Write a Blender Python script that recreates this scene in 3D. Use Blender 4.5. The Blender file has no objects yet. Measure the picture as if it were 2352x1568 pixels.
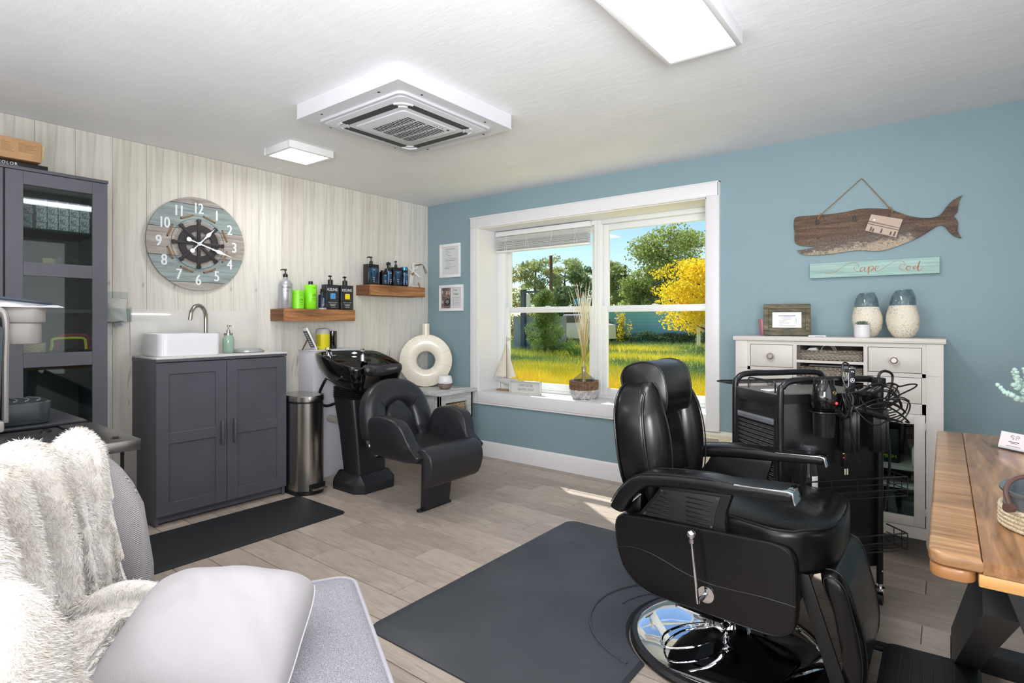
import bpy, bmesh, math, random
import numpy as np
from mathutils import Vector, Matrix, Euler, noise
random.seed(7)
PI = math.pi
SC = bpy.context.scene
COL = SC.collection

# ---------------------------------------------------------------- camera
cam = bpy.data.cameras.new('camera'); camo = bpy.data.objects.new('camera', cam); COL.objects.link(camo)
cam.sensor_width = 36.0; cam.lens = 36.0 * 1284.0 / 2352.0
cam.shift_y = -(784.0 - 737.0) / 2352.0
cam.clip_start = 0.05; cam.clip_end = 400
camo.location = (3.954, -3.775, 1.194)
camo.rotation_euler = (math.radians(90), 0, math.radians(37.78))
SC.camera = camo

# ---------------------------------------------------------------- light and exposure
SC.view_settings.view_transform = 'Standard'
SC.view_settings.look = 'None'
SC.view_settings.gamma = 1.0
SC.view_settings.use_curve_mapping = False
SC.view_settings.exposure = 0.0
SUN_DIR = Vector((0.609, -0.424, -0.669)).normalized()
world = bpy.data.worlds.new('sky'); SC.world = world; world.use_nodes = True
wn = world.node_tree.nodes; wl = world.node_tree.links
sky = wn.new('ShaderNodeTexSky'); sky.sky_type = 'NISHITA'; sky.sun_disc = False
sky.sun_elevation = math.radians(42); sky.sun_rotation = math.atan2(-SUN_DIR.x, -SUN_DIR.y)
sky.air_density = 1.0; sky.dust_density = 0.0; sky.ozone_density = 3.0
wn['Background'].inputs['Strength'].default_value = 0.145
wl.new(sky.outputs['Color'], wn['Background'].inputs['Color'])
def lamp(name, kind, loc, energy, color=(1, 1, 1), rot=None, size=None, size_y=None, angle=None):
    l = bpy.data.lights.new(name, kind); l.energy = energy; l.color = color
    if size: l.shape = 'RECTANGLE'; l.size = size; l.size_y = size_y or size
    if angle: l.angle = angle
    o = bpy.data.objects.new(name, l); COL.objects.link(o); o.location = loc
    if rot: o.rotation_euler = rot
    return o
sun = lamp('sun', 'SUN', (0, 0, 8), 8.5, (1.0, 0.97, 0.92), angle=math.radians(0.6))
sun.rotation_euler = SUN_DIR.to_track_quat('-Z', 'Y').to_euler()
# added fill lamps, out of view at the back and right of the room
lamp('back_fill', 'AREA', (3.2, -5.1, 1.25), 15, (0.93, 0.97, 1.0), rot=(math.radians(90), 0, 0), size=3.4, size_y=1.9)
lamp('side_fill', 'AREA', (5.5, -2.9, 1.35), 22, (0.93, 0.97, 1.0), rot=(math.radians(90), 0, math.radians(90)), size=2.4, size_y=1.6)
# unseen fills added beside the camera: one facing the ceiling, one aimed high
lamp('ceiling_fill', 'AREA', (3.1, -4.35, 0.95), 62, (0.97, 0.985, 1.0), rot=(math.radians(163), 0, math.radians(20)), size=2.4, size_y=1.3)
fl = lamp('high_fill', 'AREA', (4.5, -4.2, 1.4), 30, (0.97, 0.985, 1.0), size=0.9, size_y=0.9)
fl.rotation_euler = (Vector((1.5, -0.4, 2.45)) - fl.location).to_track_quat('-Z', 'Y').to_euler(); fl.data.spread = math.radians(85)
# ceiling panels: two in view, plus two unseen ones added behind the camera as fill
CEIL_W = 14
for nm, x, y, sx, sy, e in (('panel_light', 3.2, -2.18, 0.26, 1.14, 1.25), ('panel_light', 0.645, -1.76, 0.26, 0.28, 0.5),
                     ('panel_light', 3.2, -4.3, 0.26, 1.14, 0.8), ('panel_light', 1.2, -4.0, 0.26, 1.14, 0.8)):
    lamp(nm, 'AREA', (x, y, 2.235), CEIL_W * e, (0.985, 0.99, 1.0), size=sx, size_y=sy)

# ---------------------------------------------------------------- helpers
class B:
    def __init__(s): s.bm = bmesh.new()
    def _merge(s, t, M=None, mi=0):
        if M is not None: bmesh.ops.transform(t, matrix=M, verts=t.verts)
        for f in t.faces: f.material_index = mi
        me = bpy.data.meshes.new('t'); t.to_mesh(me); t.free(); s.bm.from_mesh(me); bpy.data.meshes.remove(me)
        return s
    def box(s, x0, x1, y0, y1, z0, z1, bv=0, seg=2, M=None, mi=0):
        t = bmesh.new(); bmesh.ops.create_cube(t, size=1)
        bmesh.ops.scale(t, vec=(x1 - x0, y1 - y0, z1 - z0), verts=t.verts)
        bmesh.ops.translate(t, vec=((x0 + x1) / 2, (y0 + y1) / 2, (z0 + z1) / 2), verts=t.verts)
        if bv: bmesh.ops.bevel(t, geom=t.edges[:], offset=bv, segments=seg, affect='EDGES', profile=0.5)
        return s._merge(t, M, mi)
    def prism(s, pts, ax, a, b, bv=0, seg=2, M=None, mi=0):
        t = bmesh.new()
        def v(p, c): return {'x': (c, p[0], p[1]), 'y': (p[0], c, p[1]), 'z': (p[0], p[1], c)}[ax]
        A = [t.verts.new(v(p, a)) for p in pts]; C = [t.verts.new(v(p, b)) for p in pts]
        f1 = t.faces.new(A); f2 = t.faces.new(C[::-1])
        n = len(pts)
        for i in range(n): t.faces.new((A[i], C[i], C[(i + 1) % n], A[(i + 1) % n]))
        bmesh.ops.recalc_face_normals(t, faces=t.faces[:])
        if bv:
            es = [e for e in t.edges if any(f in (f1, f2) for f in e.link_faces)]
            bmesh.ops.bevel(t, geom=es, offset=bv, segments=seg, affect='EDGES', profile=0.5)
        bmesh.ops.triangulate(t, faces=[f for f in t.faces if len(f.verts) > 4])
        return s._merge(t, M, mi)
    def cyl(s, p, q, r, r2=None, n=20, M=None, mi=0):
        p = Vector(p); q = Vector(q); d = q - p
        t = bmesh.new(); bmesh.ops.create_cone(t, cap_ends=True, segments=n, radius1=r, radius2=r if r2 is None else r2, depth=d.length)
        R = Vector((0, 0, 1)).rotation_difference(d).to_matrix().to_4x4()
        bmesh.ops.transform(t, matrix=Matrix.Translation((p + q) / 2) @ R, verts=t.verts)
        return s._merge(t, M, mi)
    def lathe(s, prof, c=(0, 0, 0), n=28, sx=1, sy=1, M=None, mi=0):
        rings = [[(c[0] + r * sx * math.cos(a), c[1] + r * sy * math.sin(a), c[2] + z) for a in [2 * PI * i / n for i in range(n)]] for r, z in prof]
        return s.loft(rings, M=M, mi=mi)
    def loft(s, rings, cap=True, ring_closed=True, loop=False, M=None, mi=0):
        t = bmesh.new(); R = [[t.verts.new(p) for p in r] for r in rings]
        n = len(R[0]); m = len(R)
        for i in range(m if loop else m - 1):
            a = R[i]; b = R[(i + 1) % m]
            for j in range(n if ring_closed else n - 1):
                k = (j + 1) % n
                t.faces.new((a[j], a[k], b[k], b[j]))
        if cap and ring_closed and not loop:
            t.faces.new(R[0][::-1]); t.faces.new(R[-1])
        bmesh.ops.remove_doubles(t, verts=t.verts, dist=1e-5)
        bmesh.ops.recalc_face_normals(t, faces=t.faces[:])
        return s._merge(t, M, mi)
    def tube(s, pts, r, n=8, closed=False, M=None, mi=0, sm=0):
        P = [Vector(p) for p in pts]
        if sm: P = smooth_path(P, sm, closed)
        m = len(P); rr = r if hasattr(r, '__len__') else [r] * m
        if len(rr) != m: rr = list(np.interp(np.linspace(0, 1, m), np.linspace(0, 1, len(rr)), rr))
        rings = []; up = None
        for i in range(m):
            if closed: d = P[(i + 1) % m] - P[i - 1]
            else: d = P[min(i + 1, m - 1)] - P[max(i - 1, 0)]
            if d.length < 1e-9: d = Vector((0, 0, 1))
            d.normalize()
            if up is None: up = d.orthogonal().normalized()
            else:
                up = up - d * up.dot(d)
                up = up.normalized() if up.length > 1e-6 else d.orthogonal().normalized()
            w = d.cross(up)
            rings.append([P[i] + (up * math.cos(2 * PI * k / n) + w * math.sin(2 * PI * k / n)) * rr[i] for k in range(n)])
        return s.loft(rings, loop=closed, M=M, mi=mi)
    def ball(s, c, r, n=18, M=None, mi=0):
        if not hasattr(r, '__len__'): r = (r, r, r)
        t = bmesh.new(); bmesh.ops.create_uvsphere(t, u_segments=n, v_segments=max(6, n // 2 + 2), radius=1)
        bmesh.ops.scale(t, vec=r, verts=t.verts); bmesh.ops.translate(t, vec=c, verts=t.verts)
        return s._merge(t, M, mi)
    def torus(s, c, R, r, ax='z', n=32, k=8, M=None, mi=0):
        pts = []
        for i in range(n):
            a = 2 * PI * i / n; u, v = R * math.cos(a), R * math.sin(a)
            pts.append({'z': (c[0] + u, c[1] + v, c[2]), 'y': (c[0] + u, c[1], c[2] + v), 'x': (c[0], c[1] + u, c[2] + v)}[ax])
        return s.tube(pts, r, k, True, M=M, mi=mi)
    def quad(s, a, b, c, d, mi=0):
        f = s.bm.faces.new([s.bm.verts.new(p) for p in (a, b, c, d)]); f.material_index = mi; return s
    def mesh(s, name, sharp=35, smooth=True):
        me = bpy.data.meshes.new(name); s.bm.to_mesh(me); s.bm.free()
        if smooth:
            me.polygons.foreach_set('use_smooth', [True] * len(me.polygons))
            try: me.set_sharp_from_angle(angle=math.radians(sharp))
            except Exception: pass
        return me
def smooth_path(P, k, closed=False):
    out = []; m = len(P)
    rng = range(m if closed else m - 1)
    for i in rng:
        p0 = P[i - 1] if (i > 0 or closed) else P[i]; p1 = P[i]; p2 = P[(i + 1) % m]
        p3 = P[(i + 2) % m] if (closed or i + 2 < m) else p2
        for j in range(k):
            t = j / k
            out.append(0.5 * ((2 * p1) + (p2 - p0) * t + (2 * p0 - 5 * p1 + 4 * p2 - p3) * t * t + (3 * p1 - p0 - 3 * p2 + p3) * t ** 3))
    if not closed: out.append(P[-1])
    return out
def arc2(cx, cy, r, a0, a1, n): return [(cx + r * math.cos(math.radians(a0 + (a1 - a0) * i / n)), cy + r * math.sin(math.radians(a0 + (a1 - a0) * i / n))) for i in range(n + 1)]
def rrect(x0, x1, y0, y1, r, n=5):
    return arc2(x1 - r, y0 + r, r, -90, 0, n) + arc2(x1 - r, y1 - r, r, 0, 90, n) + arc2(x0 + r, y1 - r, r, 90, 180, n) + arc2(x0 + r, y0 + r, r, 180, 270, n)
def sm2(pts, k=5, closed=True): return [(p.x, p.y) for p in smooth_path([Vector((a, b, 0)) for a, b in pts], k, closed)]
def superell(cx, cy, a, b, e, n): 
    o = []
    for i in range(n):
        t = 2 * PI * i / n; c, q = math.cos(t), math.sin(t)
        o.append((cx + a * math.copysign(abs(c) ** (2 / e), c), cy + b * math.copysign(abs(q) ** (2 / e), q)))
    return o
def thing(name, label, cat, loc=(0, 0, 0), rz=0, group=None):
    o = bpy.data.objects.new(name, None); COL.objects.link(o); o.empty_display_size = 0.1
    o.location = loc; o.rotation_euler = (0, 0, rz); o['label'] = label; o['category'] = cat
    if group: o['group'] = group
    return o
def rootmat(o):
    M = Matrix.Identity(4)
    while o is not None:
        M = (Matrix.Translation(o.location) @ o.rotation_euler.to_matrix().to_4x4()) @ M; o = o.parent
    return M
def part(name, b, mats, parent=None, label=None, w=0, kind=None, sharp=35, smooth=True):
    """w=1: the mesh was drawn in world coordinates"""
    me = b.mesh(name, sharp, smooth) if isinstance(b, B) else b
    for m in (mats if isinstance(mats, (list, tuple)) else [mats]): me.materials.append(m.m if isinstance(m, Mt) else m)
    if w and parent is not None: me.transform(rootmat(parent).inverted())
    o = bpy.data.objects.new(name, me); COL.objects.link(o); o.parent = parent
    if label: o['label'] = label
    if kind: o['kind'] = kind
    return o
def solo(name, b, mats, label, cat, group=None, kind=None, sharp=35, smooth=True):
    o = part(name, b, mats, sharp=sharp, smooth=smooth)
    vs = [v.co for v in o.data.vertices]
    c = Vector(((min(v.x for v in vs) + max(v.x for v in vs)) / 2, (min(v.y for v in vs) + max(v.y for v in vs)) / 2, min(v.z for v in vs)))
    o.data.transform(Matrix.Translation(-c)); o.location = c
    o['label'] = label; o['category'] = cat
    if group: o['group'] = group
    if kind: o['kind'] = kind
    return o
def struct(name, b, mats, parent=None, **k):
    o = part(name, b, mats, parent, **k)
    if parent is None: o['kind'] = 'structure'
    return o
def clone(root, loc, rz=0, label=None, group=None):
    def cp(o, par):
        c = o.copy(); COL.objects.link(c); c.parent = par
        for ch in o.children: cp(ch, c)
        return c
    r = cp(root, None); r.location = loc; r.rotation_euler = (0, 0, rz)
    if label: r['label'] = label
    if group: r['group'] = group
    return r
def text_mesh(body, size, M, ext=0.0004, align='CENTER', bold=0, sx=1, spacing=1):
    c = bpy.data.curves.new('t', 'FONT'); c.body = body; c.size = size; c.extrude = ext; c.align_x = align; c.offset = bold; c.space_character = spacing
    o = bpy.data.objects.new('t', c)
    me = bpy.data.meshes.new_from_object(o); me.transform(M @ Matrix.Diagonal((sx, 1, 1, 1)))
    bpy.data.objects.remove(o)
    return me
def frame_m(o, x, y):   # matrix with given origin, local x and y axes
    x = Vector(x).normalized(); y = Vector(y).normalized(); z = x.cross(y)
    m = Matrix((x, y, z)).transposed().to_4x4(); m.translation = Vector(o); return m
def addme(b, me, mi=0):
    t = bmesh.new(); t.from_mesh(me); bpy.data.meshes.remove(me); b._merge(t, None, mi); return b
FX = lambda o: frame_m(o, (0, 1, 0), (0, 0, 1))      # print on a surface facing +X
FY = lambda o: frame_m(o, (1, 0, 0), (0, 0, 1))      # print on a surface facing -Y

# ---------------------------------------------------------------- materials
def lin(c):
    c = [x / 255.0 for x in c]
    return tuple(x / 12.92 if x <= 0.04045 else ((x + 0.055) / 1.055) ** 2.4 for x in c) + (1,)
class Mt:
    def __init__(s, name, col, rough=0.5, metal=0.0, spec=0.5, coat=0, emit=None, estr=0, trans=0, ior=1.45, alpha=1, sheen=0):
        s.m = bpy.data.materials.new(name); s.m.use_nodes = True; s.nt = s.m.node_tree; s.N = s.nt.nodes; s.L = s.nt.links
        p = s.p = s.N['Principled BSDF']; s.I = p.inputs
        s.col = lin(col); s.I['Base Color'].default_value = s.col; s.I['Roughness'].default_value = rough; s.I['Metallic'].default_value = metal
        s.I['Specular IOR Level'].default_value = spec; s.I['Coat Weight'].default_value = coat; s.I['Coat Roughness'].default_value = 0.08
        s.I['Transmission Weight'].default_value = trans; s.I['IOR'].default_value = ior; s.I['Alpha'].default_value = alpha
        s.I['Sheen Weight'].default_value = sheen
        if emit: s.I['Emission Color'].default_value = lin(emit); s.I['Emission Strength'].default_value = estr
        s.tc = None; s.cur = None
    def coord(s, scale=(1, 1, 1), rot=(0, 0, 0), src='Object'):
        if s.tc is None: s.tc = s.N.new('ShaderNodeTexCoord')
        mp = s.N.new('ShaderNodeMapping'); s.L.new(s.tc.outputs[src], mp.inputs['Vector'])
        mp.inputs['Scale'].default_value = scale if hasattr(scale, '__len__') else (scale,) * 3; mp.inputs['Rotation'].default_value = rot
        return mp.outputs['Vector']
    def noise(s, scale, detail=4, rough=0.55, vec=None, dist=0):
        n = s.N.new('ShaderNodeTexNoise'); n.inputs['Scale'].default_value = 1.0; n.inputs['Detail'].default_value = detail
        n.inputs['Roughness'].default_value = rough; n.inputs['Distortion'].default_value = dist
        s.L.new(vec or s.coord(scale), n.inputs['Vector']); return n.outputs['Fac']
    def ramp(s, f, stops):
        r = s.N.new('ShaderNodeValToRGB'); e = r.color_ramp.elements
        while len(e) < len(stops): e.new(0.5)
        for i, (p, c) in enumerate(stops): e[i].position = p; e[i].color = lin(c) if max(c) > 1 or len(c) == 3 else c
        s.L.new(f, r.inputs['Fac']); return r.outputs['Color']
    def mix(s, a, b, f, mode='MIX'):
        m = s.N.new('ShaderNodeMix'); m.data_type = 'RGBA'; m.blend_type = mode
        for v, k in ((a, 6), (b, 7)):
            if isinstance(v, tuple): m.inputs[k].default_value = v if len(v) == 4 else lin(v)
            else: s.L.new(v, m.inputs[k])
        if isinstance(f, (int, float)): m.inputs[0].default_value = f
        else: s.L.new(f, m.inputs[0])
        return m.outputs[2]
    def setc(s, c): s.cur = c; s.L.new(c, s.I['Base Color']); return s
    def vary(s, col2, scale=8, lo=0.35, hi=0.65, detail=4, dist=0):     # patchy second colour
        f = s.noise(scale, detail, dist=dist)
        r = s.ramp(f, ((lo, (0, 0, 0)), (hi, (255, 255, 255))))
        return s.setc(s.mix(s.cur if s.cur is not None else s.col, lin(col2), r))
    def bump(s, scale=200, strength=0.1, dist=0.001, detail=3, fac=None):
        f = fac or s.noise(scale, detail)
        b = s.N.new('ShaderNodeBump'); b.inputs['Strength'].default_value = strength; b.inputs['Distance'].default_value = dist
        s.L.new(f, b.inputs['Height'])
        if s.I['Normal'].is_linked: s.L.new(s.I['Normal'].links[0].from_socket, b.inputs['Normal'])
        s.L.new(b.outputs['Normal'], s.I['Normal']); return s
    def rvary(s, scale, lo, hi):
        mr = s.N.new('ShaderNodeMapRange'); mr.inputs['To Min'].default_value = lo; mr.inputs['To Max'].default_value = hi
        mr.inputs['From Min'].default_value = 0.3; mr.inputs['From Max'].default_value = 0.7
        s.L.new(s.noise(scale, 4), mr.inputs['Value']); s.L.new(mr.outputs['Result'], s.I['Roughness']); return s
    def objrand(s, c1, c2, amt=1.0):    # each object its own shade
        oi = s.N.new('ShaderNodeObjectInfo')
        r = s.ramp(oi.outputs['Random'], ((0, c1), (1, c2)))
        return s.setc(s.mix(s.cur if s.cur is not None else s.col, r, amt, 'MULTIPLY'))
def wood(name, c1, c2, c3, axis=0, sc=1.0, rough=0.45, coat=0.0, along=2.0, across=34.0):
    m = Mt(name, c1, rough, coat=coat)
    v = [across * sc] * 3; v[axis] = along * sc
    f = m.noise(tuple(v), 6, 0.6, dist=1.2)
    m.setc(m.ramp(f, ((0.3, c3), (0.5, c1), (0.68, c2))))
    v2 = [across * 3 * sc] * 3; v2[axis] = along * 2 * sc
    f2 = m.noise(tuple(v2), 4, 0.6)
    m.setc(m.mix(m.cur, m.ramp(f2, ((0.35, (176, 168, 160)), (0.6, (255, 255, 255)))), 0.4, 'MULTIPLY'))
    m.bump(fac=f2, strength=0.12, dist=0.001)
    return m
white_trim = Mt('white_trim', (222, 220, 222), 0.35).bump(60, 0.03).m
white_vinyl = Mt('white_vinyl', (226, 228, 226), 0.3).m
wall_blue = Mt('blue_wall_paint', (132, 156, 164), 0.5).vary((128, 152, 160), 1.5).bump(260, 0.25, 0.0012).m
wall_plain = Mt('plain_wall_paint', (215, 214, 212), 0.6).bump(260, 0.2).m
_c = Mt('ceiling_paint', (231, 231, 233), 0.62).vary((226, 226, 229), 3)
_c.bump((9, 26, 9), 0.35, 0.004, 6); _c.bump(180, 0.2, 0.001); ceil_m = _c.m
def wall_wood():
    m = Mt('whitewashed_panel', (214, 210, 203), 0.5)
    f = m.noise((6, 9, 0.8), 6, 0.62, dist=0.8)
    m.setc(m.ramp(f, ((0.28, (196, 192, 186)), (0.46, (216, 212, 205)), (0.6, (222, 219, 213)), (0.75, (211, 207, 201)))))
    g = m.noise((10, 42, 1.6), 5, 0.6, dist=0.5)
    m.setc(m.mix(m.cur, m.ramp(g, ((0.32, (214, 210, 205)), (0.5, (255, 255, 255)))), 0.5, 'MULTIPLY'))
    k = m.noise((5, 7, 1.7), 3, 0.5, dist=2.0)
    m.setc(m.mix(m.cur, m.ramp(k, ((0.66, (255, 255, 255)), (0.74, (150, 140, 132)))), 0.75, 'MULTIPLY'))
    m.objrand((255, 255, 255), (244, 242, 238)); m.bump(fac=g, strength=0.1, dist=0.001)
    return m.m
panel_m = wall_wood()
def floor_tile():
    m = Mt('wood_look_tile', (176, 165, 154), 0.36, spec=0.45)
    f = m.noise((2.2, 16, 4), 6, 0.6, dist=1.0)
    m.setc(m.ramp(f, ((0.3, (166, 154, 143)), (0.5, (184, 172, 161)), (0.7, (194, 184, 174)))))
    g = m.noise((7, 90, 20), 5, 0.7, dist=0.6)
    m.setc(m.mix(m.cur, m.ramp(g, ((0.3, (190, 181, 173)), (0.52, (255, 255, 255)))), 0.55, 'MULTIPLY'))
    k = m.noise((2.5, 7, 5), 4, 0.6, dist=1.5)
    m.setc(m.mix(m.cur, m.ramp(k, ((0.62, (255, 255, 255)), (0.8, (158, 146, 138)))), 0.6, 'MULTIPLY'))
    m.objrand((255, 252, 250), (228, 224, 222)); m.bump(fac=g, strength=0.12, dist=0.001)
    return m.m
tile_m = floor_tile()
grout_m = Mt('grout', (116, 106, 98), 0.9).bump(400, 0.2).m
def thin_glass(name, tint=(255, 255, 255), refl=0.05, haze=0.0):
    m = Mt(name, tint, 0.02); t = m.N.new('ShaderNodeBsdfTransparent'); t.inputs['Color'].default_value = lin(tint)
    g = m.N.new('ShaderNodeBsdfGlossy'); g.inputs['Roughness'].default_value = 0.02
    lw = m.N.new('ShaderNodeLayerWeight'); lw.inputs['Blend'].default_value = 0.5; pw = m.N.new('ShaderNodeMath'); pw.operation = 'POWER'; pw.inputs[1].default_value = 5.0; m.L.new(lw.outputs['Facing'], pw.inputs[0])
    fr = m.N.new('ShaderNodeMath'); fr.operation = 'MULTIPLY_ADD'; fr.inputs[1].default_value = 0.4; fr.inputs[2].default_value = refl; m.L.new(pw.outputs[0], fr.inputs[0]); mx = m.N.new('ShaderNodeMixShader')
    m.L.new(fr.outputs[0], mx.inputs[0]); m.L.new(t.outputs[0], mx.inputs[1]); m.L.new(g.outputs[0], mx.inputs[2])
    m.L.new(mx.outputs[0], m.N['Material Output'].inputs['Surface']); m.N.remove(m.p); m.m.use_transparent_shadow = True; return m.m
glass = thin_glass('window_glass', (250, 252, 252), 0.012)
cab_m = Mt('dark_grey_foil', (84, 84, 93), 0.42).vary((80, 80, 88), 5).bump(300, 0.05).m
cab_dark = Mt('dark_grey_inside', (52, 52, 58), 0.5).m
black_pl = Mt('black_plastic', (22, 22, 24), 0.35).bump(300, 0.08).m
black_mt = Mt('black_metal', (24, 24, 26), 0.38, spec=0.5).m
black_mat = Mt('black_mat_rubber', (30, 33, 36), 0.6).vary((26, 28, 31), 6).bump(700, 0.3, 0.001).m
grey_mat = Mt('charcoal_foam_mat', (62, 65, 71), 0.48).vary((55, 58, 64), 2.5, detail=6).bump(500, 0.15, 0.0008).rvary(3, 0.4, 0.6).m
def leather(name, col, rough, sc=420):
    m = Mt(name, col, rough, spec=0.5); m.bump(sc, 0.08, 0.0004, 2); m.rvary(6, rough * 0.9, rough * 1.2); return m.m
leather_m = leather('black_leather', (15, 15, 17), 0.27)
leather_soft = leather('charcoal_vinyl', (36, 36, 40), 0.34, 600)
gloss_black = Mt('glossy_black_ceramic', (10, 10, 11), 0.06, spec=0.6, coat=0.5).m
chrome = Mt('chrome', (225, 226, 230), 0.06, metal=1).m
steel = Mt('brushed_steel', (176, 172, 166), 0.24, metal=1).bump((4, 4, 600), 0.06, 0.0006).m
nickel = Mt('brushed_nickel', (172, 166, 160), 0.22, metal=1).m
dark_steel = Mt('dark_brushed_steel', (120, 117, 115), 0.3, metal=1).bump((500, 4, 4), 0.08, 0.0006).m
white_gloss = Mt('white_ceramic', (226, 226, 230), 0.1, coat=0.4).m
white_pl = Mt('white_plastic', (228, 228, 230), 0.35).m
def emis(name, col, st):
    return Mt(name, (255, 255, 255), 0.5, emit=col, estr=st).m
lamp_m = emis('lit_diffuser', (255, 253, 250), 3.2)
paper_m = Mt('white_paper', (226, 226, 228), 0.7).m
ink = Mt('dark_print', (40, 40, 44), 0.7).m
ink_lt = Mt('grey_print', (120, 120, 128), 0.7).m
white_print = Mt('white_print', (215, 216, 222), 0.6).m
# ================================================================ ROOM
RX, RY, CH = 5.6, -5.2, 2.30
WX0, WX1, WZ0, WZ1, WT = 0.643, 2.688, 0.569, 2.029, 0.34
b = B(); b.box(-0.2, RX, RY, 0.36, -0.12, -0.006); floor = struct('floor', b, grout_m)
mesh_cache = {}
def plank_mesh(x0, x1, y0, y1):
    k = (round(x1 - x0, 3), round(y1 - y0, 3))
    if k not in mesh_cache:
        q = B(); w, h = k; q.box(0.0015, w - 0.0015, 0.0015, h - 0.0015, -0.008, 0, bv=0.0015, seg=1)
        me = q.mesh('plank'); me.materials.append(tile_m); mesh_cache[k] = me
    return mesh_cache[k]
r = 0; TW, TL = 0.1594, 0.6135
ytop = -0.0965
for i in range(-1, 26):
    y1 = ytop - TW * i; y0 = y1 - TW
    if i == -1: y1 = -0.0; y0 = ytop
    if y0 < -4.0: break
    # joint phase: row with y in (-1.053,-0.894) has joints at 1.634
    k = (y0 + 1.053) / TW
    off = 1.634 + 0.2055 * round(k)
    x = off - TL * math.ceil((off - 0.0) / TL)
    while x < 5.0:
        a = max(x, 0.0); c = x + TL
        if c - a > 0.04 and not (y0 < -3.3 and a > 3.4) :
            o = bpy.data.objects.new('plank', plank_mesh(a, c, y0, y1)); COL.objects.link(o); o.parent = floor; o.location = (a, y0, 0)
        x += TL
b = B(); b.box(-0.2, RX, RY, 0.36, CH, CH + 0.1); struct('ceiling', b, ceil_m)
b = B(); b.box(-0.2, -0.012, RY, 0.36, -0.01, CH); wl_ = struct('wall_left', b, Mt('panel_gap', (130, 126, 120), 0.8).m)
pc = {}
y = -0.0 ; edges = [-1.867 + 0.181 * k for k in range(-18, 12)]
edges = [e for e in edges if RY < e < -0.03] + [0.0]
for e0, e1 in zip(edges[:-1], edges[1:]):
    k = round(e1 - e0, 3)
    if k not in pc:
        q = B(); q.box(-0.012, 0, 0.0006, k - 0.0006, 0, CH - 0.001, bv=0.0012, seg=1); me = q.mesh('panel'); me.materials.append(panel_m); pc[k] = me
    o = bpy.data.objects.new('panel', pc[k]); COL.objects.link(o); o.parent = wl_; o.location = (0, e0, 0)
b = B()   # window wall
b.box(-0.01, WX0, 0, WT, -0.01, CH); b.box(WX1, RX, 0, WT, -0.01, CH)
b.box(WX0, WX1, 0, WT, -0.01, WZ0 - 0.03); b.box(WX0, WX1, 0, WT, WZ1, CH)
struct('wall_window', b, wall_blue)
b = B(); b.box(RX, RX + 0.1, RY, 0.34, -0.01, CH); struct('wall_right', b, wall_plain)
b = B(); b.box(-0.2, RX, RY - 0.1, RY, -0.01, CH); struct('wall_back', b, wall_plain)
# baseboard under the window wall
b = B(); prof = [(0, 0), (-0.016, 0), (-0.016, 0.095), (-0.012, 0.108), (-0.012, 0.116), (-0.006, 0.128), (0, 0.132)]
b.prism(prof, 'x', 0.0, 2.97); struct('baseboard_window', b, white_trim)
# casing round the window, sill and jambs
cw = 0.075
b = B()
b.box(WX0 - cw, WX1 + cw, -0.022, 0, WZ1, WZ1 + 0.088, bv=0.003); b.box(WX0 - cw, WX0, -0.022, 0, WZ0 - 0.095, WZ1, bv=0.003)
b.box(WX1, WX1 + cw + 0.012, -0.022, 0, WZ0 - 0.105, WZ1, bv=0.003); b.box(WX0, WX1, -0.022, 0, WZ0 - 0.095, WZ0 - 0.012, bv=0.003)
b.box(WX0 - cw - 0.006, WX1 + cw + 0.014, -0.028, 0, WZ1 + 0.084, WZ1 + 0.092); b.box(WX0 - cw - 0.006, WX1 + cw + 0.014, -0.028, 0, WZ0 - 0.108, WZ0 - 0.096)
b.box(WX1 + cw + 0.008, WX1 + cw + 0.014, -0.028, 0, WZ0 - 0.1, WZ1 + 0.09)
b.box(WX0 - 0.004, WX0 + 0.006, -0.026, 0, WZ0, WZ1); b.box(WX0, WX1, -0.026, 0, WZ1 - 0.006, WZ1 + 0.004)
struct('trim_1', b, white_trim)
b = B(); b.box(WX0, WX1, -0.02, 0.27, WZ0 - 0.03, WZ0, bv=0.003); struct('trim_2', b, white_trim)   # sill board
b = B(); b.box(WX0 - 0.001, WX0 + 0.012, 0, 0.27, WZ0, WZ1); b.box(WX1 - 0.012, WX1 + 0.001, 0, 0.27, WZ0, WZ1); b.box(WX0, WX1, 0, 0.27, WZ1 - 0.012, WZ1 + 0.001)
struct('trim_3', b, white_trim)   # jamb lining
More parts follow.
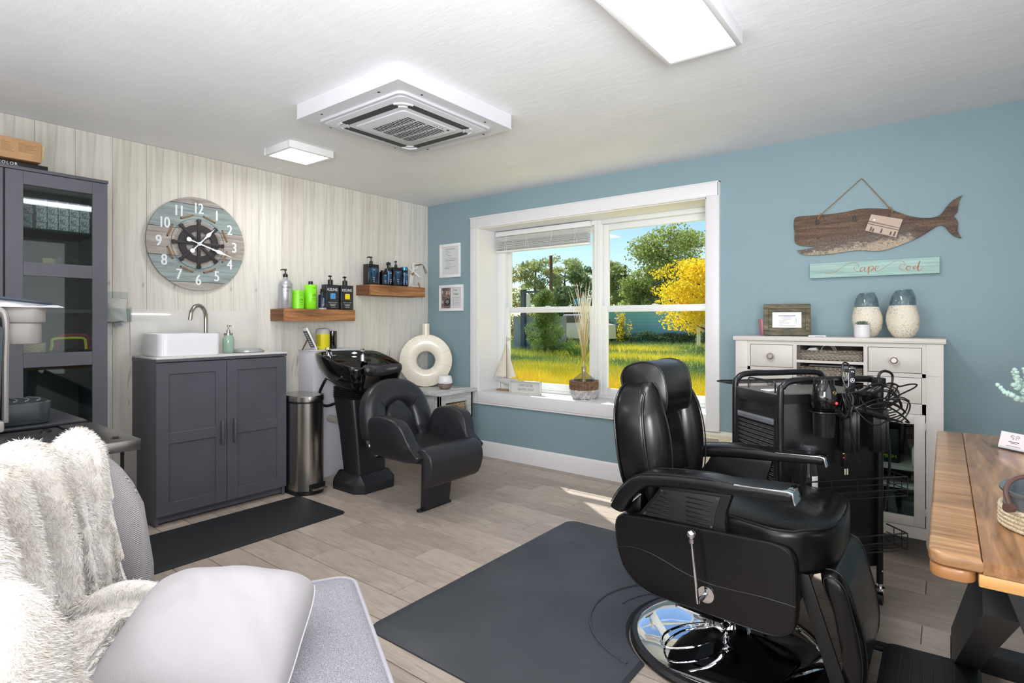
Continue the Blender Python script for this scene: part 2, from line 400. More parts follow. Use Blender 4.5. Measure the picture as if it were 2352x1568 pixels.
def window(n, x0, x1, sl, sr):
    # double hung unit, sashes between the frame jambs
    z0, z1 = WZ0, WZ1 - 0.012; gy = 0.30
    b = B(); f = 0.034
    b.box(x0, x0 + sl, 0.262, 0.34, z0, z1, bv=0.002); b.box(x1 - sr, x1, 0.262, 0.34, z0, z1, bv=0.002)
    b.box(x0 + sl, x1 - sr, 0.262, 0.34, z1 - f, z1, bv=0.002); b.box(x0 + sl, x1 - sr, 0.262, 0.34, z0, z0 + 0.022, bv=0.002)
    b.box(x0 + sl, x0 + sl + 0.004, 0.275, 0.283, z0, z1); b.box(x1 - sr - 0.004, x1 - sr, 0.275, 0.283, z0, z1)
    w = struct('window_%d' % n, b, white_vinyl)
    a0, a1 = x0 + sl, x1 - sr
    def sash(za, zb, ya, yb, st, top, bot):
        q = B()
        q.box(a0, a0 + st, ya, yb, za, zb, bv=0.003); q.box(a1 - st, a1, ya, yb, za, zb, bv=0.003)
        q.box(a0 + st, a1 - st, ya, yb, zb - top, zb, bv=0.003); q.box(a0 + st, a1 - st, ya, yb, za, za + bot, bv=0.003)
        s = part('sash', q, white_vinyl, w)
        q = B(); m = (ya + yb) / 2; q.box(a0 + st, a1 - st, m - 0.002, m + 0.002, za + bot, zb - top)
        part('pane', q, glass, s)
    sash(1.272, z1 - f, 0.305, 0.335, 0.045, 0.05, 0.038)
    sash(z0 + 0.022, 1.318, 0.272, 0.302, 0.052, 0.05, 0.058)
    q = B(); q.box((a0 + a1) / 2 - 0.02, (a0 + a1) / 2 + 0.02, 0.275, 0.3, 1.318, 1.326, bv=0.002); part('sash_lock', q, white_vinyl, w)
    return w
window(1, WX0 + 0.012, 1.700, 0.075, 0.022)
window(2, 1.700, WX1 - 0.012, 0.04, 0.03)
# blind raised in the left half
bl = thing('window_blind', 'white slatted blind pulled up at the top of the left window half', 'blind', (1.15, 0.24, 1.82))
b = B(); b.box(0.668, 1.66, 0.215, 0.262, 1.968, 2.012, bv=0.003); part('head_rail', b, white_vinyl, bl, w=1)
q = B(); q.box(-0.485, 0.485, -0.024, 0.024, -0.0012, 0.0012, bv=0.0008, seg=1); sl = q.mesh('slat'); sl.materials.append(white_vinyl)
zs = [1.952, 1.941, 1.925, 1.917, 1.909, 1.901, 1.894, 1.887, 1.880, 1.874, 1.867, 1.860, 1.853, 1.847]
for i, z in enumerate(zs):
    o = bpy.data.objects.new('slat', sl); COL.objects.link(o); o.parent = bl; o.location = (1.163 - 1.15 - (0.0 if i % 3 else 0.003), 0.24 - 0.24, z - 1.82)
    o.rotation_euler = (math.radians(-24 if i < 3 else random.uniform(-12, -2)), math.radians(random.uniform(-0.15, 0.15)), 0)
b = B(); b.box(0.672, 1.652, 0.216, 0.262, 1.822, 1.838, bv=0.002); part('bottom_rail', b, white_vinyl, bl, w=1)
b = B()
for x in (0.78, 1.02, 1.28, 1.52):
    b.tube([(x, 0.212, 1.97), (x + 0.004, 0.21, 1.9), (x - 0.003, 0.209, 1.87), (x + 0.002, 0.212, 1.83)], 0.0012, 5)
    b.tube([(x + 0.02, 0.212, 1.97), (x + 0.012, 0.208, 1.89), (x + 0.025, 0.207, 1.87), (x + 0.02, 0.212, 1.83)], 0.001, 5)
part('cord', b, white_pl, bl, w=1)

# ---------------------------------------------------------------- ceiling things
def panel(name, x0, x1, y0, y1, lab, h=0.055):
    t = thing(name, lab, 'ceiling light', ((x0 + x1) / 2, (y0 + y1) / 2, CH - h))
    q = B(); e = 0.022
    q.box(x0, x0 + e, y0, y1, CH - h, CH, bv=0.002); q.box(x1 - e, x1, y0, y1, CH - h, CH, bv=0.002)
    q.box(x0 + e, x1 - e, y0, y0 + e, CH - h, CH, bv=0.002); q.box(x0 + e, x1 - e, y1 - e, y1, CH - h, CH, bv=0.002)
    part('frame', q, white_pl, t, w=1)
    q = B(); q.box(x0 + e, x1 - e, y0 + e, y1 - e, CH - h + 0.006, CH - h + 0.012); part('diffuser', q, lamp_m, t, w=1)
panel('ceiling_light', 3.045, 3.345, -2.76, -1.555, 'long rectangular white panel light lit at the upper right of the ceiling')
panel('ceiling_light', 0.495, 0.80, -1.915, -1.605, 'small square white panel light lit on the ceiling beside the air conditioner', 0.045)
ac = thing('air_conditioner', 'white square cassette air conditioner boxed out below the ceiling', 'air conditioner', (1.72, -1.79, 2.2))
AX0, AX1, AY0, AY1, AZ = 1.335, 2.112, -2.19, -1.405, 2.222
b = B(); b.box(AX0, AX1, AY0, AY1, AZ + 0.004, CH); b.box(AX0 - 0.003, AX1 + 0.003, AY0 - 0.003, AY1 + 0.003, AZ, AZ + 0.004); part('housing', b, Mt('housing_white', (204, 204, 209), 0.5), ac, w=1)
cx, cy = (AX0 + AX1) / 2 + 0.0, (AY0 + AY1) / 2
ac_m = Mt('ac_white', (196, 196, 201), 0.45).m
b = B()
def ringplate(b, o, i, z0, z1):   # plate with a square hole
    b.box(cx - o, cx - i, cy - o, cy + o, z0, z1); b.box(cx + i, cx + o, cy - o, cy + o, z0, z1); b.box(cx - i, cx + i, cy - o, cy - i, z0, z1); b.box(cx - i, cx + i, cy + i, cy + o, z0, z1)
b.prism(rrect(cx - 0.32, cx + 0.32, cy - 0.32, cy + 0.32, 0.035), 'z', AZ - 0.012, AZ)
b.prism(rrect(cx - 0.305, cx + 0.305, cy - 0.305, cy + 0.305, 0.035), 'z', AZ - 0.018, AZ - 0.012, bv=0.004)
part('face_panel', b, ac_m, ac, w=1)
b = B(); b.prism(rrect(cx - 0.187, cx + 0.187, cy - 0.187, cy + 0.187, 0.02), 'z', AZ - 0.025, AZ - 0.018, bv=0.003)
gr = part('intake_grille', b, ac_m, ac, w=1)
slot_m = Mt('slot_shadow', (62, 62, 66), 0.7).m
q = B()
for c in range(4):
    for i in range(15):
        x = cx - 0.125 + i * 0.0185; y = cy - 0.118 + c * 0.068
        q.box(x - 0.0045, x + 0.0045, y, y + 0.054, AZ - 0.0262, AZ - 0.025)
part('grille_slot', q, slot_m, gr, w=1, kind='stuff')
for k in range(4):
    M = Matrix.Translation((cx, cy, 0)) @ Matrix.Rotation(k * PI / 2, 4, 'Z')
    q = B(); q.box(-0.2, 0.2, 0.218, 0.262, AZ - 0.0192, AZ - 0.018, M=M)
    v = part('air_outlet', q, slot_m, ac, w=1)
    q = B(); q.box(-0.195, 0.195, 0.216, 0.256, -0.002, 0.002, bv=0.001, M=M @ Matrix.Translation((0, 0.002 if k % 2 else 0, AZ - 0.022)) @ Matrix.Rotation(0.12, 4, 'X'))
    if k in (0, 3): part('flap', q, ac_m, v, w=1)
    q = B(); a = [(0.262 * math.cos(t), 0.262 * math.sin(t)) for t in ()]
    q.tube([(-0.262, 0.195, AZ - 0.019), (-0.25, 0.235, AZ - 0.02), (-0.235, 0.25, AZ - 0.02), (-0.205, 0.262, AZ - 0.019)], 0.006, 6, M=M, sm=4)
    q.tube([(-0.225, 0.195, AZ - 0.019), (-0.215, 0.215, AZ - 0.02), (-0.195, 0.225, AZ - 0.019)], 0.005, 6, M=M, sm=4); part('corner_trim', q, ac_m, ac, w=1)
b = B()
for sx in (-1, 1):
    for sy in (-1, 1):
        b.cyl((cx + sx * 0.35, cy + sy * 0.22, AZ - 0.002), (cx + sx * 0.35, cy + sy * 0.22, AZ), 0.006, n=8); b.cyl((cx + sx * 0.22, cy + sy * 0.36, AZ - 0.002), (cx + sx * 0.22, cy + sy * 0.36, AZ), 0.006, n=8)
part('screw', b, slot_m, ac, w=1)
b = B(); b.cyl((cx + 0.163, cy + 0.14, AZ - 0.0265), (cx + 0.163, cy + 0.14, AZ - 0.025), 0.008, n=12)
for i in range(4): b.cyl((cx + 0.163, cy + 0.04 + i * 0.02, AZ - 0.0262), (cx + 0.163, cy + 0.04 + i * 0.02, AZ - 0.025), 0.003, n=8)
part('sensor', b, slot_m, ac, w=1)
# ================================================================ LEFT WALL FURNITURE
def shaker(x, y0, y1, z0, z1, st, panels, parent, m, name='door', rails=None, glassy=False, th=0.02):
    """door on a plane facing +X between y0..y1; panels = list of (z0,z1) openings"""
    b = B(); b.box(x - th, x, y0, y0 + st, z0, z1, bv=0.0012, seg=1); b.box(x - th, x, y1 - st, y1, z0, z1, bv=0.0012, seg=1)
    zz = [z0] + [v for p in panels for v in p] + [z1]
    for i in range(0, len(zz), 2): b.box(x - th, x - 0.0006, y0 + st, y1 - st, zz[i], zz[i + 1], bv=0.0012, seg=1)
    d = part(name, b, m, parent, w=1)
    for p in panels:
        q = B()
        if glassy: q.box(x - 0.012, x - 0.008, y0 + st, y1 - st, p[0], p[1]); part('pane', q, cab_glass, d, w=1)
        else: q.box(x - th, x - 0.009, y0 + st, y1 - st, p[0], p[1]); part('door_panel', q, m, d, w=1)
    return d
cab_glass = thin_glass('cabinet_glass', (226, 234, 231), 0.035)
# --- tall glazed cabinet
X, Y0, Y1, Z0, Z1 = 0.43, -3.575, -2.742, 0.0, 1.94
tc = thing('display_cabinet', 'tall dark grey cabinet with glazed door at the left edge', 'cabinet', (0.215, -3.16, 0))
b = B(); b.box(0, X - 0.022, Y0, Y0 + 0.018, 0, Z1 - 0.016); b.box(0, X - 0.022, Y1 - 0.018, Y1, 0, Z1 - 0.016); b.box(0, X - 0.022, -3.17, -3.152, 0.05, Z1 - 0.016)
b.box(0.002, 0.01, Y0, Y1, 0, Z1 - 0.016); b.box(0, X - 0.022, Y0, Y1, 0.04, 0.06); part('carcass', b, cab_m, tc, w=1)
b = B(); b.box(0, X, Y0 - 0.004, Y1 + 0.004, Z1 - 0.016, Z1, bv=0.002); part('top_board', b, cab_m, tc, w=1)
op = [(0.08, 0.51), (0.58, 0.966), (1.035, 1.415), (1.482, 1.857)]
dr = shaker(X, -3.152, Y1, 0.05, Z1 - 0.019, 0.066, op, tc, cab_m, glassy=True)
shaker(X, Y0, -3.16, 0.05, Z1 - 0.019, 0.066, op, tc, cab_m, glassy=True)
sh_gl = thin_glass('shelf_glass', (150, 176, 170), 0.05)
b = B()
for z in (1.648, 1.03): b.box(0.012, X - 0.03, -3.15, Y1 - 0.02, z, z + 0.006)
part('glass_shelf', b, sh_gl, tc, w=1)
b = B()
for z in (1.452, 1.235, 0.975, 0.53): b.box(0.012, X - 0.03, -3.15, Y1 - 0.02, z, z + 0.018)
part('shelf', b, cab_dark, tc, w=1)
# contents: little product boxes on the glass shelf
grp = 'small boxes of hair colour on the cabinet top shelf'
pb = B(); pb.box(-0.03, 0.03, -0.0215, 0.0215, 0, 0.044, bv=0.001, seg=1)
pm = pb.mesh('colour_box'); silver_box = Mt('silver_box', (196, 198, 204), 0.45); silver_box.vary((112, 114, 126), (60, 120, 90), 0.4, 0.6, 3); pm.materials.append(silver_box.m)
pb = B(); pb.box(-0.03, 0.03, -0.0215, 0.0215, 0, 0.03, bv=0.001, seg=1); pb.box(0.0301, 0.0305, 0.014, 0.0205, 0.002, 0.028, mi=1)
pm2 = pb.mesh('colour_box'); pm2.materials.append(Mt('violet_box', (128, 128, 176), 0.45).m); pm2.materials.append(paper_m)
for r_ in range(4):
    for c in range(8):
        yy = -3.125 + c * 0.0455; zz_ = 1.6545 + r_ * 0.045
        if r_ == 3: me, zz_ = pm2, 1.6545 + 0.135
        else: me = pm
        o = bpy.data.objects.new('colour_box', me); COL.objects.link(o); o.location = (0.27 + random.uniform(-0.004, 0.004) - (0.0 if c > 2 else 0.05), yy, zz_)
        o['category'] = 'box'; o['group'] = grp if r_ < 3 else 'violet boxes on the cabinet top shelf'
        cw_ = ('leftmost', 'second from left', 'third from left', 'fourth from left', 'fifth from left', 'third from right', 'second from right', 'rightmost')[c]
        o['label'] = ('small silver colour box, %s in the %s row of the glazed cabinet' % (cw_, ('bottom', 'middle', 'upper')[r_])) if r_ < 3 else 'small violet box, %s on top of the silver boxes' % cw_
kraft = Mt('kraft_card', (178, 140, 102), 0.75).vary((168, 130, 92), 9).m
kraft_lt = Mt('pale_card', (196, 172, 128), 0.75).m
for i, (y, z, lab) in enumerate(((-2.955, 1.4705, 'small tan box at the bottom of two stacked in the glazed cabinet'), (-2.945, 1.497, 'small tan box on top of another in the glazed cabinet'), (-3.03, 1.4705, 'flat tan box lying left of the stacked pair in the glazed cabinet'))):
    b = B(); b.box(0.2, 0.24, y - 0.027, y + 0.027, z, z + (0.026 if i < 2 else 0.014), bv=0.001); solo('small_box', b, kraft_lt, lab, 'box')
cl_m = thin_glass('clear_plastic', (246, 249, 249), 0.03)
b = B(); b.box(0.12, 0.35, -2.93, -2.775, 1.4705, 1.477)
for y in (-2.93, -2.777): b.box(0.12, 0.35, y, y + 0.002, 1.477, 1.52)
for x in (0.12, 0.348): b.box(x, x + 0.002, -2.93, -2.775, 1.477, 1.52)
solo('clear_tray', b, cl_m, 'clear plastic organiser tray right of the tan boxes in the cabinet', 'tray')
# rattan basket and hair bands on the next shelf
rat = wood('rattan', (196, 170, 128), (216, 192, 152), (130, 100, 66), 1, 1.5, 0.7)
def basket(name, x0, x1, y0, y1, z0, z1, m, lab, cat='basket', rows=6, step=0.014, rad=0.0045):
    t = thing(name, lab, cat, ((x0 + x1) / 2, (y0 + y1) / 2, z0))
    q = B(); e = 0.006
    q.box(x0 + e, x1 - e, y0 + e, y0 + e * 2, z0, z1 - 0.004); q.box(x0 + e, x1 - e, y1 - e * 2, y1 - e, z0, z1 - 0.004); q.box(x0 + e, x0 + 2 * e, y0 + e, y1 - e, z0, z1 - 0.004); q.box(x1 - 2 * e, x1 - e, y0 + e, y1 - e, z0, z1 - 0.004); q.box(x0 + e, x1 - e, y0 + e, y1 - e, z0, z0 + 0.006)
    part('body', q, m, t, w=1)
    q = B(); h = (z1 - z0) / rows
    def side(p, d, L, nrm):
        n = max(2, int(L / step))
        for r_ in range(rows):
            pts = []
            for i in range(n + 1):
                s_ = (1 if (i + r_) % 2 else -1) * rad * 0.9
                pts.append((p[0] + d[0] * L * i / n + nrm[0] * s_, p[1] + d[1] * L * i / n + nrm[1] * s_, z0 + h * (r_ + 0.5) + (0.15 * h * ((i % 3) - 1))))
            q.tube(pts, h * 0.46, 5)
    side((x0, y0 + e), (1, 0), x1 - x0, (0, 1)); side((x0, y1 - e), (1, 0), x1 - x0, (0, 1)); side((x0 + e, y0), (0, 1), y1 - y0, (1, 0)); side((x1 - e, y0), (0, 1), y1 - y0, (1, 0))
    part('weave', q, m, t, w=1)
    return t
basket('woven_basket', 0.16, 0.36, -3.14, -2.985, 1.0365, 1.085, rat, 'natural woven tray basket behind the coffee maker in the cabinet')
for nm, c, y0, y1, z, lab in (('hair_band', (222, 214, 40), -2.945, -2.795, 1.098, 'yellow plastic hair band on the cabinet shelf'), ('hair_band', (206, 52, 92), -2.905, -2.765, 1.112, 'pink plastic hair band behind the yellow one')):
    b = B(); xx = 0.27 if c[0] > 210 and c[1] > 100 else 0.2
    b.tube([(xx, y0, 1.04), (xx, y0 + 0.006, 1.07), (xx, y0 + 0.01, z), (xx, (y0 + y1) / 2, z + 0.006), (xx, y1 - 0.01, z + 0.003), (xx, y1, 1.075), (xx, y1 + 0.002, 1.042)], 0.007, 6, sm=4)
    solo(nm, b, Mt('band', c, 0.35).m, lab, 'hair band')
def pump_top(b, z, s=1.0, a=PI, mi=0, big=1.0):   # pump dispenser rising from z, spout towards angle a
    b.cyl((0, 0, z), (0, 0, z + 0.022 * s), 0.0125 * s * big, n=16, mi=mi); b.cyl((0, 0, z + 0.022 * s), (0, 0, z + 0.028 * s), 0.0085 * s, n=12, mi=mi)
    b.cyl((0, 0, z + 0.026 * s), (0, 0, z + 0.05 * s), 0.0042 * s, n=10, mi=mi)
    c, q = math.cos(a), math.sin(a)
    b.cyl((0, 0, z + 0.046 * s), (0, 0, z + 0.056 * s), 0.009 * s, 0.0095 * s, n=12, mi=mi)
    b.tube([(-c * 0.008 * s, -q * 0.008 * s, z + 0.053 * s), (c * 0.012 * s, q * 0.012 * s, z + 0.054 * s), (c * 0.026 * s, q * 0.026 * s, z + 0.052 * s), (c * 0.031 * s, q * 0.031 * s, z + 0.046 * s)], [0.006 * s, 0.005 * s, 0.004 * s, 0.003 * s], 8, mi=mi, sm=3)
for i, (y, z, h, lab) in enumerate(((-3.09, 0.549, 0.15, 'dark jar left on the lower shelf of the glazed cabinet'), (-3.0, 0.549, 0.16, 'dark jar right of the other on the lower cabinet shelf'))):
    b = B(); b.lathe([(0.0, 0), (0.036, 0.003), (0.036, h - 0.04), (0.03, h - 0.03), (0.034, h - 0.028), (0.034, h), (0, h)], (0.28, y, z)); solo('jar', b, Mt('brown_jar', (48, 36, 36), 0.25).m, lab, 'jar')
# kraft box and flat colour chart on top
cb = thing('cardboard_box', 'brown cardboard box with printed lines on top of the tall cabinet', 'box', (0.33, -3.09, 1.963))
b = B(); b.box(0.24, 0.385, -3.168, -3.008, 1.983, 2.083, bv=0.0015); part('body', b, kraft, cb, w=1)
b = B(); b.prism([(-3.006, 2.0), (-2.997, 2.005), (-2.996, 2.035), (-3.0, 2.05), (-2.993, 2.058), (-2.994, 2.07), (-3.006, 2.072)], 'x', 0.37, 0.373); part('flap', b, kraft_lt, cb, w=1)
b = B()
for i in range(9):
    for y0, L in ((-3.16, 0.05), (-3.095, 0.075)):
        if i % 9 == 8 and y0 > -3.1: continue
        b.box(0.3851, 0.3855, y0, y0 + L * random.uniform(0.35, 1) * (0.4 if i == 0 else 1), 2.062 - i * 0.0058, 2.0632 - i * 0.0058)
part('printed_lines', b, Mt('brown_print', (110, 80, 52), 0.8).m, cb, w=1)
bk = thing('colour_chart', 'black flat colour chart book under the cardboard box', 'book', (0.3, -3.15, 1.9405))
b = B(); b.box(0.17, 0.4, -3.38, -2.985, 1.942, 1.966, bv=0.002); part('cover', b, black_pl, bk, w=1)
b = B(); addme(b, text_mesh('MI COLOR', 0.019, FX((0.4004, -3.155, 1.9475)), spacing=1.25, align='CENTER')); part('lettering', b, white_print, bk, w=1)

# --- sink cabinet
X, Y0, Y1 = 0.37, -2.488, -1.686
sc = thing('sink_cabinet', 'dark grey two door cabinet carrying the white basin', 'cabinet', (0.18, -2.09, 0))
b = B(); b.box(0, X - 0.022, Y0, Y0 + 0.018, 0, 0.953); b.box(0, X - 0.022, Y1 - 0.018, Y1, 0, 0.953); b.box(0.0, 0.01, Y0, Y1, 0.05, 0.953); b.box(0, X - 0.03, Y0, Y1, 0.05, 0.068)
b.box(X - 0.06, X - 0.04, Y0, Y1, 0.012, 0.055); part('carcass', b, cab_m, sc, w=1)
b = B(); b.box(0, X + 0.002, Y0 - 0.003, Y1 + 0.003, 0.953, 0.97, bv=0.002); part('top_board', b, cab_m, sc, w=1)
b = B(); b.box(0.001, X + 0.006, Y0 - 0.002, Y1 + 0.006, 0.9702, 0.9812, bv=0.002); part('countertop', b, Mt('white_stone', (206, 202, 200), 0.25).m, sc, w=1)
for y0, y1, hy in ((Y0, -2.0895, -2.123), (-2.0865, Y1, -2.045)):
    d = shaker(X, y0, y1, 0.06, 0.949, 0.066, [(0.13, 0.474), (0.538, 0.882)], sc, cab_m)
    b = B(); b.box(X, X + 0.028, hy - 0.007, hy + 0.007, 0.425, 0.575, bv=0.004); part('handle', b, cab_m, d, w=1)
b = B(); b.box(0.001, 0.006, -2.5, -1.699, 0.9815, 1.264, bv=0.001); solo('splashback', b, Mt('clear_splashback', (208, 205, 200), 0.08, coat=0.3).m, 'glossy off white splashback panel behind the basin', 'splashback')
sk = thing('basin', 'white rectangular vessel basin on the dark sink cabinet', 'sink', (0.19, -2.285, 0.9814))
def rr3(x0, x1, y0, y1, r, z, n=5): return [(p[0], p[1], z) for p in rrect(x0, x1, y0, y1, r, n)]
b = B(); x0, x1, y0, y1 = 0.045, 0.345, -2.462, -2.108
b.loft([rr3(x0 + 0.006, x1 - 0.006, y0 + 0.006, y1 - 0.006, 0.04, 0.9815), rr3(x0 + 0.001, x1 - 0.001, y0 + 0.001, y1 - 0.001, 0.045, 0.988), rr3(x0, x1, y0, y1, 0.045, 1.112), rr3(x0 + 0.001, x1 - 0.001, y0 + 0.001, y1 - 0.001, 0.045, 1.1165),
        rr3(x0 + 0.008, x1 - 0.008, y0 + 0.008, y1 - 0.008, 0.038, 1.1165), rr3(x0 + 0.01, x1 - 0.01, y0 + 0.01, y1 - 0.01, 0.037, 1.11), rr3(x0 + 0.02, x1 - 0.02, y0 + 0.02, y1 - 0.02, 0.03, 1.01), rr3(x0 + 0.05, x1 - 0.05, y0 + 0.05, y1 - 0.05, 0.03, 1.0)])
part('bowl', b, white_gloss, sk, w=1)
b = B(); b.cyl((0.2, -2.28, 0.9995), (0.2, -2.28, 1.004), 0.022); part('drain', b, chrome, sk, w=1)
fc = thing('faucet', 'brushed nickel gooseneck faucet rising behind the basin', 'faucet', (0.075, -2.09, 0.9814))
b = B(); b.cyl((0.075, -2.088, 0.9815), (0.075, -2.088, 1.0), 0.024); part('base', b, nickel, fc, w=1)
b = B(); pts = [(0.075, -2.088, 0.99), (0.075, -2.088, 1.1), (0.075, -2.088, 1.2)] + [(0.075 + 0.036 * (1 - math.cos(a)), -2.088 - 0.062 * (1 - math.cos(a)), 1.22 + 0.075 * math.sin(a)) for a in [i * PI * 0.92 / 12 for i in range(1, 13)]]
pts.append((pts[-1][0] + 0.003, pts[-1][1] - 0.006, 1.2)); b.tube(pts, 0.0125, 14); b.cyl((0.075, -2.088, 1.1), (0.075, -2.088, 1.112), 0.016); part('spout', b, nickel, fc, w=1)
b = B(); b.cyl((0.075, -2.075, 1.035), (0.095, -2.03, 1.035), 0.012); b.cyl((0.1, -2.035, 1.03), (0.1, -2.03, 1.12), 0.006, 0.005, n=12); part('lever', b, nickel, fc, w=1)
so = thing('soap_dispenser', 'green glass jar soap dispenser with steel pump right of the basin', 'soap dispenser', (0.17, -1.985, 0.9814))
b = B(); b.lathe([(0, 0), (0.03, 0.001), (0.035, 0.008), (0.036, 0.085), (0.033, 0.102), (0.026, 0.112), (0.026, 0.12), (0, 0.12)], (0, 0, 0)); part('jar', b, Mt('soap_green', (170, 200, 180), 0.12, trans=0.35, coat=0.4).m, so)
b = B(); b.cyl((0, 0, 0.12), (0, 0, 0.132), 0.027); pump_top(b, 0.13, 0.95, 0.9); part('pump', b, nickel, so)
ks = thing('kitchen_scale', 'small silver digital scale on the sink cabinet', 'scale', (0.2, -1.865, 0.9814))
b = B(); b.loft([[(p[0], p[1], z) for p in superell(0, 0, a, c, 3.2, 32)] for a, c, z in ((0.08, 0.09, 0.0), (0.085, 0.095, 0.006), (0.08, 0.09, 0.014), (0.06, 0.068, 0.026), (0.05, 0.056, 0.028))]); part('body', b, Mt('silver_plastic', (168, 170, 172), 0.3, metal=0.5).m, ks)
b = B(); b.box(0.052, 0.078, -0.03, 0.022, 0.0215, 0.024, M=Matrix.Translation((0.012, 0, 0.003)) @ Matrix.Rotation(0.5, 4, 'Y')); part('display', b, Mt('lcd', (60, 66, 68), 0.2).m, ks)
# --- paper roll / bag holder on the wall
ph = thing('paper_holder', 'clear acrylic wall holder with crumpled paper left of the basin', 'wall holder', (0.03, -2.56, 1.2))
b = B(); b.box(0.0015, 0.004, -2.66, -2.51, 1.19, 1.37); b.box(0.06, 0.063, -2.66, -2.51, 1.19, 1.27); b.box(0.0015, 0.063, -2.66, -2.51, 1.186, 1.19); b.box(0.0015, 0.063, -2.513, -2.51, 1.19, 1.28); part('holder', b, cl_m, ph, w=1)
b = B(); rg = []
for k in range(9):
    z = 1.192 + k * 0.017; rg.append([(0.032 + (0.022 + 0.003 * math.sin(3 * a + k * 1.7)) * math.cos(a), -2.585 + (0.055 + 0.004 * math.sin(5 * a + k)) * math.sin(a), z + 0.003 * math.sin(4 * a + k)) for a in [2 * PI * i / 28 for i in range(28)]])
b.loft(rg); part('paper', b, Mt('crumpled_paper', (196, 194, 190), 0.8).bump(60, 0.5, 0.004).m, ph, w=1)
b = B(); b.prism([(-2.6, 1.192), (-2.585, 1.16), (-2.548, 1.165), (-2.56, 1.192)], 'x', 0.03, 0.032); part('paper_tail', b, Mt('grey_paper', (150, 150, 152), 0.8).m, ph, w=1)
# --- wall clock
ck = thing('wall_clock', 'round slatted wooden wall clock with ship wheel centre and white numerals', 'clock', (0.0, -2.113, 1.706))
CR = 0.3085; grey_w = wood('grey_slat', (162, 155, 150), (176, 170, 164), (128, 121, 116), 1, 0.6, 0.6, across=40, along=4); teal_w = wood('teal_slat', (138, 152, 152), (152, 166, 165), (110, 122, 124), 1, 0.6, 0.6, across=40, along=4)
b = B(); b.cyl((0.001, 0, 0), (0.012, 0, 0), CR - 0.003, n=72); part('backing', b, Mt('clock_backing', (60, 52, 46), 0.7).m, ck)
zz = [0.3085, 0.257, 0.092, -0.089, -0.254, -0.3085]
for i in range(5):
    t1, t0 = zz[i] - 0.0015, zz[i + 1] + 0.0015
    def hw(z): return math.sqrt(max(CR * CR - z * z, 0))
    zs_ = [t0 + (t1 - t0) * k / 14 for k in range(15)]
    poly = [(hw(z), z) for z in zs_] + [(-hw(z), z) for z in zs_[::-1]]
    poly = [p for k, p in enumerate(poly) if k == 0 or (Vector(p) - Vector(poly[k - 1])).length > 1e-4]
    b = B(); b.prism(poly, 'x', 0.01, 0.024); part('slat', b, grey_w if i % 2 == 0 else teal_w, ck, label='grey slat' if i % 2 == 0 else 'blue green slat')
num_m = Mt('clock_white', (214, 216, 220), 0.6).m
for k in range(12):
    a = PI / 2 - (k + 1) * PI / 6; R_ = 0.238; b = B()
    for dy in (-0.002, 0.0, 0.002): addme(b, text_mesh(str(k + 1), 0.098, frame_m((0.0246 + dy * 0.05, R_ * math.cos(a) + dy, R_ * math.sin(a) - 0.034), (0, 1, 0), (0, 0, 1)), ext=0.0005, sx=0.76 if k < 9 else 0.7, spacing=0.95))
    part('numeral', b, num_m, ck)
b = B(); b.torus((0.0245, 0, 0), 0.166, 0.0012, 'x', 64, 6); part('wire_ring', b, black_mt, ck)
b = B(); b.cyl((0.0241, 0, 0), (0.0247, 0, 0), 0.147, n=64); part('recess_disc', b, wood('recess_wood', (150, 142, 136), (168, 160, 154), (112, 104, 98), 1, 0.8, 0.7), ck)
b = B(); n = 64
def ann(b, r0, r1, x0, x1, n=64):
    f = lambda r, x: [(x, r * math.cos(2 * PI * i / n), r * math.sin(2 * PI * i / n)) for i in range(n)]
    b.loft([f(r0, x0), f(r1, x0), f(r1, x1), f(r0, x1)], loop=True)
ann(b, 0.083, 0.126, 0.025, 0.036); b.cyl((0.025, 0, 0), (0.037, 0, 0), 0.032, n=32)
for k in range(8):
    M = Matrix.Rotation(k * PI / 4, 4, 'X')
    b.prism([(-0.0095, 0.02), (0.0095, 0.02), (0.0105, 0.135), (0.008, 0.14), (0.014, 0.152), (0.0135, 0.16), (0.007, 0.163), (-0.007, 0.163), (-0.0135, 0.16), (-0.014, 0.152), (-0.008, 0.14), (-0.0105, 0.135)], 'x', 0.0255, 0.0385, bv=0.001, M=M)
part('ship_wheel', b, Mt('dark_wheel', (38, 34, 38), 0.55).m, ck)
hand_m = Mt('hand_white', (222, 224, 228), 0.4).m
def hand(ang, L, w, tail):
    s = L
    pts = [(w * 0.35, 0.012), (w * 0.3, s * 0.35), (w * 0.55, s * 0.42), (w * 0.35, s * 0.46), (w, s * 0.56), (w * 0.9, s * 0.64), (w * 0.3, s * 0.78), (0.001, s)]
    pts = pts + [(-a, c) for a, c in pts[::-1]] + [(-w * 0.25, -tail * 0.45), (-w * 0.5, -tail * 0.5), (-w * 0.2, -tail * 0.58)] + [(0.0155 * math.sin(t) * -1, -tail * 0.8 - 0.0155 * math.cos(t) * -1 * -1 * 1) for t in ()]
    pts += arc2(0, -tail * 0.82, 0.015, 130, 410, 14) + [(w * 0.2, -tail * 0.58), (w * 0.5, -tail * 0.5), (w * 0.25, -tail * 0.45)]
    q = B(); q.prism(pts, 'x', 0, 0.0014, M=Matrix.Translation((0.041 + (0.003 if L > 0.2 else 0), 0, 0)) @ Matrix.Rotation(-math.radians(ang), 4, 'X')); return q
part('hour_hand', hand(42, 0.145, 0.013, 0.08), hand_m, ck, smooth=False); part('minute_hand', hand(109, 0.224, 0.0125, 0.085), hand_m, ck, smooth=False)
b = B(); b.cyl((0.036, 0, 0), (0.049, 0, 0), 0.012, n=20); part('hub', b, hand_m, ck)
rope_m = Mt('jute_rope', (164, 132, 92), 0.9).vary((120, 90, 58), (300, 300, 300)).m
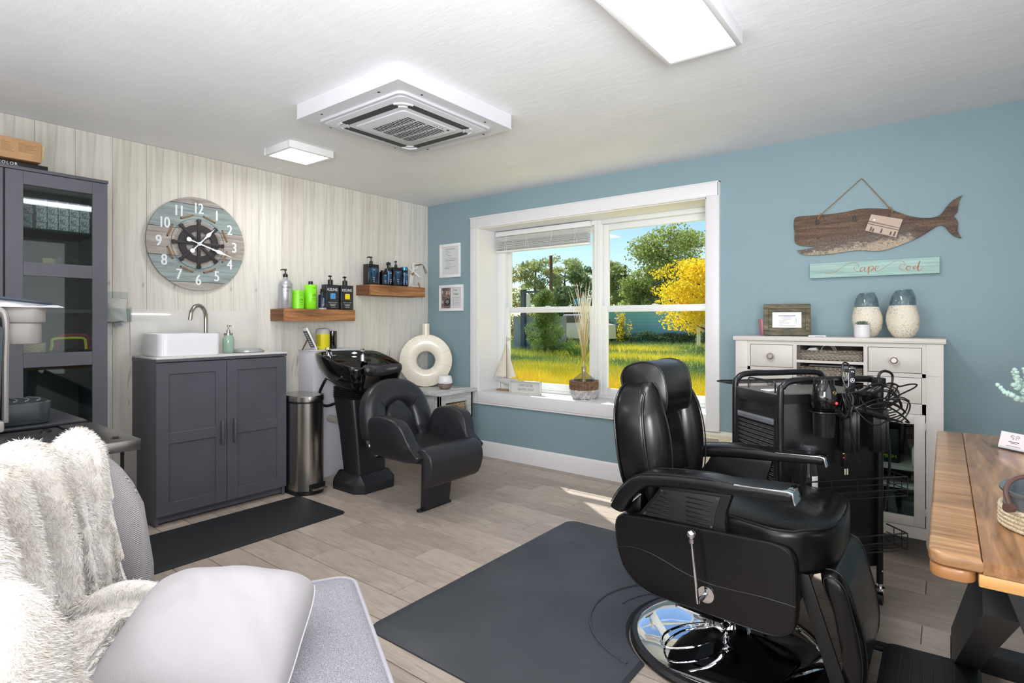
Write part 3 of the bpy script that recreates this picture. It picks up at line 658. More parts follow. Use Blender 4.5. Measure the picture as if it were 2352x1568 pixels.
for k in range(8):
    a = math.radians(22.5 + 45 * k); c_, s_ = math.cos(a), math.sin(a); R_ = 0.186; b = B(); hole = B()
    p = [(R_ * c_ - 0.038 * s_ * t, R_ * s_ + 0.038 * c_ * t) for t in (-1, -0.5, 0, 0.5, 1)]
    b.tube([(0.025 + (0.007 if 0 < i < 4 else 0.001), q[0], q[1]) for i, q in enumerate(p)], 0.0052, 8, sm=3)
    for q in (p[0], p[-1]): b.cyl((0.0242, q[0], q[1]), (0.0248, q[0], q[1]), 0.0065, n=12, mi=1)
    part('rope_stitch', b, [rope_m, Mt('rope_hole', (58, 40, 34), 0.8)], ck)

# --- floating shelves
stain = wood('stained_pine', (158, 108, 66), (188, 136, 88), (98, 62, 36), 1, 0.7, 0.5, along=2.4, across=30)
stain_end = wood('stained_pine_end', (118, 76, 44), (136, 92, 56), (84, 52, 30), 0, 0.7, 0.55)
def shelf(y0, y1, z0, z1, lab):
    t = thing('floating_shelf', lab, 'shelf', (0.1, (y0 + y1) / 2, z0), group=None)
    b = B(); b.box(0, 0.178, y0, y1, z0, z1, bv=0.002); part('board', b, stain_end, t, w=1)
    b = B(); b.box(0.1782, 0.2, y0, y1, z0, z1, bv=0.002); part('front_board', b, stain, t, w=1)
shelf(-1.598, -0.992, 1.195, 1.283, 'lower brown wooden floating shelf under the shampoo bottles')
shelf(-0.836, -0.228, 1.411, 1.4985, 'higher brown wooden floating shelf near the corner with dark bottles')
ZA, ZB = 1.2832, 1.4987
silver_m = Mt('silver_bottle', (178, 178, 184), 0.32, metal=0.55).m
def lettering(root, rows, m, name='lettering'):
    b = B()
    for body, size, o, sx in rows: addme(b, text_mesh(body, size, FX(o), sx=sx))
    return part(name, b, m, root)
def lines(root, spec, m, name='printed_lines'):
    b = B()
    for x, y0, y1, z, h in spec: b.box(x, x + 0.0004, y0, y1, z, z + h)
    return part(name, b, m, root)
SX = 0.12
t = thing('shampoo_bottle', 'tall silver round pump bottle at the left end of the lower shelf', 'bottle', (SX, -1.548, ZA))
b = B(); b.lathe([(0, 0), (0.044, 0.001), (0.0475, 0.006), (0.048, 0.17), (0.046, 0.185), (0.038, 0.2), (0.026, 0.213), (0.017, 0.222), (0.015, 0.234), (0, 0.234)]); part('body', b, silver_m, t)
b = B(); pump_top(b, 0.232, 1.05, -2.0, big=1.3); part('pump', b, black_pl, t)
def wrap_text(root, rows, R, m):   # lettering bent round a cylinder, centred on the camera side
    b = B()
    for body, size, z, a0, sx in rows:
        me = text_mesh(body, size, Matrix.Identity(4), sx=sx)
        for v in me.vertices:
            a = a0 + v.co.x / R; v.co = Vector(((R + 0.0003 + v.co.z * 0.3) * math.cos(a), (R + 0.0003 + v.co.z * 0.3) * math.sin(a), z + v.co.y))
        addme(b, me)
    return part('lettering', b, m, root)
wrap_text(t, [('KENRA', 0.022, 0.15, -0.35, 0.95), ('clarifying', 0.008, 0.133, -0.35, 1), ('SHAMPOO', 0.008, 0.124, -0.35, 1), ('wash and', 0.006, 0.06, -0.35, 1), ('rinse well', 0.006, 0.05, -0.35, 1), ('33.8 fl oz', 0.006, 0.03, -0.35, 1)], 0.0482, ink)
green_m = Mt('lime_plastic', (128, 214, 32), 0.3).m; green_txt = Mt('dark_green_print', (50, 90, 30), 0.6).m
t = thing('hair_mask_jar', 'lime green round jar beside the silver bottle', 'jar', (SX, -1.448, ZA))
b = B(); b.lathe([(0, 0), (0.043, 0.001), (0.046, 0.005), (0.046, 0.118), (0, 0.118)]); part('body', b, green_m, t)
b = B(); b.lathe([(0.0, 0.118), (0.0475, 0.1185), (0.0475, 0.136), (0.045, 0.139), (0, 0.139)]); part('lid', b, green_m, t)
wrap_text(t, [('hydra', 0.01, 0.1, 0.0, 1), ('Mi', 0.026, 0.06, 0.05, 1), ('MASK', 0.009, 0.045, 0.05, 1), ('masque', 0.007, 0.032, 0.05, 1)], 0.0462, green_txt)
t = thing('conditioner_bottle', 'tall lime green bottle with black cap on the lower shelf', 'bottle', (SX, -1.341, ZA))
b = B(); b.lathe([(0, 0), (0.042, 0.001), (0.0455, 0.006), (0.0455, 0.182), (0.042, 0.187), (0.018, 0.189), (0, 0.189)]); part('body', b, green_m, t)
b = B(); b.lathe([(0, 0.188), (0.0165, 0.1885), (0.0165, 0.212), (0.015, 0.214), (0, 0.214)]); part('cap', b, black_pl, t)
wrap_text(t, [('hydra', 0.011, 0.16, 0.1, 1), ('Mi', 0.03, 0.095, 0.1, 1), ('SHAMPOO', 0.008, 0.08, 0.1, 1), ('shine', 0.008, 0.068, 0.1, 1)], 0.0457, green_txt)
t = thing('spray_bottle', 'small dark blue spray bottle in front of the black bottles', 'bottle', (SX + 0.035, -1.262, ZA))
navy = Mt('navy_metallic', (30, 42, 62), 0.25, metal=0.3).m
b = B(); b.lathe([(0, 0), (0.028, 0.001), (0.03, 0.012), (0.03, 0.108), (0.027, 0.114), (0.012, 0.118), (0, 0.118)]); part('body', b, navy, t)
b = B(); b.lathe([(0.0301, 0.0), (0.0305, 0.001), (0.0305, 0.011), (0.0301, 0.012)], sx=1); part('base_band', b, Mt('grey_band', (160, 164, 166), 0.4).m, t)
b = B(); b.cyl((0, 0, 0.116), (0, 0, 0.135), 0.012, n=14); b.box(-0.008, 0.012, -0.016, 0.01, 0.135, 0.158, bv=0.004); b.tube([(0, -0.012, 0.145), (0, -0.02, 0.135), (0, -0.018, 0.122)], 0.003, 6); part('trigger', b, black_pl, t)
b = B(); addme(b, text_mesh('Velvet Primer', 0.014, frame_m((0.0303, -0.005, 0.055), (0, 0, 1), (0, -1, 0)), sx=0.8)); part('lettering', b, white_print, t)
def square_bottle(x, y, w, d, h, z, lab, sq, pump=1, neck=0.03):
    t = thing('shampoo_bottle', lab, 'bottle', (x, y, z))
    b = B()
    for i in range(3): b.prism(rrect(-d / 2, d / 2, -w / 2, w / 2, 0.008, 3), 'z', h * i / 3 + 0.001, h * (i + 1) / 3 - 0.001, bv=0.001)
    b.prism(rrect(-d / 2 + 0.002, d / 2 - 0.002, -w / 2 + 0.002, w / 2 - 0.002, 0.008, 3), 'z', 0.0, h - 0.002)
    part('body', b, Mt('graphite_plastic', (36, 36, 42), 0.35).m, t)
    b = B(); b.lathe([(0, h - 0.001), (0.0195, h), (0.0195, h + 0.036), (0.014, h + 0.04), (0, h + 0.04)]); b.cyl((0, 0, h + 0.04), (0, 0, h + 0.062), 0.0045); b.lathe([(0, h + 0.058), (0.005, h + 0.058), (0.013, h + 0.066), (0.012, h + 0.07), (0, h + 0.071)])
    b.tube([(0.0, 0.012, h + 0.067), (0, -0.008, h + 0.068), (0, -0.019, h + 0.063)], [0.005, 0.006, 0.004], 8, sm=3); part('pump', b, black_pl, t)
    lettering(t, [('KEUNE', 0.031, (d / 2 + 0.0003, -0.004, h - 0.05), 0.95), ('so pure', 0.009, (d / 2 + 0.0003, 0, h - 0.072), 1), ('KERATIN SMOOTH SHAMPOO', 0.006, (d / 2 + 0.0003, 0, 0.055), 1), ('shampooing keratine', 0.007, (d / 2 + 0.0003, 0, 0.042), 1), ('SMOOTH', 0.01, (d / 2 + 0.0003, 0, 0.03), 1), ('1000 ml  33.8 fl oz', 0.005, (d / 2 + 0.0003, 0, 0.018), 1)], white_print)
    b = B(); b.box(d / 2, d / 2 + 0.0006, -0.023, 0.023, h * 0.43, h * 0.43 + 0.042); part('colour_square', b, sq, t)
square_bottle(SX, -1.168, 0.118, 0.07, 0.197, ZA, 'black square pump bottle with a blue square on its label', Mt('blue_square', (70, 140, 200), 0.5).m)
square_bottle(SX, -1.033, 0.118, 0.07, 0.197, ZA, 'black square pump bottle with a yellow square on its label', Mt('yellow_square', (222, 200, 20), 0.5).m)
# upper shelf: dark bottles with blue labels
lab_blue = Mt('blue_foil_label', (52, 96, 130), 0.25, metal=0.4); lab_blue.vary((16, 22, 40), (3, 40, 9), 0.4, 0.6); lab_blue = lab_blue.m
deep = Mt('deep_navy_plastic', (20, 22, 30), 0.22).m
def dark_bottle(y, w, d, h, lab, top, rx=SX, label=True, rnd=0.008):
    t = thing('dark_bottle', lab, 'bottle', (rx, y, ZB))
    b = B(); b.prism(rrect(-d / 2, d / 2, -w / 2, w / 2, min(rnd, w / 2 - 0.001), 4), 'z', 0, h, bv=0.002); part('body', b, deep, t)
    if label:
        b = B()
        if rnd > 0.02: b.loft([[((w / 2 + 0.0006) * math.cos(a), (w / 2 + 0.0006) * math.sin(a), z) for a in [(-1.2 + 2.2 * i / 12) for i in range(13)]] for z in (0.02, h * 0.85)], cap=False, ring_closed=False)
        else: b.box(d / 2, d / 2 + 0.0006, -w / 2 + 0.007, w / 2 - 0.007, 0.02, h - 0.03)
        part('label', b, lab_blue, t)
        xx = (w if rnd > 0.02 else d) / 2 + 0.0008
        lettering(t, [('truss', 0.012, (xx, 0, h * 0.72), 0.9), ('shampoo', 0.007, (xx, 0, h * 0.34), 0.9), ('hydration', 0.006, (xx, 0, h * 0.25), 0.9), ('650 ml', 0.005, (xx, 0, h * 0.16), 0.9)], white_print)
    b = B()
    if top == 'pump': pump_top(b, h, 1.15, -PI / 2 - 0.3); part('pump', b, black_pl, t)
    elif top == 'pump2': pump_top(b, h, 1.05, PI * 0.9); part('pump', b, black_pl, t)
    elif top == 'spray':
        b.cyl((0, 0, h), (0, 0, h + 0.03), 0.011, n=14); b.prism([(-0.018, h + 0.028), (0.004, h + 0.03), (0.02, h + 0.038), (0.024, h + 0.052), (0.005, h + 0.06), (-0.016, h + 0.054)], 'x', -0.007, 0.007, bv=0.002); b.tube([(0, 0.014, h + 0.045), (0, 0.026, h + 0.03), (0, 0.032, h + 0.014)], [0.004, 0.003, 0.002], 6, sm=3); part('trigger', b, black_pl, t)
    elif top == 'cap': b.cyl((0, 0, h), (0, 0, h + 0.012), min(w, d) / 2 * 0.95); part('cap', b, black_pl, t)
    elif top == 'bluecap': b.lathe([(0, h), (w / 2, h), (w / 2, h + 0.026), (w / 2 - 0.003, h + 0.03), (0, h + 0.03)]); part('cap', b, Mt('blue_metal_cap', (70, 130, 170), 0.25, metal=0.7).m, t)
dark_bottle(-0.772, 0.112, 0.075, 0.172, 'largest black pump bottle at the left end of the upper shelf', 'pump')
dark_bottle(-0.69, 0.04, 0.04, 0.135, 'slim black capped bottle behind the largest one', 'cap', rx=0.08, label=False)
dark_bottle(-0.648, 0.055, 0.05, 0.118, 'short dark blue tub between the pump and spray bottles', 'cap', rx=0.13)
dark_bottle(-0.588, 0.062, 0.062, 0.15, 'round dark blue trigger spray bottle on the upper shelf', 'spray', rnd=0.03)
dark_bottle(-0.502, 0.1, 0.06, 0.165, 'dark pump bottle with bright blue label in the middle of the upper shelf', 'pump2')
dark_bottle(-0.405, 0.066, 0.066, 0.148, 'round dark bottle with metallic blue cap beside the anchor', 'bluecap', rnd=0.032)
# anchor ornament, leaning on the wall in the corner
an = thing('anchor_ornament', 'white wooden anchor ornament with rope loop at the right end of the upper shelf', 'ornament', (0.1, -0.29, ZB))
aw = Mt('white_painted_wood', (222, 220, 214), 0.55).vary((206, 202, 196), 12).m
b = B(); P_ = lambda y, z: (y, z)
b.prism([(-0.352, 1.4995), (-0.345, 1.515), (-0.318, 1.62), (-0.283, 1.61), (-0.3, 1.53), (-0.262, 1.515), (-0.235, 1.518), (-0.198, 1.548), (-0.2, 1.52), (-0.205, 1.4995)], 'x', 0.09, 0.112, bv=0.004)
part('fluke', b, aw, an, w=1)
b = B(); b.tube([(0.1, -0.38, 1.686), (0.1, -0.33, 1.668), (0.1, -0.27, 1.64), (0.1, -0.205, 1.603)], [0.014, 0.011, 0.011, 0.014], 10, sm=3)
part('stock', b, aw, an, w=1)
b = B(); b.torus((0.1, -0.258, 1.7), 0.027, 0.0095, 'x', 24, 8); b.tube([(0.1, -0.3, 1.62), (0.1, -0.282, 1.66), (0.1, -0.27, 1.68)], 0.012, 10); part('ring', b, aw, an, w=1)
b = B(); b.tube([(0.1, -0.305, 1.607), (0.1, -0.285, 1.64)], 0.0145, 10); b.tube([(0.114, -0.232, 1.548), (0.118, -0.222, 1.52), (0.12, -0.215, 1.5)], 0.006, 8); part('rope_wrap', b, rope_m, an, w=1)
b = B(); b.tube([(0.112, -0.262, 1.705), (0.12, -0.235, 1.712), (0.125, -0.2, 1.718), (0.13, -0.178, 1.7), (0.13, -0.155, 1.668), (0.128, -0.14, 1.65), (0.128, -0.15, 1.638), (0.13, -0.17, 1.66), (0.13, -0.182, 1.698)], 0.0032, 8, sm=4)
b.tube([(0.112, -0.262, 1.705), (0.124, -0.205, 1.716)], 0.0055, 8); part('rope_loop', b, Mt('brown_cord', (104, 76, 56), 0.8).m, an, w=1)

# --- boxed-in pipe cover behind the wash unit
b = B(); b.box(0, 0.198, -1.37, -0.97, 0, 0.966, bv=0.001); b.box(0, 0.204, -1.376, -0.964, 0.966, 0.974, bv=0.001)
solo('pipe_cover_box', b, Mt('white_board', (205, 205, 212), 0.45).m, 'plain white box covering pipes behind the wash unit', 'box')
pv = thing('waste_pipe', 'beige plastic waste pipe coming out of the white box', 'pipe', (0.24, -1.2, 0.4))
pvc = Mt('pvc_beige', (196, 186, 178), 0.35).m
b = B(); b.cyl((0.199, -1.23, 0.445), (0.42, -1.2, 0.43), 0.028, n=24); part('elbow', b, pvc, pv, w=1)
b = B(); b.tube([(0.3, -1.21, 0.44), (0.32, -1.2, 0.5), (0.33, -1.19, 0.57)], 0.018, 14, sm=4); part('riser', b, pvc, pv, w=1)
# tablet on a stand, wipes tub, dark tin on the box
tb = thing('tablet_stand', 'white framed price list standing on an easel on the white box', 'sign', (0.12, -1.35, 0.9745))
M = Matrix.Translation((0.16, -1.332, 0.977)) @ Matrix.Rotation(math.radians(-8), 4, 'Z') @ Matrix.Rotation(math.radians(26), 4, 'X')
b = B(); b.box(-0.045, 0.045, -0.006, 0.006, 0, 0.185, bv=0.004, M=M); part('frame', b, white_pl, tb, w=1)
b = B(); b.box(-0.036, 0.036, 0.006, 0.007, 0.022, 0.16, M=M); b.box(-0.036, 0.036, -0.007, -0.006, 0.022, 0.16, M=M); part('face', b, Mt('grey_face', (72, 74, 80), 0.4).m, tb, w=1)
b = B()
for i in range(7): b.box(-0.016, 0.016, -0.0074, -0.007, 0.035 + i * 0.017, 0.042 + i * 0.017, M=M); b.box(-0.016, 0.016, 0.007, 0.0074, 0.035 + i * 0.017, 0.042 + i * 0.017, M=M)
part('lettering', b, white_print, tb, w=1)
b = B(); b.tube([(0.15, -1.43, 0.977), (0.15, -1.40, 1.03), (0.15, -1.372, 1.085)], 0.005, 8); b.box(0.14, 0.16, -1.335, -1.3, 0.9745, 0.984); part('easel_leg', b, Mt('brown_leg', (70, 60, 54), 0.6).m, tb, w=1)
t = thing('wipes_tub', 'yellow labelled wipes tub with grey lid on the white box', 'tub', (0.12, -1.235, 0.9745))
b = B(); b.lathe([(0, 0), (0.05, 0.001), (0.052, 0.004), (0.052, 0.145), (0, 0.145)]); part('body', b, Mt('yellow_label', (214, 202, 40), 0.4).m, t)
b = B(); b.lathe([(0.049, 0.12), (0.053, 0.121), (0.053, 0.148), (0.046, 0.158), (0.02, 0.163), (0, 0.163)]); part('lid', b, Mt('grey_lid', (168, 168, 170), 0.4).m, t)
b = B()
for i in range(9):
    me = B(); 
    b.loft([[((0.0524) * math.cos(a), (0.0524) * math.sin(a), z) for a in [-1.75 + 0.85 * k / 8 for k in range(9)]] for z in (0.03 + i * 0.0095, 0.0345 + i * 0.0095)], cap=False, ring_closed=False)
part('printed_lines', b, Mt('olive_print', (120, 112, 30), 0.6).m, t)
t = thing('hair_spray_can', 'glossy black cylindrical tin beside the yellow tub', 'can', (0.1, -1.135, 0.9745))
b = B(); b.lathe([(0, 0), (0.033, 0.001), (0.034, 0.004), (0.034, 0.125), (0, 0.125)]); part('body', b, gloss_black, t)
b = B(); b.lathe([(0, 0.1252), (0.0345, 0.1255), (0.0345, 0.139), (0.033, 0.141), (0, 0.141)]); part('lid', b, gloss_black, t)

# --- step bin
tr = thing('step_bin', 'slim brushed steel pedal bin right of the sink cabinet', 'bin', (0.35, -1.55, 0))
def binring(z, g=0.0, y0=-1.668, y1=-1.448, x0=0.2, xf=0.525):
    pts = [(x0 - g, y0 - g), (x0 - g, y1 + g)]; n = 16
    for i in range(n + 1):
        t_ = -1 + 2 * i / n; y = (y0 + y1) / 2 - t_ * ((y1 - y0) / 2 + g); x = xf + g - 0.075 * abs(t_) ** 2.6 - 0.01 * t_ * 0
        pts.append((x, y))
    return [(p[0], p[1], z) for p in pts]
b = B(); b.loft([binring(0.03), binring(0.628)]); part('body', b, steel, tr, w=1)
b = B(); b.loft([binring(0.0, 0.001), binring(0.03, 0.001)]); part('base', b, black_pl, tr, w=1)
b = B(); b.loft([binring(0.64, 0.004), binring(0.672, 0.004), binring(0.678, 0.0)]); part('lid', b, steel, tr, w=1)
b = B(); b.loft([binring(0.628, -0.004), binring(0.64, -0.004)]); part('rim', b, black_pl, tr, w=1)
b = B(); b.box(0.48, 0.56, -1.6, -1.49, 0.035, 0.05, bv=0.006); b.box(0.47, 0.5271, -1.605, -1.485, 0.03, 0.075, mi=1); part('pedal', b, [steel, black_pl], tr, w=1)

# --- small mat in front of the sink cabinet
b = B(); b.loft([[(p[0], p[1], z) for p in rrect(0.462 + e, 1.012 - e, -2.95 + e, -1.652 - e, 0.045)] for e, z in ((0, 0.0005), (0.0, 0.004), (0.03, 0.014))])
solo('floor_mat', b, black_mat, 'black mat on the floor before the sink cabinet', 'mat')
# --- large salon mat with round base imprint
def mat_ring(e):
    x0, x1, y0, y1, r = 2.178 + e, 3.13 - e * 0.5, -2.41 + e, -0.918 - e, 0.06
    c, R_ = (3.315, -1.665), 0.35 + e * 0.5
    dx = x1 - c[0]; hy = math.sqrt(R_ * R_ - dx * dx); a = math.degrees(math.atan2(hy, dx))
    pts = [(x1, y0), (x1, c[1] - hy)] + arc2(c[0], c[1], R_, 360 - a, a, 20)[1:-1] + [(x1, c[1] + hy), (x1, y1)]
    return pts + arc2(x0 + r, y1 - r, r, 90, 180, 6) + arc2(x0 + r, y0 + r, r, 180, 270, 6)
b = B(); b.loft([[(p[0], p[1], z) for p in mat_ring(e)] for e, z in ((0, 0.0005), (0.0, 0.006), (0.025, 0.0165))])
for R_, k in ((0.35, 0.006), (0.26, 0.004)):
    pts = [(3.15 + R_ * math.cos(math.radians(a)), -1.67 + R_ * math.sin(math.radians(a)), 0.0165) for a in range(100, 262, 4)]
    pts = [p for p in pts if (p[0] - 3.315) ** 2 + (p[1] + 1.665) ** 2 > 0.37 ** 2 and p[0] < 3.1]
    up = [p for p in pts if p[1] > -1.67]; dn = [p for p in pts if p[1] <= -1.67]
    b.tube(pts if R_ > 0.3 else up, k, 8) if len(up) > 2 else None
solo('salon_mat', b, grey_mat, 'large charcoal mat on the floor left of the barber chair base', 'mat')
# ================================================================ WASH UNIT (backwash bowl with reclining chair)
wu = thing('backwash_unit', 'black backwash chair with glossy ceramic bowl at its back', 'salon chair', (0.8, -1.235, 0))
wc = -1.235
b = B()   # base block with chamfered top
pl = [(0.47, wc - 0.165), (0.79, wc - 0.165), (0.80, wc - 0.15), (0.80, wc + 0.17), (0.47, wc + 0.17)]
def chring(z, e): 
    o = [(0.455 + e, wc - 0.13), (0.50, wc - 0.17 + e), (0.74, wc - 0.17 + e), (0.80 - e, wc - 0.12), (0.80 - e, wc + 0.13), (0.75, wc + 0.18 - e), (0.47 + e, wc + 0.18 - e)]
    return [(p[0], p[1], z) for p in o]
b.loft([chring(0, 0), chring(0.055, 0), chring(0.065, 0.003), chring(0.12, 0.05), chring(0.124, 0.06)]); part('base', b, Mt('black_satin', (34, 34, 38), 0.4).m, wu, w=1)
b = B()   # pedestal, leaning slightly and narrower at the foot
def pr(z, x0, x1, hw): return [(p[0], p[1], z) for p in rrect(x0, x1, wc - hw, wc + hw, 0.03, 4)]
b.loft([pr(0.12, 0.545, 0.735, 0.125), pr(0.4, 0.50, 0.71, 0.13), pr(0.64, 0.44, 0.68, 0.135)]); part('pedestal', b, Mt('black_satin2', (32, 32, 36), 0.38).m, wu, w=1)
b = B()
for i in range(6): b.loft([pr(0.64 + i * 0.014, 0.445 + i * 0.001, 0.675, 0.135), pr(0.647 + i * 0.014, 0.435, 0.685, 0.143), pr(0.654 + i * 0.014, 0.445, 0.675, 0.135)])
part('bellows', b, leather('bellows_black', (26, 26, 28), 0.35), wu, w=1)
# --- bowl: outline in plan, tapering down to the pedestal
def bowl_ring(s, z, dx=0.0, zt=0.0, sy=1.0, n=48):
    o = []
    for i in range(n):
        a = 2 * PI * i / n; c, q = math.cos(a), math.sin(a)
        x = 0.55 + dx + (0.37 if c > 0 else 0.33) * s * c * (1 - 0.0 * q * q); y = wc + 0.262 * s * sy * math.copysign(abs(q) ** 0.85, q)
        # notch for the neck at the front
        if c > 0.2: x += 0.055 * s * math.exp(-((abs(q) - 0.6) / 0.22) ** 2)
        if c > 0.6: x -= 0.17 * s * ((c - 0.6) / 0.4) ** 1.1
        zz = z - zt * max(0, (x - 0.45)) * 0.2
        o.append((x, y, zz))
    return o
b = B()
def bring(s, z, lip=0.0): return bowl_ring(s, z, zt=1.0 if z > 0.85 else 0.5)
outer = [(0.34, 0.70, 0.02), (0.5, 0.715, 0.02), (0.66, 0.75, 0.01), (0.82, 0.80, 0.0), (0.93, 0.86, 0), (0.985, 0.915, 0), (1.0, 0.95, 0), (0.99, 0.962, 0), (0.965, 0.964, 0), (0.94, 0.958, 0)]
inner = [(0.9, 0.925, 0.0), (0.84, 0.895, 0.0), (0.76, 0.885, 0.0), (0.7, 0.87, -0.0), (0.6, 0.83, -0.0), (0.4, 0.785, -0.0), (0.15, 0.775, 0)]
rg = [bowl_ring(s_, z, dx, zt=1.25 if z > 0.84 else 0.6) for s_, z, dx in outer + inner]
b.loft(rg); part('bowl', b, gloss_black, wu, w=1, sharp=60)
b = B()   # neck rest between the two horns
b.tube([(0.868, wc - 0.15, 0.862), (0.845, wc - 0.125, 0.858), (0.80, wc - 0.06, 0.845), (0.79, wc, 0.84), (0.80, wc + 0.06, 0.845), (0.845, wc + 0.125, 0.858), (0.868, wc + 0.15, 0.862)], [0.012, 0.034, 0.038, 0.038, 0.038, 0.034, 0.012], 16, sm=5); part('neck_rest', b, leather('neck_gel', (40, 40, 44), 0.35), wu, w=1)
b = B()   # mixer tap on the left rim shelf
mx, my, mz = 0.335, wc - 0.09, 0.905
b.prism(rrect(-0.04, 0.04, -0.045, 0.045, 0.012), 'z', 0, 0.03, bv=0.004, M=Matrix.Translation((mx, my, mz + 0.005)) @ Matrix.Rotation(0.5, 4, 'Z')); b.cyl((mx, my, mz + 0.03), (mx, my, mz + 0.06), 0.026, 0.02)
b.box(-0.02, 0.055, -0.014, 0.014, 0, 0.016, bv=0.004, M=Matrix.Translation((mx, my, mz + 0.062)) @ Matrix.Rotation(-0.9, 4, 'Z') @ Matrix.Rotation(-0.3, 4, 'Y'))
part('mixer_tap', b, chrome, wu, w=1)
b = B(); b.tube([(mx + 0.03, my - 0.02, mz + 0.06), (mx + 0.08, my - 0.05, mz + 0.055), (mx + 0.11, my - 0.05, mz + 0.02), (mx + 0.13, my - 0.05, mz - 0.03)], 0.006, 8, sm=4); part('spray_hose', b, black_pl, wu, w=1)
b = B(); hx, hy, hz = 0.43, wc + 0.14, 0.885
b.cyl((hx, hy, hz), (hx, hy, hz + 0.05), 0.022, 0.016); b.cyl((hx, hy, hz - 0.005), (hx, hy, hz + 0.006), 0.03); b.cyl((hx, hy, hz + 0.05), (hx, hy, hz + 0.075), 0.014); b.box(-0.012, 0.045, -0.017, 0.017, -0.012, 0.014, bv=0.005, M=Matrix.Translation((hx, hy, hz + 0.085)) @ Matrix.Rotation(-0.7, 4, 'Z') @ Matrix.Rotation(0.35, 4, 'Y'))
part('spray_head', b, chrome, wu, w=1)
# --- hose loop
b = B(); b.tube([(0.42, wc - 0.16, 0.79), (0.33, wc - 0.13, 0.74), (0.27, wc - 0.13, 0.65), (0.29, wc - 0.13, 0.585), (0.36, wc - 0.12, 0.57), (0.45, wc - 0.1, 0.6)], 0.011, 10, sm=6); part('supply_hose', b, black_pl, wu, w=1)
# --- back cushion: a fat horseshoe leaning back, with an inner pad
lean = Matrix.Translation((1.03, wc, 0.40)) @ Matrix.Rotation(math.radians(-17), 4, 'Y')
lm = leather_soft
b = B()
cent = [(0, -0.2, -0.08), (0, -0.205, 0.05), (0, -0.2, 0.16), (0, -0.175, 0.25), (0, -0.11, 0.305), (0, 0, 0.325), (0, 0.11, 0.305), (0, 0.175, 0.25), (0, 0.2, 0.16), (0, 0.205, 0.05), (0, 0.2, -0.08)]
P = smooth_path([Vector(p) for p in cent], 5); rings = []
for i, p in enumerate(P):
    d = (P[min(i + 1, len(P) - 1)] - P[max(i - 1, 0)]).normalized(); nrm = Vector((0, d.z, -d.y)); k = 1.0 if 4 < i < len(P) - 5 else 0.75
    rings.append([p + nrm * (0.088 * k * math.copysign(abs(math.cos(a)) ** 0.8, math.cos(a))) + Vector((0.066 * k * math.copysign(abs(math.sin(a)) ** 0.8, math.sin(a)), 0, 0)) for a in [2 * PI * j / 20 for j in range(20)]])
b.loft(rings, M=lean); part('back_bolster', b, lm, wu, w=1, sharp=70)
b = B(); rg = []
for z in np.linspace(-0.1, 0.255, 14):
    t_ = max(0, (z - 0.1) / 0.16); hw = 0.125 * math.sqrt(max(0.02, 1 - t_ * t_)) if z > 0.1 else 0.125
    rg.append([(0.02 + 0.035 * math.copysign(abs(math.sin(a)) ** 0.7, math.sin(a)) * (1 if z < 0.2 else 0.7), hw * math.copysign(abs(math.cos(a)) ** 0.7, math.cos(a)), z) for a in [2 * PI * j / 20 for j in range(20)]])
b.loft(rg, M=lean); part('back_pad', b, lm, wu, w=1, sharp=70)
b = B(); b.box(-0.07, -0.035, -0.19, 0.19, -0.1, 0.3, bv=0.015, M=lean); part('back_shell', b, black_pl, wu, w=1)
b = B()   # seams over the bolster
for s_ in (-1, 1):
    for e in (-0.004, 0.004):
        pts = []
        for j in range(9):
            a = -0.3 + 2.0 * j / 8; c0 = Vector((0, s_ * (0.17 + e), 0.262 + s_ * 0)); nrm = Vector((0, s_ * 0.72, 0.68))
            pts.append(c0 + nrm * (0.09 * math.cos(PI - a * 1.1)) * -1 * -1 + Vector((0.068 * math.sin(a * 1.05 + 0.4), 0, 0)))
        b.tube(pts, 0.0011, 5, M=lean)
part('seam', b, black_pl, wu, w=1)
# --- seat and winged arms
b = B(); rg = []
for x, zt, zb in ((0.98, 0.42, 0.33), (1.05, 0.42, 0.315), (1.2, 0.405, 0.31), (1.34, 0.40, 0.31), (1.43, 0.41, 0.32), (1.47, 0.405, 0.345)):
    rg.append([(x, wc + 0.25 * math.copysign(abs(math.cos(a)) ** 0.45, math.cos(a)), (zt + zb) / 2 + (zt - zb) / 2 * math.copysign(abs(math.sin(a)) ** 0.6, math.sin(a)) + (0.03 * abs(math.cos(a)) ** 3 if math.sin(a) > 0 else 0)) for a in [2 * PI * j / 28 for j in range(28)]])
b.loft(rg); part('seat', b, lm, wu, w=1, sharp=70)
prof = [(1.055, 0.37), (1.05, 0.45), (1.058, 0.535), (1.095, 0.585), (1.17, 0.603), (1.27, 0.598), (1.345, 0.575), (1.385, 0.53), (1.42, 0.45), (1.475, 0.40), (1.50, 0.378), (1.47, 0.35), (1.38, 0.345), (1.2, 0.35), (1.1, 0.35)]
prof = sm2(prof, 4)
for s_, nm in ((-1, ''), (1, '')):
    b = B()
    pp = prof if s_ < 0 else [(x + 0.03, z) for x, z in prof]
    cxm = sum(p[0] for p in pp) / len(pp); czm = sum(p[1] for p in pp) / len(pp)
    rg = []
    for off, sc_ in ((0.285, 0.93), (0.28, 0.98), (0.268, 1.0), (0.225, 1.0), (0.205, 0.98), (0.198, 0.93)):
        rg.append([(cxm + (x - cxm) * sc_, wc + s_ * (off + 0.035 * max(0, (z - 0.45)) / 0.15), czm + (z - czm) * sc_) for x, z in pp])
    b.loft(rg); a_ = part('arm_cushion', b, lm, wu, w=1, sharp=50)
    b = B(); b.tube([(x, wc + s_ * (0.27 + 0.035 * max(0, (z - 0.45)) / 0.15 + 0.003), z) for x, z in [(cxm + (x - cxm) * 0.985, czm + (z - czm) * 0.985) for x, z in pp]], 0.002, 6, closed=True); part('piping', b, black_pl, a_, w=1)
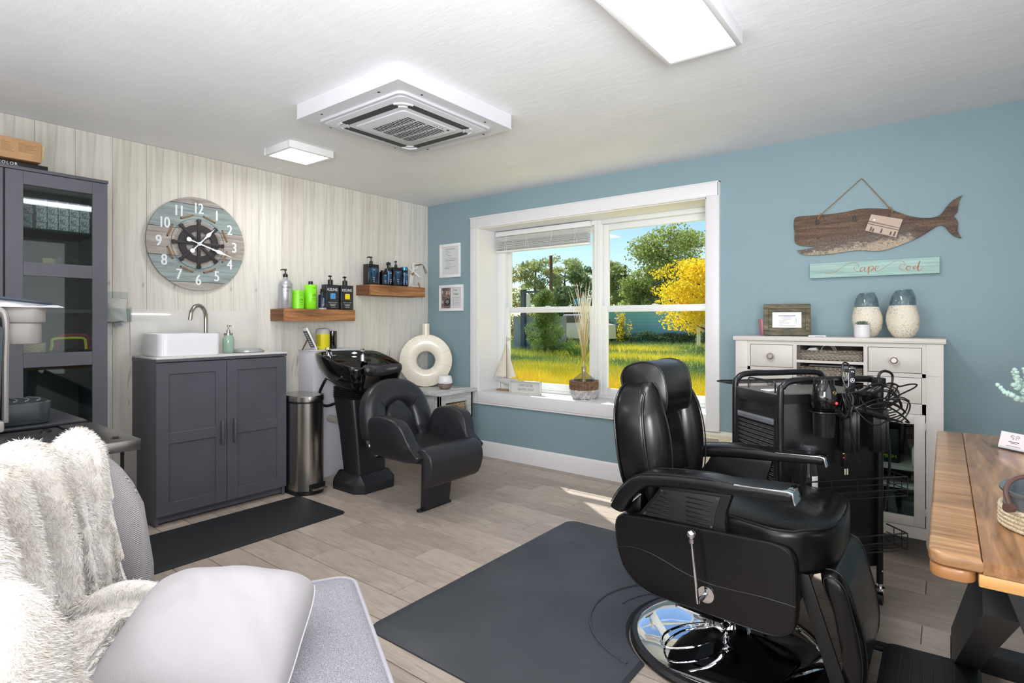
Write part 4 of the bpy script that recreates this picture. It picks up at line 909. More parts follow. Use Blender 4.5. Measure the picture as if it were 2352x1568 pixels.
# --- calf roll
b = B(); rp = sm2([(1.40, 0.40), (1.45, 0.425), (1.51, 0.42), (1.555, 0.385), (1.57, 0.33), (1.56, 0.27), (1.535, 0.215), (1.505, 0.19), (1.495, 0.21), (1.505, 0.26), (1.50, 0.31), (1.47, 0.345), (1.42, 0.365)], 4)
rg = [[(1.49 + (x - 1.49) * s_, wc + y, 0.32 + (z - 0.32) * s_) for x, z in rp] for y, s_ in ((-0.235, 0.9), (-0.228, 0.98), (-0.215, 1), (0.215, 1), (0.228, 0.98), (0.235, 0.9))]
b.loft(rg); part('calf_roll', b, lm, wu, w=1, sharp=60)
# --- front leg and foot, cross beam
b = B(); b.prism([(1.345, 0.34), (1.43, 0.34), (1.385, 0.012), (1.335, 0.012)], 'y', wc - 0.105, wc + 0.105, bv=0.004); part('front_leg', b, Mt('satin_black3', (38, 38, 42), 0.42).m, wu, w=1)
b = B(); b.prism(rrect(1.33, 1.375, wc - 0.145, wc + 0.145, 0.02), 'z', 0, 0.012, bv=0.002); part('foot_plate', b, black_mt, wu, w=1)
b = B(); b.box(0.66, 1.38, wc - 0.06, wc + 0.06, 0.295, 0.345, bv=0.004); part('beam', b, black_mt, wu, w=1)
b = B(); b.tube([(1.0, wc - 0.25, 0.46), (1.02, wc - 0.27, 0.42), (1.05, wc - 0.275, 0.40)], 0.009, 8); b.ball((1.055, wc - 0.28, 0.398), 0.011, 10); part('recline_lever', b, chrome, wu, w=1)

# ================================================================ SIDE TABLE IN THE CORNER
dist = wood('whitewashed_wood', (196, 198, 196), (212, 213, 210), (168, 172, 172), 1, 0.8, 0.6, across=40, along=4)
st = thing('side_table', 'whitewashed wooden side table with a basket drawer in the corner', 'table', (0.36, -0.25, 0))
tx0, tx1, ty0, ty1, tz = 0.06, 0.655, -0.495, -0.022, 0.598
b = B(); b.box(tx0, tx1, ty0, ty1, tz - 0.03, tz, bv=0.004); part('tabletop', b, dist, st, w=1)
b = B(); ax0, ax1, ay0, ay1 = tx0 + 0.03, tx1 - 0.03, ty0 + 0.03, ty1 - 0.03
for y in (ay0, ay1 - 0.02): b.box(ax0, ax1, y, y + 0.02, 0.2, tz - 0.03)
b.box(ax1 - 0.012, ax1 - 0.002, ay0 + 0.075, ay1 - 0.075, tz - 0.1, tz - 0.03); b.box(ax0, ax1 - 0.004, ay0 + 0.02, ay1 - 0.02, tz - 0.235, tz - 0.22); b.box(ax0, ax0 + 0.01, ay0, ay1, 0.2, tz - 0.03); part('case', b, dist, st, w=1)
for y in (ay0, ay1 - 0.075):
    for x in (ax0, ax1 - 0.03):
        b = B(); s_ = 1 if y == ay0 else -1; yo = y if s_ > 0 else y + 0.075
        b.prism([(yo, 0), (yo, tz - 0.03), (yo + s_ * 0.075, tz - 0.03), (yo + s_ * 0.075, tz - 0.12), (yo + s_ * 0.055, tz - 0.2), (yo + s_ * 0.045, 0)], 'x', x, x + 0.03, bv=0.002); part('leg', b, dist, st, w=1)
basket('storage_basket', 0.2, 0.612, -0.378, -0.145, tz - 0.2195, tz - 0.115, rat, 'brown woven basket with cut out handle inside the side table', rows=5)
dv = thing('ring_vase', 'large cream ring shaped vase with ribbed surface on the side table', 'vase', (0.225, -0.24, tz + 0.0005))
van = math.atan2(-3.775 + 0.24, 3.954 - 0.225)
def shell_mat(rad=True):
    m = Mt('capiz_shell' + ('_ring' if rad else ''), (222, 214, 196), 0.3, coat=0.3)
    if rad:
        sep = m.N.new('ShaderNodeSeparateXYZ'); m.L.new(m.coord(1), sep.inputs[0])
        at = m.N.new('ShaderNodeMath'); at.operation = 'ARCTAN2'; m.L.new(sep.outputs['Y'], at.inputs[0])
        ad = m.N.new('ShaderNodeMath'); ad.operation = 'SUBTRACT'; ad.inputs[1].default_value = 0.238; m.L.new(sep.outputs['Z'], ad.inputs[0]); m.L.new(ad.outputs[0], at.inputs[1])
        cmb = m.N.new('ShaderNodeCombineXYZ'); m.L.new(at.outputs[0], cmb.inputs[0])
        vl = m.N.new('ShaderNodeMapping'); vl.inputs['Scale'].default_value = (16, 1, 1); m.L.new(cmb.outputs[0], vl.inputs[0])
        n2 = m.N.new('ShaderNodeTexNoise'); n2.inputs['Scale'].default_value = 1.6; n2.inputs['Detail'].default_value = 5; m.L.new(vl.outputs[0], n2.inputs['Vector'])
        br = m.noise(14, 3); 
        c = m.ramp(n2.outputs['Fac'], ((0.36, (186, 172, 148)), (0.44, (222, 214, 196)), (0.6, (230, 224, 210))))
        m.setc(m.mix(c, (228, 220, 204), m.ramp(br, ((0.4, (0, 0, 0)), (0.62, (220, 220, 220)))))); m.bump(fac=n2.outputs['Fac'], strength=0.5, dist=0.003)
    return m.m
b = B(); R0, R1 = 0.052, 0.238; cz = 0.238; rg = []
N_ = 72
def vring(r, x): return [(x, r * math.sin(2 * PI * i / N_), max(cz + r * math.cos(2 * PI * i / N_), 0.0)) for i in range(N_)]
R0 = 0.082
seq = [(R1 - 0.004, -0.03), (R1, -0.02), (R1, 0.02), (R1 - 0.004, 0.03), (R1 - 0.05, 0.042), (R0 + 0.05, 0.042), (R0 + 0.012, 0.036), (R0, 0.022), (R0, -0.022), (R0 + 0.012, -0.036), (R0 + 0.05, -0.042), (R1 - 0.05, -0.042)]
b.loft([vring(r, x) for r, x in seq], loop=True); body = part('body', b, shell_mat(), dv, sharp=50); body.rotation_euler = (0, 0, van)
b = B(); b.lathe([(0.034, 0.455), (0.034, 0.57), (0.031, 0.572), (0.029, 0.565), (0.028, 0.46)], (0, 0, 0), n=24); part('neck', b, shell_mat(False), dv)
sp = thing('diffuser', 'small round diffuser, white above and wood grain below, on the side table', 'diffuser', (0.495, -0.27, tz + 0.0005))
b = B(); b.lathe([(0, 0), (0.03, 0.0), (0.048, 0.01), (0.063, 0.032), (0.0665, 0.055), (0, 0.055)]); part('base', b, wood('grey_oak', (136, 120, 112), (150, 134, 126), (110, 96, 90), 0, 1, 0.6), sp)
b = B(); b.lathe([(0, 0.0555), (0.0668, 0.0556), (0.066, 0.075), (0.061, 0.1), (0.056, 0.115), (0.05, 0.118), (0, 0.118)]); part('cover', b, white_pl, sp)
b = B(); 
wrap = text_mesh('sunbeam', 0.012, Matrix.Identity(4))
for v in wrap.vertices:
    a = -0.78 + v.co.x / 0.0675; v.co = Vector((0.0677 * math.cos(a), 0.0677 * math.sin(a), 0.062 + v.co.y))
addme(b, wrap); part('lettering', b, ink_lt, sp)
b = B(); b.tube([(0.055, 0.01, 0.006), (0.09, 0.05, 0.003), (0.08, 0.12, 0.003), (0.12, 0.15, 0.004), (0.14, 0.2, 0.004)], 0.0022, 6, sm=5); part('cable', b, white_pl, sp)
# ================================================================ BARBER CHAIR
bc = thing('barber_chair', 'large black leather barber chair on a round chrome base', 'salon chair', (3.315, -1.64, 0))
yc = -1.635; LM = leather_m
b = B(); b.lathe([(0, 0), (0.335, 0.0), (0.345, 0.006), (0.345, 0.016), (0.335, 0.026), (0.318, 0.028), (0, 0.028)], (3.315, -1.665, 0.001), n=72); part('base_rim', b, black_pl, bc, w=1)
b = B(); b.lathe([(0.318, 0.0285), (0.30, 0.038), (0.26, 0.048), (0.2, 0.057), (0.13, 0.066), (0.09, 0.078), (0.075, 0.1), (0.07, 0.12), (0, 0.12)], (3.315, -1.665, 0.001), n=72)
part('chrome_base', b, Mt('mirror_chrome', (232, 233, 236), 0.03, metal=1).m, bc, w=1, sharp=60)
b = B(); b.cyl((3.315, -1.665, 0.115), (3.315, -1.665, 0.16), 0.066, n=32); b.cyl((3.315, -1.665, 0.15), (3.315, -1.665, 0.33), 0.056, n=32); part('hydraulic_column', b, black_mt, bc, w=1)
b = B()   # pump pedal loop
b.tube([(3.22, -1.90, 0.215), (3.30, -1.82, 0.165), (3.345, -1.755, 0.13)], 0.008, 8); b.tube([(3.345, -1.755, 0.13), (3.30, -1.72, 0.1), (3.20, -1.75, 0.075), (3.155, -1.85, 0.07), (3.19, -1.93, 0.072), (3.27, -1.89, 0.082), (3.335, -1.80, 0.1), (3.35, -1.76, 0.13)], 0.0042, 8, sm=4)
b.cyl((3.335, -1.775, 0.125), (3.36, -1.735, 0.135), 0.012); b.torus((3.345, -1.76, 0.13), 0.013, 0.004, 'y', 16, 6); part('pump_pedal', b, chrome, bc, w=1)
b = B(); b.box(3.06, 3.58, yc - 0.24, yc + 0.24, 0.27, 0.40, bv=0.01); b.box(3.2, 3.45, yc - 0.15, yc + 0.15, 0.235, 0.27); part('seat_frame', b, black_mt, bc, w=1)
# side panels
sp_ = sm2([(3.0, 0.42), (2.999, 0.459), (3.012, 0.486), (3.05, 0.497), (3.2, 0.505), (3.448, 0.513), (3.535, 0.516), (3.576, 0.507), (3.597, 0.483), (3.603, 0.44), (3.604, 0.369), (3.602, 0.298), (3.595, 0.262), (3.578, 0.243), (3.55, 0.23), (3.51, 0.226), (3.4, 0.229), (3.25, 0.234), (3.147, 0.237), (3.095, 0.252), (3.055, 0.28), (3.027, 0.315), (3.008, 0.37)], 3)
def shrink(p, s_, c=(3.3, 0.37)): return [(c[0] + (x - c[0]) * s_, c[1] + (z - c[1]) * (s_ * 1.0)) for x, z in p]
for s in (-1, 1):
    b = B(); rg = []
    for off, sc_ in ((0.245, 0.985), (0.25, 1.0), (0.285, 1.0), (0.294, 0.993), (0.297, 0.978), (0.2975, 0.95), (0.298, 0.5)):
        rg.append([(x, yc + s * off, z) for x, z in shrink(sp_, sc_)])
    b.loft(rg); p = part('side_panel', b, LM, bc, w=1, sharp=60)
    b = B(); b.tube([(x, yc + s * 0.2965, z) for x, z in shrink(sp_, 0.978)], 0.0022, 6, closed=True); part('piping', b, black_pl, p, w=1)
    b = B(); cv = [(3.008, 0.372), (3.06, 0.385), (3.12, 0.385), (3.18, 0.372), (3.25, 0.35), (3.33, 0.335), (3.41, 0.335), (3.5, 0.34), (3.6, 0.338)]
    b.tube([(x, yc + s * 0.2985, z) for x, z in cv], 0.0018, 6, sm=4); part('seam', b, black_pl, p, w=1)
# arm supports: black slotted plates
for s in (-1, 1):
    sup = [(3.085, 0.503), (3.158, 0.60), (3.17, 0.625), (3.41, 0.64), (3.407, 0.62), (3.392, 0.575), (3.388, 0.54), (3.392, 0.507)]
    b = B(); b.prism(sup, 'y', yc + s * 0.245, yc + s * 0.283, bv=0.004); p = part('arm_support', b, black_pl, bc, w=1)
    b = B(); b.prism([(3.103, 0.508), (3.168, 0.595), (3.178, 0.612), (3.377, 0.622), (3.362, 0.575), (3.356, 0.54), (3.352, 0.512)], 'y', yc + s * 0.283, yc + s * 0.287, bv=0.0015); q_ = part('cover_plate', b, Mt('plate_black', (30, 30, 33), 0.42), p, w=1)
    b = B()
    for i in range(6):
        z = 0.6 - i * 0.0155
        xr = 3.352 - i * 0.004 + (0.002 * i if i > 3 else 0); b.box(3.262, xr, yc + s * 0.2865 - 0.0018, yc + s * 0.2865 + 0.0018, z - 0.0028, z + 0.0028, bv=0.0015)
        xl = 3.182 - i * 0.0125; b.box(xl, 3.2, yc + s * 0.2865 - 0.0018, yc + s * 0.2865 + 0.0018, z - 0.0028, z + 0.0028, bv=0.0015)
    part('slot', b, Mt('slot_black', (16, 16, 18), 0.3), p, w=1, kind='stuff')
    b = B()
    for x, z in ((3.112, 0.514), (3.176, 0.606), (3.366, 0.614), (3.347, 0.518)): b.cyl((x, yc + s * 0.286, z), (x, yc + s * 0.2895, z), 0.004, n=10)
    part('screw', b, nickel, p, w=1)
# armrests
def arm_sec(x, zt, zb, hw, y, e=3.0, n=20):
    return [(x, y + p[0], (zt + zb) / 2 + p[1]) for p in superell(0, 0, hw, (zt - zb) / 2, e, n)]
for s in (-1, 1):
    ya = yc + s * 0.272
    pth = [(3.012, 0.515, 0.055, -1.25), (3.02, 0.53, 0.06, -1.2), (3.045, 0.573, 0.06, -1.05), (3.085, 0.615, 0.058, -0.8), (3.125, 0.638, 0.055, -0.35), (3.2, 0.65, 0.053, -0.06), (3.28, 0.656, 0.053, 0.0), (3.34, 0.659, 0.052, 0.02), (3.385, 0.66, 0.045, 0.06), (3.42, 0.6615, 0.038, 0.02), (3.5, 0.668, 0.036, -0.05), (3.56, 0.67, 0.036, -0.05), (3.588, 0.67, 0.034, -0.05), (3.592, 0.67, 0.028, -0.05)]
    rg = []; 
    for x, z, th, sl in pth:
        nx, nz = sl and math.sin(sl) or 0.0, math.cos(sl)
        sec = superell(0, 0, 0.048 + 0.008 * min(1, max(0, (x - 3.3) / 0.1)), th / 2, 3.2 + 2.5 * min(1, max(0, (x - 3.36) / 0.06)), 24); rg.append([(x + p[1] * nx, ya + p[0] * (1 if x < 3.58 else 0.97), z + p[1] * nz) for p in sec])
    b = B(); b.loft(rg); a = part('armrest', b, LM, bc, w=1, sharp=60)
    b = B()
    for yy in (-0.045, 0.045): b.tube([(x + (th / 2 - 0.004) * math.sin(sl), ya + yy, z + (th / 2 - 0.004) * math.cos(sl)) for x, z, th, sl in pth[1:9]], 0.0018, 6, sm=4)
    part('piping', b, black_pl, a, w=1)
    b = B(); b.prism([(3.428, 0.680), (3.585, 0.6875), (3.5975, 0.684), (3.606, 0.650), (3.602, 0.648), (3.594, 0.677), (3.583, 0.682), (3.43, 0.677)], 'y', ya - 0.0555, ya + 0.0555, bv=0.001)
    part('chrome_tip', b, chrome, a, w=1)
# seat cushion
b = B(); rg = []
def seat_ring(z, e):
    x0, x1 = 3.06 + e, 3.698 - e; hw = 0.298 - e; o = []
    base = []
    for i in range(56):
        t = 2 * PI * i / 56; c, q = math.cos(t), math.sin(t)
        ex = 5.5 if c < 0 else 3.1
        base.append(((x0 + x1) / 2 + (x1 - x0) / 2 * math.copysign(abs(c) ** (2 / ex), c), yc + hw * math.copysign(abs(q) ** (2 / ex), q) * (0.86 if c < -0.2 else 1.0)))
    return [(x, y, z + (0.006 if x > 3.6 else 0) ) for x, y in base]
def seat_sm(z, e): return [(x, (yc + (y - yc) * (0.82 + 0.18 * min(1, max(0, (x - 3.40) / 0.14)))), zz) for x, y, zz in seat_ring(z, e)]
b.loft([seat_sm(z, e) for z, e in ((0.405, 0.03), (0.41, 0.015), (0.43, 0.004), (0.46, 0.0), (0.53, 0.0), (0.548, 0.004), (0.556, 0.014), (0.566, 0.06), (0.574, 0.13), (0.576, 0.2))]); se = part('seat', b, LM, bc, w=1, sharp=70)
b = B(); b.tube(seat_sm(0.551, 0.004), 0.004, 8, closed=True); part('piping', b, black_pl, se, w=1)
# backrest: padded, two side wings, leaning back
bk = Matrix.Translation((3.075, yc, 0.56)) @ Matrix.Rotation(math.radians(-7), 4, 'Y')
def back_outline(hw, h, z0, e, n=44):
    o = []
    for i in range(n):
        t = 2 * PI * i / n; c, q = math.cos(t), math.sin(t)
        z = z0 + (h - z0) * (0.5 + 0.5 * math.copysign(abs(q) ** 0.62, q)); w_ = hw * math.copysign(abs(c) ** 0.66, c)
        if q < 0: w_ *= 1 - 0.1 * (-q)
        o.append((w_, z))
    return o
def bo(hw, h, z0, x): return [(x, p[0], p[1]) for p in back_outline(hw, h, z0, 0)]
b = B(); b.loft([bo(0.215, 0.385, -0.05, -0.085), bo(0.245, 0.405, -0.06, -0.07), bo(0.252, 0.41, -0.06, -0.05), bo(0.252, 0.41, -0.06, 0.03), bo(0.247, 0.406, -0.06, 0.042), bo(0.22, 0.385, -0.05, 0.05)], M=bk); ba = part('backrest', b, LM, bc, w=1, sharp=70)
b = B()
for x, k in ((-0.071, 0.0), (0.042, 0)): b = B(); b.tube([(x, p[0] * 1.0, p[1]) for p in back_outline(0.249, 0.408, -0.06, 0)], 0.0042, 8, closed=True, M=bk); part('piping', b, black_pl, ba, w=1)
for s in (-1, 1):   # wings swelling forward on both sides
    b = B(); rg = []
    for k in range(17):
        t = k / 16; z = -0.04 + 0.44 * t; bul = math.sin(PI * min(1, max(0, (t + 0.05) / 1.05))) ** 0.6
        yw = 0.175 - 0.06 * max(0, t - 0.75) / 0.25 * 0.6; wd = 0.07 * (0.5 + 0.5 * bul); th = 0.018 + 0.062 * bul * (0.8 + 0.2 * t)
        rg.append([(0.03 + th * max(-0.4, math.sin(a)), s * (yw + wd * math.cos(a)), z) for a in [2 * PI * j / 20 for j in range(20)]])
    b.loft(rg, M=bk); wg = part('side_wing', b, LM, ba, w=1, sharp=80)
    b = B(); b.tube([(0.035 + (0.018 + 0.06 * math.sin(PI * min(1, (k / 16 + 0.05) / 1.05)) ** 0.6), s * (0.178 - 0.036 * max(0, k / 16 - 0.75) / 0.25), -0.04 + 0.44 * k / 16) for k in range(1, 17)], 0.003, 6, M=bk); part('piping', b, black_pl, ba, w=1)
b = B(); rg = []
for k in range(12):
    t = k / 11; z = -0.03 + 0.36 * t
    rg.append([(0.035 + 0.03 * max(-0.5, math.sin(a)) * math.sin(PI * (0.12 + 0.8 * t)), 0.115 * math.copysign(abs(math.cos(a)) ** 0.6, math.cos(a)), z) for a in [2 * PI * j / 20 for j in range(20)]])
b.loft(rg, M=bk); part('back_pad', b, LM, ba, w=1, sharp=80)
b = B(); b.tube([(0.065, -0.1, 0.03), (0.068, 0, 0.045), (0.065, 0.1, 0.03)], 0.002, 6, M=bk, sm=4); part('seam', b, black_pl, ba, w=1)
# headrest draped over the top
b = B(); hp = [(-0.075, 0.37), (-0.085, 0.42), (-0.06, 0.462), (0.0, 0.478), (0.055, 0.468), (0.088, 0.435), (0.098, 0.37), (0.092, 0.31), (0.075, 0.275), (0.06, 0.27), (0.058, 0.3), (0.05, 0.36), (0.0, 0.40), (-0.05, 0.37)]
hp = sm2(hp, 4); cxh = sum(p[0] for p in hp) / len(hp); czh = sum(p[1] for p in hp) / len(hp)
b.loft([[(cxh + (x - cxh) * s_, y, czh + (z - czh) * s_) for x, z in hp] for y, s_ in ((-0.128, 0.94), (-0.124, 0.99), (-0.115, 1.0), (0.115, 1.0), (0.124, 0.99), (0.128, 0.94))], M=bk); hd = part('headrest', b, LM, bc, w=1, sharp=60)
b = B()
for y in (-0.125, 0.125): b = B(); b.tube([(x, y, z) for x, z in hp], 0.0035, 6, closed=True, M=bk); part('piping', b, black_pl, hd, w=1)
b = B(); b.box(2.985, 3.06, yc - 0.2, yc + 0.2, 0.36, 0.56, bv=0.02); part('lower_back', b, LM, bc, w=1)
b = B(); b.tube([(3.02, yc - 0.27, 0.50), (3.05, yc - 0.275, 0.535), (3.09, yc - 0.275, 0.575)], 0.005, 8); part('recline_strut', b, chrome, bc, w=1)
# lever
yl = yc - 0.3
b = B(); b.cyl((3.333, yl, 0.297), (3.333, yl - 0.003, 0.297), 0.027, n=28); part('lever_plate', b, chrome, bc, w=1)
b = B(); b.cyl((3.333, yl - 0.002, 0.297), (3.322, yl - 0.045, 0.288), 0.008); b.tube([(3.322, yl - 0.045, 0.282), (3.30, yl - 0.042, 0.49)], 0.0055, 10); lv = part('recline_lever', b, chrome, bc, w=1)
b = B(); b.cyl((3.301, yl - 0.042, 0.472), (3.3, yl - 0.042, 0.485), 0.009); b.ball((3.2995, yl - 0.042, 0.499), 0.0155, 18); part('knob', b, chrome, lv, w=1)
# legrest: side bars, curved calf pad, foot plate
for s in (-1, 1):
    b = B(); b.prism([(3.585, 0.42), (3.625, 0.42), (3.745, 0.055), (3.70, 0.055)], 'y', yc + s * 0.235 - 0.006, yc + s * 0.235 + 0.006, bv=0.002); part('legrest_bar', b, black_mt, bc, w=1)
b = B(); prof = sm2([(3.655, 0.425), (3.69, 0.43), (3.72, 0.40), (3.742, 0.33), (3.762, 0.25), (3.772, 0.17), (3.765, 0.105), (3.745, 0.082), (3.725, 0.09), (3.715, 0.16), (3.70, 0.24), (3.68, 0.33), (3.655, 0.39)], 4)
cxp = sum(p[0] for p in prof) / len(prof); czp = sum(p[1] for p in prof) / len(prof)
b.loft([[(cxp + (x - cxp) * s_, yc + y, czp + (z - czp) * (1 - (1 - s_) * 0.35)) for x, z in prof] for y, s_ in ((-0.228, 0.55), (-0.222, 0.82), (-0.205, 0.97), (-0.185, 1), (0.185, 1), (0.205, 0.97), (0.222, 0.82), (0.228, 0.55))]); cp = part('calf_pad', b, LM, bc, w=1, sharp=60)
b = B()
for y in (-0.222, -0.185, 0.185): b = B(); b.tube([(cxp + (x - cxp) * (1.0 if abs(y) < 0.2 else 0.83), yc + y, czp + (z - czp) * (1.002 if abs(y) < 0.2 else 0.94)) for x, z in prof], 0.0024, 6, closed=True); part('piping', b, black_pl, cp, w=1)
fp = Matrix.Translation((3.70, yc, 0.06)) @ Matrix.Rotation(math.radians(-2), 4, 'Y')
b = B(); rub = Mt('footrest_rubber', (26, 27, 29), 0.5).bump(350, 0.3).m
b.prism(rrect(0.085, 0.345, -0.215, 0.215, 0.035), 'z', -0.012, 0.008, bv=0.004, M=fp); b.prism(rrect(0.1, 0.33, -0.198, 0.198, 0.02), 'z', 0.006, 0.012, bv=0.002, M=fp)
for y in (-0.185, 0.185): b.prism(rrect(-0.01, 0.1, y - 0.02, y + 0.02, 0.012), 'z', -0.01, 0.008, bv=0.003, M=fp)
b.box(-0.01, 0.02, -0.19, 0.19, -0.01, 0.008, bv=0.003, M=fp); ft = part('foot_plate', b, rub, bc, w=1)
b = B()
for i in range(7):
    x = 0.135 + i * 0.028; b.box(x, x + 0.006, -0.15, 0.15, 0.012, 0.0145, bv=0.001, M=fp)
part('rib', b, rub, ft, w=1, kind='stuff')

# ================================================================ HAIR TOOL TROLLEY
TR = 0.834; tw, tdp = 0.463, 0.321
tl = thing('salon_trolley', 'tall black rolling salon trolley crowded with cords and hair tools', 'trolley', (3.425, -1.317, 0), TR)
post = Mt('trolley_tube', (22, 22, 25), 0.3).m
for y in (0.0, tdp):
    b = B(); b.tube([(0, y, 0.095), (0, y, 0.6), (0, y, 0.885), (0.012, y, 0.928), (0.055, y, 0.95), (0.2, y, 0.952), (tw - 0.055, y, 0.952), (tw - 0.012, y, 0.928), (tw, y, 0.885), (tw, y, 0.5), (tw, y, 0.095)], 0.0135, 14, sm=5)
    part('frame_hoop', b, post, tl)
b = B(); b.box(0.012, tw - 0.012, 0.004, tdp - 0.004, 0.165, 0.875, bv=0.002); b.box(0.005, tw - 0.005, -0.006, 0.006, 0.858, 0.895); body = part('cabinet_body', b, Mt('trolley_black', (20, 20, 22), 0.34).bump(250, 0.04), tl)
b = B(); b.box(-0.002, tw + 0.002, 0.01, tdp - 0.01, 0.88, 0.895, bv=0.002); part('top_tray', b, Mt('grey_tray', (96, 94, 90), 0.4), tl)
b = B(); b.box(-0.008, 0.014, 0.02, tdp - 0.02, 0.845, 0.892, bv=0.002); b.box(-0.008, 0.014, 0.014, 0.03, 0.16, 0.85); b.box(-0.008, 0.014, tdp - 0.03, tdp - 0.014, 0.16, 0.85); part('front_frame', b, black_mt, tl)
sl = Mt('shutter_black', (40, 40, 44), 0.25).m
q = B(); q.prism([(0.0, 0.0), (-0.007, 0.004), (-0.009, 0.0095), (-0.007, 0.015), (0.0, 0.0185)], 'y', 0.032, tdp - 0.032)
slm = q.mesh('shutter_slat', 60); slm.materials.append(sl)
shut = part('tambour_door', B().box(0.004, 0.0115, 0.03, tdp - 0.03, 0.165, 0.80), black_mt, tl)
for i in range(31):
    o = bpy.data.objects.new('shutter_slat', slm); COL.objects.link(o); o.parent = shut; o.location = (0.0035, 0, 0.17 + i * 0.019)
b = B(); b.box(-0.012, 0.004, 0.032, tdp - 0.032, 0.765, 0.79, bv=0.005); part('shutter_handle', b, Mt('handle_grey', (120, 122, 132), 0.22, metal=0.4), shut)
b = B(); b.tube([(0.02, 0.06, 0.895), (0.02, 0.06, 0.935), (0.02, 0.068, 0.942), (0.02, 0.24, 0.942), (0.02, 0.248, 0.935), (0.02, 0.248, 0.895)], 0.0035, 8); part('guard_rail', b, black_mt, tl)
# mesh side shelf sticking out on the far side
b = B()
for i in range(11): b.tube([(0.02 + i * 0.036, tdp + 0.012, 0.905 ), (0.03 + i * 0.036, tdp + 0.13, 0.905)], 0.0016, 4)
for i in range(6): b.tube([(0.0, tdp + 0.012 + i * 0.024, 0.905), (0.4, tdp + 0.012 + i * 0.024, 0.905)], 0.0016, 4)
b.tube([(0.0, tdp + 0.01, 0.905), (-0.02, tdp + 0.03, 0.905), (-0.02, tdp + 0.12, 0.905), (0.0, tdp + 0.135, 0.905), (0.42, tdp + 0.135, 0.905), (0.42, tdp + 0.01, 0.905)], 0.004, 6)
part('mesh_shelf', b, black_mt, tl)
for k in ((0, 0), (tw, 0), (0, tdp), (tw, tdp)):
    cs = Matrix.Translation((k[0], k[1], 0)) @ Matrix.Rotation(0.5 + 0.4 * k[0], 4, 'Z')
    b = B(); b.cyl((0, 0, 0.07), (0, 0, 0.098), 0.009, M=cs); b.cyl((0, 0, 0.066), (0, 0, 0.078), 0.019, M=cs); b.prism([(-0.018, 0.072), (0.016, 0.072), (0.03, 0.028), (0.016, 0.022)], 'y', 0.011, 0.014, M=cs); b.prism([(-0.018, 0.072), (0.016, 0.072), (0.03, 0.028), (0.016, 0.022)], 'y', -0.014, -0.011, M=cs)
    c_ = part('caster', b, chrome, tl)
    b = B(); b.cyl((0.018, -0.010, 0.0265), (0.018, 0.010, 0.0265), 0.0262, n=28, M=cs); part('wheel', b, black_pl, c_)
    b = B(); b.cyl((k[0], k[1] - 0.0145, 0.15), (k[0], k[1] - 0.013, 0.15), 0.004, n=10); part('bolt', b, chrome, tl)
# holders on the near side
def holder(x, r, z0, z1, nm='tool_holder'):
    b = B(); n = 20
    b.loft([[(x + r * math.cos(2 * PI * i / n), -0.018 - r + r * math.sin(2 * PI * i / n), z) for i in range(n)] for z in (z0, z1)]); b.torus((x, -0.018 - r, z1), r + 0.002, 0.003, 'z', 28, 6); b.box(x - 0.012, x + 0.012, -0.02, 0.0, z1 - 0.05, z1 - 0.01); return part(nm, b, Mt('holder_black', (26, 26, 28), 0.22), tl)
b = B(); n = 26; r = 0.042
b.loft([[(0.15 + rr * math.cos(2 * PI * i / n), -0.06 + rr * math.sin(2 * PI * i / n), z) for i in range(n)] for z, rr in ((0.735, 0.039), (0.832, 0.042), (0.832, 0.046), (0.836, 0.056), (0.832, 0.058), (0.828, 0.046))]); part('dryer_holder', b, Mt('holder_black2', (24, 24, 26), 0.18), tl)
for x in (0.285, 0.42): 
    b = B(); q = [(-0.03, 0.02), (-0.034, -0.01), (-0.02, -0.03), (-0.012, -0.02), (0.0, -0.034), (0.012, -0.02), (0.02, -0.03), (0.034, -0.01), (0.03, 0.02)]
    b.prism([(x + a, -0.04 + c) for a, c in q], 'z', 0.66, 0.835, bv=0.002); part('iron_holder', b, Mt('holder_black3', (22, 22, 24), 0.25), tl)
def wire_basket(z0, z1, x0, x1, dy, nrow, m=black_mt):
    b = B(); y0, y1 = -0.022, -0.022 - dy
    for i in range(nrow):
        z = z0 + (z1 - z0) * i / (nrow - 1); b.tube([(x0, y0, z), (x0 + 0.006, y1, z), (x1 - 0.006, y1, z), (x1, y0, z)], 0.0022 if i < nrow - 1 else 0.003, 6)
    n = 5
    for i in range(n):
        x = x0 + 0.004 + (x1 - x0 - 0.008) * i / (n - 1); b.tube([(x, y0, z0), (x, y1, z0), (x, y1, z1)], 0.002, 6)
    for i in range(3): b.tube([(x0, y0 - dy * (i + 1) / 4, z0), (x1, y0 - dy * (i + 1) / 4, z0)], 0.0018, 6)
    for yy in (0.35, 0.7):
        b.tube([(x0, y0 - dy * yy, z0), (x0, y0 - dy * yy, z1)], 0.002, 6); b.tube([(x1, y0 - dy * yy, z0), (x1, y0 - dy * yy, z1)], 0.002, 6)
    return part('wire_basket', b, m, tl)
wire_basket(0.50, 0.575, 0.012, 0.475, 0.105, 4); wire_basket(0.285, 0.35, 0.012, 0.475, 0.105, 3)
b = B()   # hose hanging on the right post
b.tube([(0.48, -0.005, 0.80), (0.497, -0.01, 0.7), (0.50, -0.012, 0.6), (0.492, -0.01, 0.5), (0.478, -0.006, 0.40)], 0.005, 8, sm=4); part('cord_loop', b, black_pl, tl)
